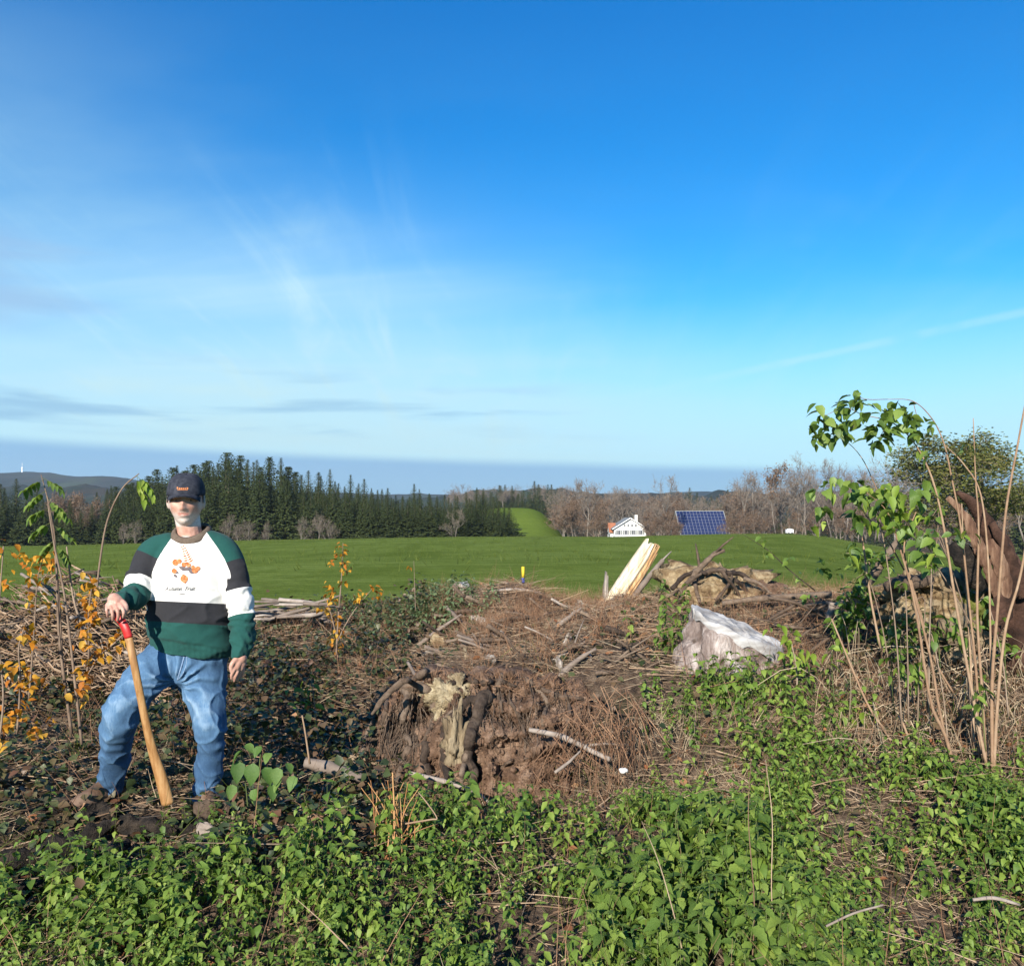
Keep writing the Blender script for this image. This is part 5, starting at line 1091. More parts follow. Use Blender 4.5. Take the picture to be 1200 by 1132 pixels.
# --- root heap behind the grey stump, its branch raised like an arm
hb = thing('root_heap', 'heap of yellowish broken roots and brown earth behind the grey stump', 'tree stump', W(850, 708, 8.0))
V, Q, T = lump(W(836, 697, 8.1), (.50, .42, .27), .40, 1.9, 21, 44, 30); MB().add(V, Q, T, rnd=0).build('rotten_core', M['yellow_wood'], hb)
V, Q, T = lump(W(885, 706, 8.2), (.48, .45, .24), .30, 1.9, 25, 40, 26); MB().add(V, Q, T, rnd=0).build('earth', M['red_soil'], hb)
HB_ = None
for i, (rows, r_) in enumerate([([(788, 690), (800, 676), (816, 670), (828, 672)], .024), ([(796, 705), (806, 684), (822, 672)], .02), ([(846, 668), (852, 678), (862, 690), (870, 705)], .02), ([(852, 672), (866, 672), (880, 680)], .03), ([(812, 676), (816, 692), (820, 706)], .024), ([(838, 704), (850, 690), (858, 676), (850, 668)], .016), ([(862, 680), (874, 690), (880, 706)], .022), ([(826, 672), (838, 668), (850, 669)], .03), ([(800, 700), (796, 690), (784, 700)], .012), ([(840, 690), (830, 700), (826, 712)], .016), ([(872, 678), (890, 684), (904, 696)], .02)]):
    P = smooth_path(np.array([W(x_, y_, 7.62 + .12 * math.sin(i * 2.1 + q)) for q, (x_, y_) in enumerate(rows)]), 4); V, Q, T = tube(P, np.linspace(r_, r_ * .6, len(P)), 7, rough=.3, seed=i); MB().add(V, Q, T).build('root', M['root'] if i % 3 else M['dark_root'], hb)
stick('dead_branch', 'crooked branch raised from the root heap with pale broken tip', 'branch', [(806, 686, 7.75, .036), (817, 669, 7.72, .028), (829, 657, 7.7, .024), (838, 649, 7.7, .022), (849, 645, 7.7, .018)], 'root', kids=2, rough=.35)
stick('dead_branch', 'long straight pole lying level right of the grey stump', 'branch', [(846, 707, 7.3, .020), (885, 702, 7.25, .026), (930, 699, 7.2, .028), (975, 697, 7.1, .030)], 'root', rough=.2)
stick('dead_branch', 'thick brown bough rising behind the leafy canes on the right', 'branch', [(968, 722, 6.6, .028), (990, 706, 6.6, .032), (1015, 684, 6.6, .036), (1035, 658, 6.6, .036), (1052, 632, 6.62, .016)], 'root', rough=.35, kids=3)
stick('dead_branch', 'short whitish branch end below the brown bough', 'branch', [(968, 730, 6.4, .02), (974, 716, 6.4, .026), (976, 706, 6.4, .03)], 'grey_stick', rough=.3)

# --- small stumps and grey pieces on the middle mounds
def small_stump(px, py, yd, w_, h_, label, tilt=0, m_='old_wood', top_m='weathered'):
    c_ = W(px, py, yd); o = thing('small_stump', label, 'tree stump', c_); n_ = 26; a_ = np.linspace(0, 2 * np.pi, n_, endpoint=False); rg = []
    for t in np.linspace(0, 1, 8):
        rad = w_ * (1.25 - .25 * t ** .6) * (1 + .10 * np.cos(4 * a_ + px) * (1 - .5 * t)); z = -.06 + (h_ + .06) * t + (t == 1) * .02 * np.sin(2 * a_ + px)
        rg.append(np.column_stack([c_[0] + np.cos(a_) * rad + tilt * h_ * t, c_[1] + np.sin(a_) * rad, c_[2] + np.broadcast_to(z, n_)]))
    V, Q, T = loft(rg); V = V + (fbm(V, 14, 3, int(px)) * .012)[:, None]; MB().add(V, Q, rnd=0).build('bark', M[m_], o)
    V, Q, T = loft([rg[-1], rg[-1] * .5 + rg[-1].mean(0) * .5 + [0, 0, .006], rg[-1] * .05 + rg[-1].mean(0) * .95 + [0, 0, .003]]); V = V + (fbm(V, 14, 3, int(px)) * .012)[:, None]; MB().add(V, Q, T[n_:], rnd=0).build('cut_face', M[top_m], o); return o
small_stump(540, 696, 9.0, .085, .105, 'small grey stump on top of the brown mound by the meadow', .1)
def wood_chunk(rows, r_, label, m_, flat=.5):
    P = smooth_path(np.array([W(*q) for q in rows]), 4); N = len(P); rad = .8 * r_ * np.sin(np.linspace(.35, 2.9, N)) ** .4; V, Q, T = tube(P, rad, 12, flat, rough=.7, seed=int(rows[0][0])); return tag(MB().add(V, Q, T, rnd=0).build('wood_chunk', M[m_], None, origin=P[0], smooth=False), label, 'piece of wood')
wood_chunk([(603, 744, 7.3), (615, 752, 7.2), (632, 765, 7.1)], .085, 'grey weathered chunk of wood half buried in the brown plateau', 'old_wood')
wood_chunk([(552, 724, 8.2), (562, 727, 8.15), (572, 733, 8.1)], .05, 'small pale chunk of wood low on the brown mound', 'old_wood')
wood_chunk([(506, 748, 7.6), (514, 752, 7.55), (520, 757, 7.5)], .06, 'whitish broken lump of wood left of the grey weathered chunk', 'yellow_wood')
wood_chunk([(676, 712, 8.6), (680, 706, 8.6), (687, 716, 8.6)], .04, 'little splintered stub left of the pale split slab', 'old_wood')
wood_chunk([(562, 693, 9.0), (575, 691, 9.0), (590, 694, 9.0)], .045, 'pale log end among the sticks on the brown mound', 'old_wood')
wood_chunk([(752, 775, 6.4), (748, 765, 6.4), (757, 752, 6.45)], .07, 'orange brown stub beside the tall nettles', 'amber_wood')
for rows, lab in (([(656, 742, 7.3, .009), (660, 755, 7.25, .011), (668, 768, 7.2, .010), (680, 774, 7.15, .008)], 'whitish antler shaped stick on the plateau left of the nettles'), ([(704, 770, 6.6, .012), (708, 785, 6.5, .016), (718, 796, 6.45, .017), (724, 810, 6.4, .016)], 'pale crooked stick standing at the plateau edge'), ([(720, 770, 6.5, .008), (721, 785, 6.45, .010), (720, 800, 6.4, .009)], 'thin pale stick beside the crooked stick at the plateau edge'), ([(668, 766, 6.9, .008), (700, 770, 6.85, .012), (720, 778, 6.8, .008)], 'whitish flat lying stick behind the crooked stick'),
                  ([(494, 806, 5.25, .013), (497, 795, 5.25, .010), (501, 783, 5.27, .004)], 'short pointed white stick on the root plate crest'), ([(478, 776, 5.9, .010), (483, 785, 5.8, .012), (488, 792, 5.7, .010)], 'pale stub behind the crest of the root plate'), ([(620, 855, 4.74, .012), (655, 862, 4.70, .016), (690, 878, 4.62, .014), (715, 890, 4.55, .012)], 'long pale branch lying across the right half of the root plate'),
                  ([(358, 893, 4.7, .030), (380, 898, 4.68, .036), (405, 905, 4.66, .030), (425, 912, 4.66, .022)], 'thick pale brown stick at the left foot of the root plate'), ([(480, 905, 4.45, .010), (530, 918, 4.45, .012), (560, 930, 4.4, .010), (575, 942, 4.36, .006)], 'slender stick lying along the front foot of the root plate'), ([(650, 905, 4.4, .008), (664, 895, 4.42, .009), (680, 880, 4.45, .005)], 'thin bleached stick leaning in the dry tangle')):
    stick('dead_branch', lab, 'branch', rows, 'grey_stick', rough=.3, kids=1 if len(rows) > 3 else 0)

# --- twisted broken trunk at the right edge
tk = thing('broken_trunk', 'dark twisted broken trunk with reddish split wood at the right edge', 'tree stump', W(1185, 770, 5.6))
rows = [(1196, 790, 5.6, .13), (1193, 745, 5.6, .125), (1190, 705, 5.6, .12), (1181, 668, 5.58, .105), (1165, 635, 5.55, .088), (1149, 608, 5.52, .068), (1134, 588, 5.5, .042), (1118, 577, 5.48, .018)]; rows = [(x_ + 3, y_, d_, r_ * .84) for x_, y_, d_, r_ in rows]
P = smooth_path(PX(rows), 6); V, Q, T = tube(P[:, :3], P[:, 3], 26, .8, rough=.32, seed=4); MB().add(V, Q, T, rnd=0).build('bark', M['burnt_bark'], tk)
for rows, m_, ff in (([(1168, 700, 5.44, .02), (1160, 672, 5.43, .036), (1149, 645, 5.42, .036), (1138, 620, 5.42, .034), (1127, 600, 5.43, .026), (1110, 583, 5.44, .014)], 'split_red', .5), ([(1180, 705, 5.43, .03), (1176, 675, 5.42, .045), (1166, 650, 5.42, .04), (1160, 632, 5.43, .02)], 'split_red', .4), ([(1200, 700, 5.46, .035), (1192, 672, 5.45, .042), (1178, 640, 5.45, .036), (1162, 612, 5.46, .02)], 'burnt_bark', .5), ([(1152, 690, 5.48, .03), (1138, 668, 5.47, .075), (1126, 648, 5.48, .07), (1116, 636, 5.5, .03)], 'wet_bark', .6), ([(1168, 745, 5.45, .03), (1174, 715, 5.44, .07), (1182, 690, 5.44, .07), (1186, 672, 5.44, .03)], 'burnt_bark', .4)):
    P = smooth_path(PX(rows), 6); V, Q, T = tube(P[:, :3], P[:, 3], 14, ff, rough=.4, seed=int(rows[0][0])); MB().add(V, Q, T, rnd=0).build('split_strip' if m_ == 'split_red' else 'bark_flap', M[m_], tk, smooth=m_ != 'split_red')
ry = thing('rotten_stump', 'crumbling yellowish stump with moss under the dark twisted trunk', 'tree stump', W(1095, 770, 5.9))
for i, (px, py, yd, rd, m_) in enumerate(((1090, 705, 5.95, (.30, .22, .17), 'yellow_wood'), (1065, 720, 5.85, (.18, .16, .16), 'yellow_wood'), (1128, 712, 5.85, (.20, .18, .22), 'dull_wood'), (1110, 745, 5.8, (.28, .2, .2), 'dull_wood'), (1072, 684, 5.9, (.14, .14, .06), 'yellow_wood'))):
    V, Q, T = lump(W(px, py, yd), rd, .5, 2.6, 40 + i, 36, 24); MB().add(V, Q, T, rnd=0).build('rotten_core', M[m_], ry, smooth=True)
M['moss'] = mat('moss', [(.05, .06, .015), (.11, .12, .03), (.18, .18, .06)], 18, 1, .015, 60, spec=0)
V, Q, T = lump(W(1140, 712, 5.75), (.13, .10, .17), .4, 2.6, 60, 30, 20); MB().add(V, Q, T, rnd=0).build('moss', M['moss'], ry)
stick('dead_branch', 'short grey log lying on the yellowish rotten stump', 'branch', [(1038, 688, 5.7, .035), (1055, 684, 5.7, .045), (1075, 683, 5.7, .045), (1092, 680, 5.72, .028)], 'root', rough=.5, n=12, sub=8)

# --- dark wet logs at the man's feet
for rows, lab in (([(-20, 1012, 3.72, .03), (30, 1006, 3.78, .038), (60, 993, 3.8, .034), (100, 980, 3.86, .038), (138, 965, 3.95, .026)], 'thick dark wet log running to the man\'s left foot'), ([(10, 1050, 3.5, .025), (50, 1034, 3.53, .035), (90, 1016, 3.58, .03), (125, 1002, 3.65, .035), (150, 990, 3.75, .02)], 'dark wet log in front of the thicker log by the man'), ([(140, 968, 3.95, .035), (180, 970, 3.95, .05), (225, 968, 3.95, .04), (265, 972, 3.95, .05), (320, 980, 3.9, .035)], 'dark low log lying under the man\'s right foot'), ([(60, 940, 4.15, .03), (100, 950, 4.12, .045), (140, 952, 4.1, .04)], 'dark rounded log end behind the thick wet log')):
    stick('dark_log', lab, 'log', rows, 'wet_bark', rough=.7, n=18, sub=9)
wood_chunk([(228, 948, 3.98), (246, 950, 3.96), (268, 952, 3.98)], .06, 'flat brown plank end just under the right shoe', 'root', .4)
wood_chunk([(232, 972, 3.8), (246, 973, 3.79), (258, 976, 3.79)], .035, 'grey flat stone like wood piece before the right shoe', 'grey_stick', .6)

# --- heaps of brush: single branches
gl = 'bare branches of the brush heap at the left'
bt = MB()
for q in range(1500):
    px = random.uniform(-90, 205); f_ = math.exp(-((px - 85) / 75) ** 2); py = 668 + random.random() ** .9 * 135 + (1 - f_) * 45; yd = 7.75 - (py - 665) * .0125 + random.uniform(-.15, .15); L = random.uniform(8, 38); a_ = random.gauss(.2, .55); dx, dy = math.cos(a_) * L / 2, math.sin(a_) * L / 2; r_ = random.uniform(.002, .007)
    V, Q, T = tube([W(px - dx, py - dy, yd + random.uniform(-.15, .15)), W(px + random.gauss(0, 2), py + random.gauss(0, 2), yd), W(px + dx, py + dy, yd + random.uniform(-.15, .15))], [r_, r_, r_ * .5], 4); bt.add(V, Q, T)
tag(bt.build('brush_twigs', M['twig']), kind='stuff')
for q in range(75):
    px = random.uniform(-40, 185); f_ = math.exp(-((px - 85) / 70) ** 2); py = 672 + random.uniform(0, 1) ** 1.3 * 110 + (1 - f_) * 40; yd = 7.6 - (py - 665) * .011 + random.uniform(-.2, .3)
    L = random.uniform(18, 50); a_ = random.gauss(.25, .42) * random.choice((1, 1, -1)); dx, dy = math.cos(a_) * L, math.sin(a_) * L; r_ = random.uniform(.006, .020)
    stick('dead_branch', 'bare grey branch tangled in the brush heap left of the man', 'branch', [(px - dx / 2, py - dy / 2, yd + random.uniform(-.2, .2), r_), (px + random.uniform(-4, 4), py + random.uniform(-5, 3), yd - .05, r_ * .9), (px + dx / 2, py + dy / 2, yd + random.uniform(-.2, .2), r_ * .5)], 'grey_stick' if q % 3 == 0 else 'root', gl, 6, kids=1 if q % 3 == 0 else 0)
for q in range(26):
    px = random.uniform(285, 385); py = random.uniform(702, 728); yd = random.uniform(8.6, 9.2); L = random.uniform(25, 60); a_ = random.gauss(0, .16); r_ = random.uniform(.010, .026)
    stick('dead_branch', 'bare branch in the low brush row right of the man', 'branch', [(px - L / 2, py - a_ * L / 2, yd, r_), (px, py + random.uniform(-2, 2), yd - .05, r_), (px + L / 2, py + a_ * L / 2, yd, r_ * .6)], 'grey_stick', 'bare branches of the low brush row right of the man', 6)
for q in range(20):
    px = random.uniform(545, 665); py = np.interp(px, [545, 610, 665], [694, 692, 712]) + random.uniform(-2, 14); yd = random.uniform(8.7, 9.2); L = random.uniform(25, 60); a_ = np.interp(px, [545, 610, 665], [-.08, .15, .5]) + random.gauss(0, .1); r_ = random.uniform(.008, .018)
    stick('dead_branch', 'pale branch bent over the brown mound by the marker stake', 'branch', [(px - L / 2, py - a_ * L / 2, yd, r_), (px, py - 3, yd - .05, r_), (px + L / 2, py + a_ * L / 2, yd, r_ * .6)], 'grey_stick', 'pale branches on the brown mound by the marker stake', 6)
for q in range(30):
    px = random.uniform(900, 1060); py = random.uniform(700, 790); yd = 6.9 - (py - 700) * .012; L = random.uniform(25, 70); a_ = random.gauss(-.4, .5); r_ = random.uniform(.006, .014)
    stick('dead_branch', 'dry brown branch in the tangle under the leafy canes', 'branch', [(px - L / 2, py - a_ * L / 2, yd, r_), (px, py + random.uniform(-6, 2), yd - .1, r_), (px + L / 2, py + a_ * L / 2, yd + random.uniform(-.2, .2), r_ * .5)], 'root', 'dry branches under the leafy canes', 6)

gs = 'broken branches strewn over the brown rise behind the root plate'
for q in range(46):
    px = random.uniform(490, 790); py = random.uniform(708, 792); g_ = G1(px, py)
    if not np.isfinite(g_[0]): continue
    yd = g_[1]; L = random.uniform(20, 66); a_ = random.uniform(-.9, .8); r_ = random.uniform(.006, .020); lift = random.uniform(2, 12)
    stick('dead_branch', 'broken branch lying on the brown rise behind the root plate', 'branch', [(px - L / 2, py - a_ * L / 2 - lift, yd - .05, r_), (px + random.uniform(-5, 5), py - random.uniform(2, 8), yd - .05, r_), (px + L / 2, py + a_ * L / 2 - 2, yd - .05, r_ * .5)], random.choice(('grey_stick', 'root', 'root', 'dark_root')), gs, 7, rough=.35, kids=1 if q % 2 else 0)
for px, py, sz in ((520, 735, .07), (585, 748, .06), (640, 735, .05), (668, 752, .06), (700, 742, .05), (545, 768, .06), (575, 775, .05), (655, 780, .06), (690, 772, .045), (735, 730, .06), (610, 722, .05), (500, 768, .05)):
    g_ = G1(px, py); a_ = random.uniform(0, 3.1); d_ = np.array([math.cos(a_), math.sin(a_), random.uniform(-.1, .5)]) * sz * random.uniform(1.0, 1.8); P = smooth_path(np.array([g_ - d_, g_ + [0, 0, sz * .4], g_ + d_]), 4); N = len(P)
    V, Q, T = tube(P, sz * .55 * np.sin(np.linspace(.4, 2.8, N)) ** .4, 9, .6, rough=.6, seed=int(px)); o = MB().add(V, Q, T, rnd=random.random()).build('wood_chunk', M[random.choice(('old_wood', 'root', 'dull_wood'))], None, origin=g_, smooth=False); tag(o, 'rough lump of rotting wood on the brown rise behind the root plate', 'piece of wood', 'lumps of rotting wood on the brown rise')

# --- yellow and blue marker stake
M['yellow_paint'] = mat('yellow_paint', [(.62, .42, .02), (.70, .50, .04)], 20, .6); M['blue_paint'] = mat('blue_paint', [(.03, .05, .22), (.05, .08, .30)], 20, .6); M['white_paint'] = mat('white_paint', [(.55, .53, .48), (.66, .64, .60)], 20, .7)
mk = thing('marker_stake', 'thin marker stake painted yellow and blue before the meadow', 'stake', W(613, 704, 9.3))
for i, (y0, y1, m_) in enumerate(((664, 677, 'yellow_paint'), (677, 686, 'blue_paint'), (686, 696, 'yellow_paint'), (696, 708, 'white_paint'))):
    V, Q, T = tube([W(613, y1 - .05, 9.3), W(613, y0, 9.3)], .017, 10); MB().add(V, Q, T).build('painted_band', M[m_], mk)
# pale stone
V, Q, T = lump(W(731, 903, 4.42), (.024, .02, .015), .25, 1.5, 4, 14, 10); tag(MB().add(V, Q, T).build('stone', M['white_paint'], None, origin=W(731, 906, 4.42)), 'small white stone on the bare soil patch of the bank', 'stone')

# ------------------------------------------------------------------ plants
def proj(P): return 600 + F * P[:, 0] / P[:, 1], HOR - F * (P[:, 2] - CAMZ) / P[:, 1]
def field(n, x0, x1, y0, y1, seed):
    r = np.random.default_rng(seed); x = r.uniform(x0, x1, n); y = r.uniform(y0, y1, n); return np.column_stack([x, y, Hg(x, y)])

LEAFN = leaf(7, .30, .36, .10, .10); LEAFS = leaf(4, .30, .38, .10, 0, 0, .62)
def nettle_spec(seed, h=.30, top_big=True):
    """stem points and leaf transforms (position, yaw, pitch, roll, length) of one nettle of height h"""
    r = np.random.default_rng(seed); lean = r.normal(0, .16, 2); N = 6; t = np.linspace(0, 1, N)
    S = np.column_stack([lean[0] * h * t ** 1.5, lean[1] * h * t ** 1.5, h * t]); out = []; a0 = r.uniform(0, 6.28); nodes = 5
    for q in range(nodes):
        f = .30 + .70 * q / (nodes - 1); i = min(f * (N - 1), N - 1.001); b = int(i); p = S[b] + (S[b + 1] - S[b]) * (i - b); L = .059 * (1.15 - .38 * abs(f - .62) - .30 * (f > .95)) * r.uniform(.85, 1.2)
        for sd in (0, 1):
            out.append((p, a0 + q * 1.571 + sd * 3.1416 + r.normal(0, .2), .15 - .75 * (1 - f) + r.normal(0, .22) - .15, r.normal(0, .3), L))
    if r.random() < .8: out.append((S[-1], r.uniform(0, 6.28), .5, 0, .03)); out.append((S[-1], r.uniform(0, 6.28), .4, 0, .028))
    return S, out
def spec_template(spec, LT, stem_r=.0022, sides=3):
    S, out = spec; V, Q, T = tube(S, np.linspace(stem_r, stem_r * .6, len(S)), sides); mb = MB(); mb.add(V, Q, T, mat=0)
    scatter(mb, LT, np.array([o[0] for o in out]), rots([o[1] for o in out], np.array([o[2] for o in out]), np.array([o[3] for o in out])), np.array([o[4] for o in out]), mats=1)
    V, Q, T = mb.arrays(); return V, Q, T, np.concatenate(mb.QM), np.concatenate(mb.TM)
SPECS = [nettle_spec(700 + i, .30) for i in range(10)]; TPL = [spec_template(s_, LEAFS) for s_ in SPECS]

def nettle_mask(P):
    """how thickly nettles stand at ground points, 0..1"""
    px, py = proj(P); x, y = P[:, 0], P[:, 1]
    gap = sstep(fbm(P[:, :2], 1.9, 3, 77), -.62, -.25); gap2 = sstep(fbm(P[:, :2], 4.5, 2, 78), -.75, -.45)
    fore = sstep(py, 975, 1030) * (1 - .85 * (sstep(px, 80, 10) * sstep(py, 1120, 1050))); fore = fore * (1 - .45 * np.exp(-((px - 590) / 60) ** 2 - ((py - 1060) / 60) ** 2)) * (1 - .6 * np.exp(-((px - 1180) / 60) ** 2 - ((py - 1020) / 70) ** 2)) * (1 - .3 * np.exp(-((px - 860) / 60) ** 2 - ((py - 1180) / 60) ** 2))  # nettles thinned at the near left corner where dark leaves imitate shade
    bank = sstep(px, 700, 780) * sstep(py, 785, 835) * (1 - .35 * sstep(fbm(P[:, :2], 1.5, 3, 79), .05, .45)) * (1 - sstep(py, 1020, 1060) * 0); bank = bank * (1 - .93 * sstep(px, 960, 1010) * sstep(py, 925, 880)) * (1 - .85 * np.exp(-((px - 770) / 70) ** 2 - ((py - 905) / 45) ** 2)) * (1 - .8 * np.exp(-((px - 850) / 50) ** 2 - ((py - 930) / 40) ** 2))
    bank = bank * (1 - .6 * np.exp(-((px - 868) / 75) ** 2 - ((py - 825) / 40) ** 2))
    bank2 = sstep(px, 850, 930) * sstep(py, 890, 935) * 1.4
    fore = fore * (1 - .7 * sstep(px, 360, 320) * sstep(py, 1050, 1010)); feet = np.exp(-((px - 240) / 110) ** 2 - ((py - 985) / 24) ** 2) * .35 + .5 * np.exp(-((px - 560) / 110) ** 2 - ((py - 975) / 26) ** 2)
    d = np.maximum(np.maximum(fore, bank), np.maximum(np.clip(bank2, 0, 1), feet)) * (.15 + .85 * gap) * (.38 + .62 * gap2)
    plate_zone = (px > 385) & (px < 755) & (y > 4.55) & (y < 7.2); return np.where(plate_zone, 0, d)
P = np.vstack([field(7600, -3.4, 3.4, 1.75, 4.3, 11), field(3600, .3, 4.0, 4.0, 6.6, 12)])
keep = RNG.random(len(P)) < nettle_mask(P); P = P[keep]; px, py = proj(P)
size = RNG.uniform(.62, 1.12, len(P)) * np.where(P[:, 1] < 4, np.clip(.55 + .25 * (P[:, 1] - 1.7), .55, 1), .85) * (.8 + .35 * fbm(P[:, :2], 1.4, 2, 5))
size = np.clip(size, .4, 1.25); size = size * np.where(px < 350, np.interp(py, [960, 1030, 1120], [.5, .7, 1.0]), 1)
order = np.argsort(-size / P[:, 1] * ((px > 10) & (px < 1190) & (py < 1260))); hero = order[:150]; rest = order[150:]
mb = MB(); which = RNG.integers(0, 10, len(rest))
for i in range(10):
    ii = rest[which == i]; scatter(mb, TPL[i], P[ii], rots(RNG.uniform(0, 6.28, len(ii)), RNG.normal(0, .10, len(ii))), size[ii])
tag(mb.build('nettles', [M['nettle_stem'], M['nettle']]), kind='stuff')
# the nearest nettles one by one, leaf by leaf
LM = [MB().add(*leaf(9, .31, .32 + .1 * q, .10, .13, .01, .62), rnd=0).mesh('nettle_leaf', M['nettle']) for q in range(3)]
def spec_thing(spec, name, label, cat, group, stem_m, leaf_meshes):
    S, out = spec; o = thing(name, label, cat, (0, 0, 0), group); V, Q, T = tube(S, np.linspace(.0026, .0014, len(S)), 5); MB().add(V, Q, T, rnd=0).build('stem', stem_m, o)
    for q, (p, a_, b_, c_, L) in enumerate(out):
        lf_ = bpy.data.objects.new('leaf', leaf_meshes[q % len(leaf_meshes)]); COL.objects.link(lf_); lf_.parent = o; lf_.location = p.tolist() if hasattr(p, 'tolist') else p
        lf_.rotation_mode = 'XYZ'; lf_.rotation_euler = Matrix(rots([a_], np.array([b_]), np.array([c_]))[0].tolist()).to_euler(); lf_.scale = (L, L, L)
    return o
protos = [spec_thing(SPECS[i], 'nettle_plant', 'green stinging nettle among the others in the foreground bed', 'nettle', 'stinging nettles in the foreground bed', M['nettle_stem'], LM) for i in range(6)]
for n_, i in enumerate(hero):
    o = protos[n_] if n_ < 6 else copy_tree(protos[n_ % 6]); o.location = P[i].tolist(); o.rotation_euler = (random.gauss(0, .1), random.gauss(0, .1), random.uniform(0, 6.28)); o.scale = (float(size[i]),) * 3
    if P[i][1] > 4.0: o['label'] = 'green stinging nettle growing on the bank at the right'; o['group'] = 'stinging nettles on the right bank'
# tall nettles before the grey stump
tall = []
for k_, (px_, py_, yd, h) in enumerate(((776, 800, 6.1, .50), (784, 802, 6.0, .56), (793, 800, 6.05, .48), (805, 790, 6.2, .52), (812, 786, 6.25, .46), (742, 806, 5.9, .24), (768, 812, 5.8, .36), (834, 812, 5.3, .22), (845, 806, 5.32, .24), (823, 816, 5.3, .24), (858, 818, 5.25, .2), (872, 812, 5.3, .2), (830, 826, 5.2, .28), (848, 830, 5.15, .30), (866, 832, 5.1, .26), (882, 826, 5.2, .28), (895, 818, 5.25, .24))):
    r = np.random.default_rng(900 + k_); N = 7; t = np.linspace(0, 1, N); S = np.column_stack([r.normal(0, .05) * t ** 2, r.normal(0, .05) * t ** 2, h * t]); out = []
    nn_ = int(h / .045); a0 = r.uniform(0, 6.28)
    for q in range(nn_):
        f = .15 + .85 * q / max(nn_ - 1, 1); i = min(f * (N - 1), N - 1.001); b = int(i); p = S[b] + (S[b + 1] - S[b]) * (i - b)
        for sd in (0, 1): out.append((p, a0 + q * 1.571 + sd * 3.1416 + r.normal(0, .2), -.55 + .4 * f + r.normal(0, .15), r.normal(0, .25), .075 * (1.1 - .55 * f) * r.uniform(.85, 1.15)))
    o = spec_thing((S, out), 'nettle_plant', 'tall upright nettle in the clump left of the grey stump' if k_ < 8 else 'low nettle growing against the bark of the grey stump', 'nettle', 'tall nettles left of the grey stump' if k_ < 8 else 'low nettles against the grey stump', M['nettle_stem'], LM)
    g_ = W(px_, py_, yd); o.location = (g_[0], g_[1], float(Hg(g_[0], g_[1])) - .01)

# --- dark bramble carpet on the left and behind; lower-left leaves stand in for shade
def bramble_shade_mask(P):
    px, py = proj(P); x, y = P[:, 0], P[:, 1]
    left = np.maximum(sstep(px, 500, 430) * sstep(py, 722, 760) * sstep(py, 1060, 1010), 1.0 * sstep(px, 170, 80) * sstep(py, 940, 980) * sstep(py, 1150, 1060)); far = sstep(px, 360, 420) * sstep(px, 570, 520) * sstep(py, 705, 715) * sstep(py, 780, 750)  # second term of left: dark leaves added in the near corner to imitate shade
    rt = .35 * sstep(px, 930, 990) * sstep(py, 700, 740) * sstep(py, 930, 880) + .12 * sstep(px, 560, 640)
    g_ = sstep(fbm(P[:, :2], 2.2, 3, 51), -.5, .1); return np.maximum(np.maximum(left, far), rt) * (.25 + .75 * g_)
P = np.vstack([field(75000, -5.5, 4.5, 3.6, 10.5, 21), field(6000, -2.6, -.8, 2.5, 3.6, 22)]); P = P[RNG.random(len(P)) < bramble_shade_mask(P)]; N = len(P); hgt = RNG.beta(1.2, 1.6, N) * (.12 + .26 * sstep(fbm(P[:, :2], 1.6, 2, 52), -.3, .5)); pxb, _ = proj(P); hgt = hgt * np.where(pxb > 500, .3, 1); P[:, 2] += hgt
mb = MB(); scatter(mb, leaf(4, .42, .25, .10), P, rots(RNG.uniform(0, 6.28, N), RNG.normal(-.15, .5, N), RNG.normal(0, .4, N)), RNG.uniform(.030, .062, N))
tag(mb.build('bramble_and_shade_leaves', M['bramble']), kind='stuff')
# pale green weeds on the low rise in the middle distance
P = field(2600, -2.2, .2, 7.2, 9.8, 23); px, py = proj(P); keep = (RNG.random(len(P)) < .9 * np.exp(-((px - 490) / 70) ** 2 - ((py - 722) / 20) ** 2)); P = P[keep]
M['sage'] = mat('sage_leaf', [(.06, .10, .04), (.11, .16, .07), (.18, .23, .11)], 10, .6, rnd=.8, translucent=.25)
mb = MB(); 
for i in range(10):
    ii = np.arange(i, len(P), 10); scatter(mb, TPL[i], P[ii], rots(RNG.uniform(0, 6.28, len(ii)), RNG.normal(0, .1, len(ii))), RNG.uniform(.4, .8, len(ii)))
tag(mb.build('pale_weeds', [M['nettle_stem'], M['sage']]), kind='stuff')

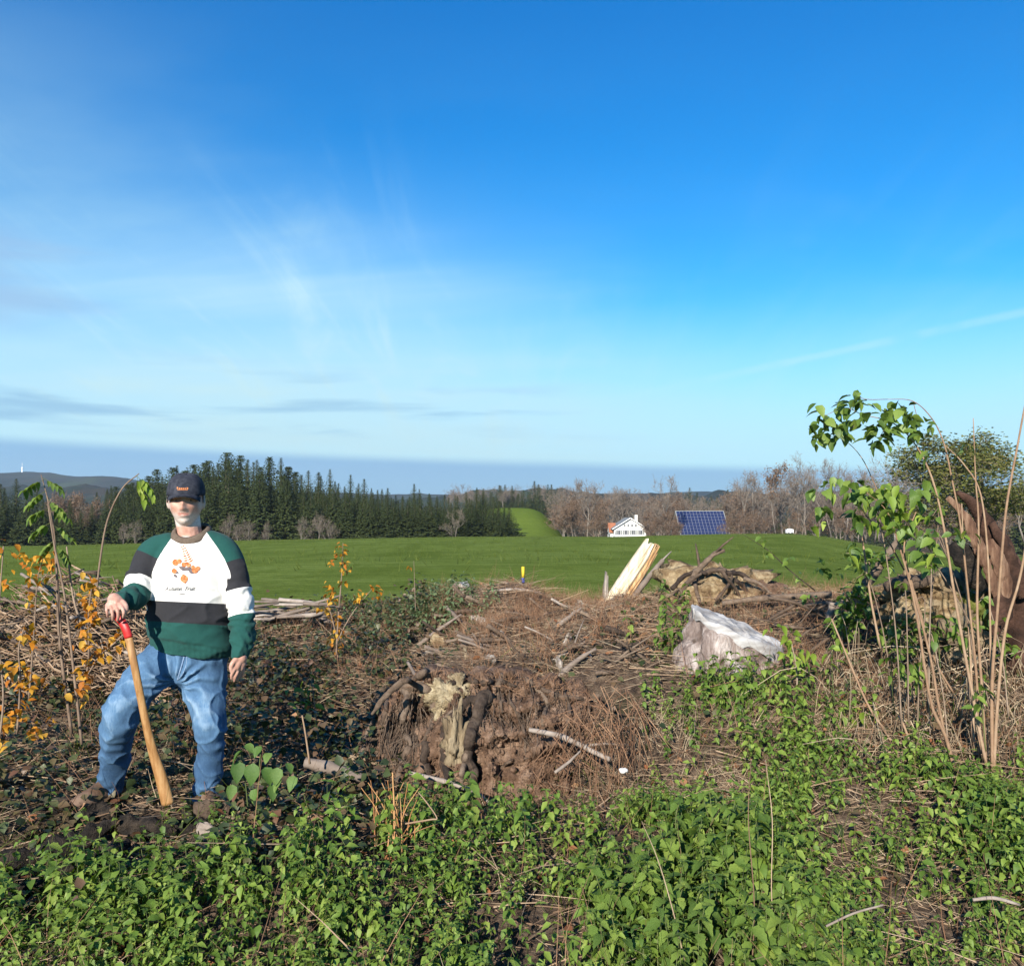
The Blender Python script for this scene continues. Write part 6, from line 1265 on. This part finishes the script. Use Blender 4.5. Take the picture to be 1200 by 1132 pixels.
# --- litter, straw, fine stalks
def blades(name, m_, P, L, rad, tilt, n=5, curve=.25, kind='stuff', up=0.0):
    """thin bent stalks: N three sided slivers"""
    N = len(P); yaw = RNG.uniform(0, 6.28, N); el_ = tilt if np.ndim(tilt) else np.full(N, tilt); d = np.column_stack([np.cos(yaw) * np.cos(el_), np.sin(yaw) * np.cos(el_), np.sin(el_)]); s_ = np.column_stack([-np.sin(yaw), np.cos(yaw), np.zeros(N)]); u_ = np.cross(s_, d)
    t = np.linspace(0, 1, n); V = np.zeros((N, n, 3, 3)); bend = RNG.normal(0, curve, N)
    for i, q in enumerate(t):
        c_ = P + d * (L * q)[:, None] + s_ * (bend * L * q * q)[:, None] + np.array([0, 0, -1.]) * (.25 * np.abs(bend) * L * q * q)[:, None]; rr = (rad * (1 - .75 * q))[:, None]
        for j, (ca, sa) in enumerate(((1, 0), (-.5, .87), (-.5, -.87))): V[:, i, j] = c_ + s_ * ca * rr + u_ * sa * rr
    idx = []
    for i in range(n - 1):
        for j in range(3): idx.append((i * 3 + j, i * 3 + (j + 1) % 3, (i + 1) * 3 + (j + 1) % 3, (i + 1) * 3 + j))
    idx = np.array(idx); mb = MB(); mb.V.append(V.reshape(-1, 3)); mb.Q.append((idx[None] + (np.arange(N) * n * 3)[:, None, None]).reshape(-1, 4)); mb.QM.append(np.zeros(N * len(idx), int)); mb.Rn.append(np.repeat(RNG.random(N), n * 3)); mb.n = N * n * 3
    return tag(mb.build(name, M[m_], smooth=False), kind=kind)
def pick(n, x0, x1, y0, y1, seed, f): 
    P = field(n, x0, x1, y0, y1, seed); px, py = proj(P); return P[RNG.random(len(P)) < f(px, py, P)]
U = lambda a_, b_, N: RNG.uniform(a_, b_, N)
P = pick(42000, -5, 5, 1.8, 11, 31, lambda px, py, P: .75 * sstep(fbm(P[:, :2], 1.5, 3, 32), -.7, .2)); P[:, 2] += U(0, .03, len(P)); N = len(P)
blades('straw', 'straw', P, U(.06, .32, N), U(.0010, .0026, N), RNG.normal(.10, .22, N), 3)
P = pick(15000, -5, 5, 1.8, 11, 33, lambda px, py, P: np.full(len(px), .6)); P[:, 2] += U(0, .05, len(P)); N = len(P)
blades('fallen_twigs', 'twig', P, U(.10, .50, N), U(.0016, .0045, N), RNG.normal(.06, .18, N), 4, .3)
P = pick(9000, -3.5, 4, 1.8, 7, 34, lambda px, py, P: .9 * sstep(fbm(P[:, :2], 2.6, 3, 38), .0, .5) * sstep(py, 760, 860)); N = len(P)
blades('grass_blades', 'meadow_blade', P, U(.08, .28, N), U(.0012, .0026, N), U(.6, 1.45, N), 4, .45)
P = pick(60000, -4.5, 4.5, 1.8, 9, 37, lambda px, py, P: .35 + .5 * sstep(fbm(P[:, :2], 3.0, 3, 39), -.4, .3)); P[:, 2] += U(0, .02, len(P)); N = len(P)
blades('litter', 'twig', P, U(.02, .10, N), U(.0010, .0030, N), RNG.normal(.08, .25, N), 2, .3)
wz = lambda px, py, cx, cy, rx, ry: np.exp(-np.abs((px - cx) / rx) ** 3 - np.abs((py - cy) / ry) ** 3)
P = pick(52000, -3, 5, 4.6, 10.6, 35, lambda px, py, P: np.clip(1.3 * wz(px, py, 625, 735, 45, 26) + 1.0 * wz(px, py, 640, 732, 110, 24) + .9 * wz(px, py, 560, 715, 70, 22) + .55 * wz(px, py, 600, 765, 130, 30) + .7 * wz(px, py, 960, 735, 140, 50) + .45 * wz(px, py, 1080, 830, 150, 70) + .35 * wz(px, py, 400, 760, 90, 45), 0, 1) * sstep(fbm(P[:, :2], 2.0, 3, 36), -.45, .2)); N = len(P)
blades('brown_weeds', 'rust_weed', P, U(.07, .30, N), U(.0012, .0026, N), U(.7, 1.5, N), 3, .35)
P = pick(40000, -1, 4.5, 3.6, 7, 43, lambda px, py, P: np.clip(.9 * wz(px, py, 785, 862, 45, 20) + .9 * wz(px, py, 875, 848, 24, 26) + .6 * wz(px, py, 845, 935, 50, 26) + .4 * wz(px, py, 740, 905, 40, 30) + .5 * wz(px, py, 1010, 850, 80, 40), 0, 1)); N = len(P)
blades('dry_grass', 'straw', P, U(.06, .20, N), U(.0010, .0022, N), U(.2, 1.4, N), 3, .5)
# thin brown tangle hanging right of the root plate
mb = MB()
for q in range(130):
    x0 = random.uniform(640, 752); y0 = np.interp(x0, [625, 690, 750], [885, 815, 815]) + random.uniform(-12, 45); x1 = x0 + random.gauss(0, 26); y1 = y0 + random.uniform(30, 110); yd = 4.78 - (random.random() * .25); y1 = min(y1, 945)
    P = smooth_path(np.array([W(x0, y0, yd + .12), W((x0 + x1) / 2 + random.gauss(0, 12), (y0 + y1) / 2 - 8, yd - .05), W(x1, y1, yd - .10)]), 3); V, Q, T = tube(P, np.linspace(random.uniform(.0015, .0042), .001, len(P)), 3); mb.add(V, Q, T)
tag(mb.build('dry_tangle', M['rust_weed'], smooth=False), kind='stuff')
mb = MB()
for q in range(420):
    x0 = random.uniform(960, 1230); y0 = random.uniform(770, 915); x1 = x0 + random.gauss(0, 45); y1 = y0 + random.gauss(0, 25); yd = float(np.interp(y0, [770, 915], [5.7, 4.6])); h = random.uniform(.02, .25)
    A0 = W(x0, y0, yd); B0 = W(x1, y1, yd - random.uniform(-.2, .2)); Cc = (A0 + B0) / 2 + [0, random.gauss(0, .1), h]; P = smooth_path(np.array([A0, Cc, B0]), 3); V, Q, T = tube(P, np.linspace(random.uniform(.0015, .0050), .0012, len(P)), 3); mb.add(V, Q, T)
tag(mb.build('dead_stalk_tangle', M['straw'], smooth=False), kind='stuff')
P = pick(5000, -4.5, 4.5, 1.9, 9, 44, lambda px, py, P: .3 + .7 * sstep(fbm(P[:, :2], 2.0, 2, 45), -.2, .4)); N = len(P); mb = MB()
scatter(mb, sphere(6, 4), P, rots(U(0, 6.28, N), U(0, 3, N), U(0, 3, N)), RNG.uniform(.5, 1.4, (N, 3)) * (.006 + .02 * RNG.random((N, 1)) ** 3)); tag(mb.build('soil_crumbs', M['soil'], smooth=False), kind='stuff')
P = pick(2600, -3.2, 4, 1.9, 6.5, 46, lambda px, py, P: .8 * sstep(fbm(P[:, :2], 2.3, 3, 47), -.2, .3) * sstep(py, 800, 900)); N = len(P)
blades('dry_stems', 'rust_weed', P, U(.18, .48, N), U(.0012, .0026, N), U(.8, 1.5, N), 4, .25)
# brown leaves on the ground
P = pick(5200, -5, 5, 1.9, 10, 41, lambda px, py, P: .25 + .75 * sstep(fbm(P[:, :2], 1.3, 3, 42), -.1, .35)); P[:, 2] += U(.004, .05, len(P)); N = len(P); mb = MB()
scatter(mb, leaf(4, .36, -.3, .16), P, rots(U(0, 6.28, N), RNG.normal(0, .35, N), RNG.normal(0, .5, N)), U(.025, .065, N)); tag(mb.build('fallen_leaves', M['fallen']), kind='stuff')
# meadow grass along its near edge
n_ = 26000; x = RNG.uniform(-16, 16, n_); y = 9.4 + 22 * RNG.random(n_) ** 1.6; keep = (np.abs(x) < y * .72 + 1) & ((y > clearing_edge(np.clip(x, -8, 8)) - .3) | (np.abs(x) > 7.5)); x, y = x[keep], y[keep]; P = np.column_stack([x, y, Hm(x, y) - .01]); N = len(P)
blades('meadow_grass', 'meadow_blade', P, U(.03, .09, N), U(.002, .004, N), U(.6, 1.5, N), 3, .4)

n_ = 9000; y = np.concatenate([RNG.uniform(190, 203, 6000), 30 + 170 * RNG.random(5000) ** .8]); x = RNG.uniform(-.62, .45, len(y)) * y; P = np.column_stack([x, y, Hm(x, y) - .02]); N = len(P)
blades('meadow_tufts', 'meadow_blade', P, U(.12, .45, N), U(.01, .03, N), U(.7, 1.5, N), 2, .3)
# crest of the root plate bristles with dry stalks
P = on_b(RB, [(random.uniform(425, 740), 0) for q in range(0)] or [(x_, float(np.interp(x_, *prof)) + random.uniform(2, 16)) for x_ in np.random.default_rng(3).uniform(430, 740, 420)], 0, 50.0); P = P[P[:, 1] < 8]; N = len(P)
blades('crest_stalks', 'rust_weed', P, U(.04, .16, N), U(.0012, .0028, N), U(-.2, 1.4, N), 3, .5)

# --- shrubs with stems and leaves set one by one
LEAFM = {}
def leaf_meshes(key, wid=.34, droop=.3, fold=.12, serr=.05, rows=7, tipw=.7):
    if key not in LEAFM: LEAFM[key] = [MB().add(*leaf(rows, wid, droop * (.6 + .4 * q), fold, serr, .012, tipw), rnd=0).mesh(key, M[key]) for q in range(3)]
    return LEAFM[key]
def hang_leaf(parent, key, pos, yaw, pitch, roll, L, name='leaf', **kw):
    ms = leaf_meshes(key, **kw); o = bpy.data.objects.new(name, random.choice(ms)); COL.objects.link(o); root = parent; o.parent = parent
    o.location = [float(pos[q] - parent['_o'][q]) for q in range(3)]; o.rotation_euler = Matrix(rots([yaw], np.array([pitch]), np.array([roll]))[0].tolist()).to_euler(); o.scale = (L, L, L); return o
def stem(parent, rows, m_, n=7, name='stem', rough=.08):
    P = smooth_path(PX(rows), 5); V, Q, T = tube(P[:, :3], P[:, 3], n, rough=rough, seed=random.randrange(99)); return MB().add(V, Q, T).build(name, M[m_], parent), P
def cluster(parent, key, px, py, yd, n, spread=8, L=(.035, .06), tw=None, pitch=(-1.1, .2), ydj=.08):
    """n leaves round one spot, on a short twig"""
    for q in range(n):
        P = W(px + random.gauss(0, spread), py + random.gauss(0, spread), yd + random.gauss(0, ydj)); hang_leaf(parent, key, P, random.uniform(0, 6.28), random.uniform(*pitch), random.gauss(0, .5), random.uniform(*L))
    
# amber leaved shrub left of the man
am = thing('amber_shrub', 'thin shrub with yellow and orange autumn leaves left of the man', 'shrub', W(92, 870, 4.55))
for rows in ([(96, 872, 4.5, .008), (88, 800, 4.52, .007), (76, 700, 4.55, .006), (64, 640, 4.57, .005), (56, 590, 4.58, .003)], [(84, 860, 4.6, .009), (76, 800, 4.6, .008), (69, 740, 4.6, .007), (66, 660, 4.6, .005), (62, 600, 4.6, .003)], [(108, 780, 4.8, .008), (98, 740, 4.8, .007), (86, 700, 4.8, .006), (78, 640, 4.8, .004)], [(100, 800, 4.6, .007), (104, 770, 4.6, .006), (104, 720, 4.6, .005), (108, 684, 4.6, .003)], [(98, 800, 4.6, .006), (116, 770, 4.6, .005), (136, 752, 4.6, .004), (150, 738, 4.6, .003)], [(20, 860, 4.4, .006), (24, 800, 4.4, .005), (22, 760, 4.4, .004), (30, 730, 4.4, .003)], [(-6, 900, 4.3, .006), (4, 820, 4.3, .005), (-2, 740, 4.3, .004), (4, 640, 4.3, .003)], [(34, 820, 4.7, .005), (40, 740, 4.7, .004), (44, 680, 4.7, .003), (52, 650, 4.7, .002)]): stem(am, rows, 'shoot')
for px, py, yd, n_ in ((38, 672, 4.7, 9), (55, 655, 4.7, 8), (36, 655, 4.7, 6), (60, 668, 4.7, 5), (106, 686, 4.6, 10), (103, 705, 4.6, 10), (106, 722, 4.6, 12), (100, 745, 4.6, 10), (118, 760, 4.6, 5), (134, 755, 4.6, 5), (112, 772, 4.6, 6), (146, 742, 4.6, 4), (22, 784, 4.4, 10), (28, 805, 4.4, 10), (20, 825, 4.4, 5), (12, 842, 4.35, 8), (4, 860, 4.3, 6), (97, 785, 4.5, 7), (98, 802, 4.5, 7), (4, 680, 4.3, 4), (8, 640, 4.3, 4), (2, 780, 4.3, 6), (32, 740, 4.6, 5), (26, 750, 4.4, 5), (60, 715, 4.7, 4), (46, 798, 4.5, 5), (42, 845, 4.4, 5), (88, 815, 4.5, 5), (36, 700, 4.7, 5), (40, 862, 4.4, 4)): cluster(am, 'amber', px, py, yd, int(n_ * 2.0), 7, (.030, .052))
el_ = thing('elder_shoot', 'young green leaved elder shoot rising above the amber shrub', 'sapling', W(74, 800, 4.65))
stem(el_, [(74, 800, 4.65, .007), (70, 720, 4.65, .007), (64, 640, 4.66, .006), (57, 590, 4.68, .004), (48, 556, 4.7, .002)], 'shoot')
def pinnate(parent, key, px, py, yd, ang, Lpx, n=5, Ll=.055):
    """compound leaf: leaflets in pairs along a drooping stalk"""
    d = np.array([math.cos(ang), math.sin(ang)]); pts = [(px + d[0] * Lpx * t, py + d[1] * Lpx * t + 6 * t * t, yd - .05 * t, .0014) for t in (0, .5, 1)]
    so, P = stem(parent, pts, 'nettle_stem', 4, 'leaf_stalk')
    for q in range(n):
        f = .3 + .7 * q / (n - 1); i = int(f * (len(P) - 1)); 
        for sg in (-1, 1):
            o = hang_leaf(so, key, P[i, :3], math.atan2(0, d[0] + 1e-6) - 1.57 + sg * 1.0, -.6 + random.gauss(0, .2), random.gauss(0, .3), Ll * random.uniform(.8, 1.1), 'leaflet', wid=.24)
    return so
for px, py, an in ((52, 562, 2.8), (50, 560, .4), (54, 575, 2.6), (56, 585, .6), (60, 612, 2.7), (62, 615, .5), (64, 632, 2.4), (66, 640, .8), (58, 598, .2), (56, 596, 2.9)): pinnate(el_, 'nettle', px, py, 4.67, an, random.uniform(18, 26), 4, .055)
sh_ = thing('arching_shoot', 'bare shoot arching over with one feathered green leaf beside the man', 'sapling', W(113, 700, 5.4))
stem(sh_, [(112, 710, 5.4, .007), (117, 660, 5.4, .0065), (126, 610, 5.4, .006), (143, 573, 5.4, .005), (163, 555, 5.4, .003)], 'shoot')
for q_ in range(2): pinnate(sh_, 'lime', 160, 557, 5.4, .75 + .5 * q_, 24, 6, .075)
# second amber shrub behind the man
a2 = thing('amber_sapling', 'slender sapling with orange leaves before the meadow right of the man', 'sapling', W(396, 770, 7.2))
stem(a2, [(394, 772, 7.2, .008), (396, 730, 7.2, .007), (400, 680, 7.2, .005), (402, 636, 7.2, .002)], 'shoot'); stem(a2, [(395, 750, 7.2, .006), (388, 720, 7.2, .005), (380, 700, 7.2, .003)], 'shoot'); stem(a2, [(395, 752, 7.2, .006), (412, 720, 7.2, .004), (436, 690, 7.2, .002)], 'shoot')
for px, py, n_ in ((401, 640, 7), (399, 650, 7), (403, 660, 6), (392, 656, 4), (405, 668, 5), (402, 680, 4), (386, 690, 9), (392, 702, 9), (384, 714, 6), (392, 725, 8), (395, 742, 6), (376, 712, 4), (418, 700, 4), (437, 690, 7), (440, 697, 4), (424, 698, 3), (390, 752, 5), (398, 760, 4)): cluster(a2, 'amber', px, py, 7.2, int(n_ * 1.5), 3.2, (.032, .055))
b_ = thing('dry_seedhead', 'thin bare stalk with one orange leaf before the meadow', 'plant', W(486, 715, 8.3)); stem(b_, [(487, 716, 8.3, .004), (486, 690, 8.3, .003), (485, 657, 8.3, .0015)], 'shoot'); cluster(b_, 'amber', 479, 664, 8.3, 3, 1.5, (.04, .06))

# the tall canes on the right and their leaves
c1_ = thing('cane_clump', 'clump of tall tan canes arching up with green leaves at the right', 'shrub', W(1162, 905, 4.55))
CA = [[(1163, 908, 4.5, .013), (1165, 800, 4.5, .012), (1172, 700, 4.5, .010), (1182, 600, 4.5, .009), (1192, 520, 4.5, .007), (1202, 465, 4.5, .006)],
      [(1158, 905, 4.55, .011), (1153, 820, 4.55, .010), (1147, 720, 4.55, .009), (1147, 620, 4.55, .007), (1144, 560, 4.55, .005), (1141, 490, 4.55, .003)],
      [(1166, 905, 4.5, .012), (1168, 830, 4.48, .011), (1178, 740, 4.46, .010), (1191, 680, 4.45, .009), (1206, 620, 4.44, .008)],
      [(1150, 895, 4.6, .010), (1144, 800, 4.6, .009), (1138, 720, 4.6, .008), (1128, 620, 4.6, .007), (1116, 560, 4.6, .006), (1104, 520, 4.6, .005), (1092, 490, 4.58, .004), (1070, 470, 4.55, .003), (1040, 468, 4.52, .002)],
      [(1156, 900, 4.5, .012), (1144, 830, 4.5, .011), (1122, 700, 4.5, .010), (1108, 620, 4.5, .008), (1092, 560, 4.5, .007), (1070, 518, 4.48, .005), (1045, 495, 4.45, .004), (1010, 486, 4.42, .002)],
      [(1142, 880, 4.65, .008), (1138, 800, 4.65, .008), (1134, 700, 4.65, .007), (1130, 640, 4.65, .005), (1126, 590, 4.65, .003)],
      [(1164, 890, 4.55, .010), (1164, 760, 4.55, .008), (1160, 660, 4.55, .007), (1148, 580, 4.55, .006), (1130, 545, 4.55, .005), (1105, 522, 4.55, .003)]]
for rows in CA: rows = [(x_ + random.gauss(0, 1.6), y_, d_, r_ * .72) for x_, y_, d_, r_ in rows]; stem(c1_, rows, 'cane', 8, 'cane', .12)
for q in range(13):
    x0 = random.uniform(1000, 1200); y0 = random.uniform(820, 905); x1 = x0 + random.gauss(-25, 30); y1 = random.uniform(600, 760); yd = random.uniform(4.5, 5.0); so_, P_ = stem(c1_, [(x0, y0, yd, .005), (x0 + (x1 - x0) * .3, y0 + (y1 - y0) * .5, yd, .004), (x1, y1, yd, .003), (x1 - random.uniform(5, 30), y1 + random.uniform(-8, 14), yd - .05, .0015)], 'shoot', 5, 'twig')
    if q % 2 == 0:
        for t_ in range(5): hang_leaf(c1_, 'rose', P_[random.randrange(len(P_) // 2, len(P_)), :3], random.uniform(0, 6.28), random.uniform(-1.1, .1), random.gauss(0, .4), random.uniform(.04, .07))
LF = [(965, 488, 4), (978, 480, 4), (990, 474, 5), (1000, 470, 5), (1003, 462, 3), (1012, 472, 4), (975, 496, 3), (985, 500, 4), (988, 508, 4), (996, 494, 4), (960, 482, 3), (1020, 490, 3), (1022, 508, 5), (1032, 515, 6), (1036, 502, 4), (1028, 498, 3), (1038, 480, 3), (1050, 481, 4), (1060, 483, 4), (1072, 484, 4), (1050, 498, 3), (1075, 508, 4), (1078, 500, 3), (1090, 495, 3), (964, 512, 4), (955, 516, 3), (946, 505, 2), (972, 512, 3), (1012, 484, 3), (1045, 502, 3), (1132, 520, 2), (1086, 530, 3)]
for px, py, n_ in LF: cluster(c1_, 'rose', px, py, 4.42, int(n_ * 1.5), 4.5, (.05, .08), None, (-1.2, .3), .06)
for rows in ([(1010, 486, 4.42, .002), (990, 478, 4.42, .002), (965, 488, 4.42, .0012)], [(1040, 468, 4.52, .002), (1015, 468, 4.5, .002), (1000, 462, 4.48, .001)], [(1010, 486, 4.42, .002), (1000, 500, 4.42, .0016), (985, 512, 4.42, .001)], [(1045, 495, 4.45, .0022), (1032, 510, 4.43, .0014), (1030, 524, 4.42, .001)], [(1070, 470, 4.55, .002), (1076, 495, 4.53, .0014), (1078, 510, 4.5, .001)]): stem(c1_, rows, 'shoot', 5, 'twig')
c2_ = thing('cane_clump', 'leaning canes with drooping bright leaves left of the tall cane clump', 'shrub', W(1118, 902, 4.5))
CB = [[(1118, 902, 4.5, .015), (1110, 862, 4.5, .013), (1092, 828, 4.5, .011), (1082, 780, 4.5, .010), (1078, 740, 4.5, .009), (1068, 690, 4.5, .008), (1056, 640, 4.5, .006), (1040, 600, 4.48, .004), (1012, 575, 4.45, .003)],
      [(1118, 900, 4.55, .011), (1100, 830, 4.55, .010), (1088, 770, 4.55, .009), (1072, 690, 4.55, .008), (1062, 640, 4.55, .006), (1075, 600, 4.55, .004)],
      [(1116, 812, 4.7, .008), (1100, 780, 4.7, .008), (1085, 740, 4.7, .007), (1072, 680, 4.7, .006), (1052, 625, 4.7, .005), (1030, 575, 4.68, .004), (1010, 535, 4.65, .003), (985, 514, 4.62, .002), (952, 510, 4.6, .0015)],
      [(1030, 760, 5.0, .010), (1022, 700, 5.0, .009), (1013, 640, 5.0, .008), (1006, 612, 5.0, .006)], [(1060, 668, 4.9, .007), (1040, 632, 4.9, .006), (1012, 600, 4.9, .005), (990, 565, 4.88, .003), (970, 560, 4.86, .002)],
      [(1048, 870, 4.8, .009), (1020, 830, 4.85, .009), (1000, 790, 4.9, .008), (985, 750, 4.95, .007), (975, 725, 5.0, .006)], [(1070, 885, 4.6, .009), (1060, 855, 4.65, .009), (1052, 838, 4.7, .008)]]
for rows in CB: rows = [(x_ + random.gauss(0, 1.6), y_, d_, r_ * .72) for x_, y_, d_, r_ in rows]; stem(c2_, rows, 'cane', 8, 'cane', .12)
for px, py, n_ in ((960, 575, 4), (972, 568, 4), (984, 566, 4), (998, 572, 5), (1008, 580, 6), (1020, 575, 6), (1032, 574, 6), (1044, 572, 6), (1050, 582, 6), (1038, 592, 6), (1025, 600, 5), (1010, 598, 4), (1005, 606, 4), (1022, 612, 4), (1048, 600, 5), (1058, 606, 5), (1070, 596, 4), (1064, 618, 5), (1052, 622, 4), (1078, 604, 4), (1080, 630, 5), (1090, 625, 4), (1098, 640, 4), (1075, 645, 4), (1090, 655, 4), (1118, 622, 4), (1132, 626, 3), (963, 596, 4), (956, 615, 2), (1090, 575, 3), (1075, 580, 4), (1005, 635, 4), (1000, 648, 3)):
    cluster(c2_, 'lime' if random.random() < .35 else 'rose', px, py, 4.5, int(n_ * 1.6), 5.5, (.05, .085), None, (-1.2, .1), .10)
# bright young leaves and bushes round it
ll = thing('lime_sapling', 'low sapling with bright lime green leaves right of the grey stump', 'sapling', W(930, 830, 5.2)); stem(ll, [(932, 835, 5.2, .006), (934, 790, 5.2, .005), (928, 755, 5.2, .003)], 'shoot')
for px, py, n_ in ((920, 742, 4), (930, 744, 5), (925, 755, 4), (918, 768, 5), (930, 765, 5), (938, 760, 4), (935, 778, 5), (945, 775, 4), (926, 785, 4), (942, 790, 4), (950, 772, 3), (905, 732, 3)): cluster(ll, 'lime', px, py, 5.2, n_, 5, (.05, .08))
for px, py, yd, n_, lab in ((975, 766, 5.0, 8, 'single bright green leaf sprig right of the lime sapling'), (1010, 840, 4.9, 8, 'small green sprig below the leaning canes'), (1075, 790, 4.75, 16, 'green sprig with broad leaves between the leaning canes'), (1152, 820, 4.5, 10, 'green sprig between the bases of tall canes'), (1045, 775, 4.9, 14, 'green sprig among dry stalks left of the leaning canes'), (1178, 760, 5.2, 16, 'leafy sprig before the foot of the dark twisted trunk'), (1100, 735, 5.3, 18, 'leafy sprig growing up before the middle of the rotten stump'), (1135, 745, 5.3, 14, 'leafy sprig before the mossy end of the rotten stump'), (1078, 722, 5.4, 12, 'leafy sprig before the left end of the rotten stump')):
    o = thing('leafy_sprig', lab, 'plant', W(px, py + 60, yd)); stem(o, [(px + 3, py + 60, yd, .004), (px, py + 20, yd, .003), (px, py - 6, yd, .002)], 'nettle_stem', 5); cluster(o, 'nettle' if n_ > 8 else 'lime', px, py, yd, n_, 9, (.05, .085))
for px, py, yd, rx, ry, n_, lab in ((1005, 705, 6.1, 24, 22, 150, 'dense dark green bramble bush under the brown bough'), (1020, 655, 6.6, 30, 12, 70, 'loose bramble spray in front of the brown bough'), (990, 735, 6.0, 20, 14, 60, 'low bramble bush below the dense dark one'), (1055, 745, 5.6, 28, 22, 80, 'straggling bramble before the yellowish rotten stump')):
    o = thing('bramble_bush', lab, 'shrub', W(px, py + ry + 14, yd)); 
    for q in range(4): stem(o, [(px + random.gauss(0, 4), py + ry + 14, yd, .005), (px + random.gauss(0, rx * .4), py, yd, .004), (px + random.gauss(0, rx * .8), py - ry * .6, yd, .002)], 'shoot', 5)
    for q in range(n_): 
        a_ = random.uniform(0, 6.28); rr = math.sqrt(random.random()); P = W(px + math.cos(a_) * rx * rr, py + math.sin(a_) * ry * rr, yd + random.gauss(0, .12)); hang_leaf(o, 'nettle' if random.random() < .45 else 'rose', P, random.uniform(0, 6.28), random.uniform(-1, .3), random.gauss(0, .4), random.uniform(.05, .085))
# thin dark bramble runner against the meadow
rn = thing('bramble_runner', 'thin dark bramble runner crossing the meadow view left of the canes', 'plant', W(955, 690, 6.3)); stem(rn, [(955, 692, 6.3, .005), (925, 668, 6.3, .004), (900, 645, 6.3, .003), (872, 627, 6.3, .0015)], 'dark_root', 5)
for px, py, n_ in ((890, 632, 3), (900, 648, 3), (925, 660, 3), (938, 676, 3), (958, 665, 4), (970, 672, 4), (985, 668, 4), (950, 700, 4), (945, 690, 3), (962, 655, 3)): cluster(rn, 'rose', px, py, 6.3, n_, 4, (.04, .06))
# big leaved weeds beside the man's right foot
M['dock'] = mat('dock_leaf', [(.05, .11, .02), (.09, .17, .03), (.17, .25, .06)], 8, .5, .002, 40, rnd=.7, translucent=.3, spec=.45)
dk_ = thing('broad_leaved_weed', 'broad leaved weed standing beside the man\'s right foot', 'plant', W(300, 960, 3.95))
for rows in ([(292, 965, 3.95, .004), (288, 920, 3.95, .003), (282, 880, 3.95, .002)], [(310, 965, 3.95, .004), (322, 920, 3.95, .003), (330, 895, 3.95, .002)], [(300, 965, 4.0, .004), (304, 900, 4.0, .003), (306, 875, 4.0, .002)]): stem(dk_, rows, 'nettle_stem', 5)
for px, py, yw, pt, L in ((279, 898, 3.4, -1.0, .095), (297, 900, 3.0, -1.2, .10), (284, 885, 2.2, -.6, .07), (310, 905, 4.1, -.9, .085), (325, 905, 3.2, -1.0, .08), (330, 918, 2.4, -.8, .07), (318, 925, 3.7, -.9, .075), (288, 878, 4.2, -.5, .06), (306, 880, 2.6, -.7, .06), (336, 900, 3.9, -.6, .06), (345, 915, 2.9, -.7, .07), (316, 888, 3.0, -.4, .06), (272, 925, 3.3, -.9, .07), (300, 930, 2.7, -1.0, .07)): hang_leaf(dk_, 'dock', W(px, py - 6, 3.93), yw, pt, random.gauss(0, .3), L, wid=.36)
for px, py, yd, n_, lab in ((352, 822, 5.4, 12, 'small green seedling left of the dark hollow'), (365, 800, 5.6, 8, 'thin seedling behind the dark hollow')):
    o = thing('seedling', lab, 'plant', W(px, py + 50, yd)); stem(o, [(px + 8, py + 70, yd, .004), (px + 4, py + 30, yd, .003), (px, py - 5, yd, .002)], 'shoot', 5); cluster(o, 'nettle', px, py, yd, n_, 8, (.05, .075))
# single dry stalks
for rows, m_, lab in (([(805, 1140, 2.75, .0024), (792, 1080, 2.8, .002), (772, 1010, 2.9, .0018), (752, 962, 3.0, .001)], 'straw', 'long pale straw leaning through the nettles at bottom centre'), ([(880, 1150, 2.8, .0024), (884, 1060, 2.85, .0022), (877, 960, 2.9, .0018), (880, 890, 3.0, .0012)], 'twig', 'tall grey dry stalk standing upright in the right nettles'), ([(908, 1120, 3.0, .0024), (904, 1040, 3.05, .002), (905, 960, 3.1, .0018), (897, 890, 3.2, .001)], 'twig', 'second dry stalk just right of the tall grey one'), ([(363, 895, 4.5, .006), (358, 860, 4.5, .005), (354, 838, 4.5, .004)], 'twig', 'short dry stalk before the dark hollow'), ([(1140, 1054, 3.0, .006), (1165, 1052, 3.0, .007), (1195, 1060, 3.0, .005)], 'grey_stick', 'pale twig lying on nettles at the right edge'), ([(968, 1085, 2.8, .004), (1000, 1070, 2.8, .004), (1035, 1060, 2.8, .003)], 'grey_stick', 'pale twig lying in the nettles right of centre')):
    stick('dry_stalk', lab, 'stalk', rows, m_, rough=.05, n=6)
tf = thing('dry_grass_tuft', 'tuft of upright orange brown stalks before the root plate', 'plant', W(465, 1000, 3.75))
for q in range(26):
    x0 = 462 + random.gauss(0, 10); h = random.uniform(30, 85); dx = random.gauss(0, 15); stem(tf, [(x0, 998, 3.75 + random.gauss(0, .05), .0034), (x0 + dx * .3, 998 - h * .6, 3.75, .0026), (x0 + dx, 998 - h, 3.75, .0015)], 'orange_straw', 5, 'stalk')
stem(tf, [(462, 995, 3.7, .005), (462, 950, 3.7, .0045), (460, 905, 3.7, .003)], 'orange_straw', 5, 'stalk'); stem(tf, [(475, 965, 3.7, .004), (505, 960, 3.7, .004), (512, 958, 3.7, .003), (500, 940, 3.72, .003), (490, 928, 3.75, .002)], 'twig', 5, 'stalk')

# ------------------------------------------------------------------ the air between here and the far hills
hz_m, k = new_mat('haze_air')
pv = k.n('ShaderNodeVolumePrincipled'); pv.inputs['Color'].default_value = (.72, .84, 1.0, 1); pv.inputs['Density'].default_value = .00009; pv.inputs['Anisotropy'].default_value = .2
ho = k.n('ShaderNodeOutputMaterial'); k.L(pv.outputs[0], ho.inputs['Volume'])
hb_ = MB().add(*box((-3450, -140, -45), (3450, 3420, 185))).build('haze', hz_m, smooth=False); tag(hb_, kind='stuff')
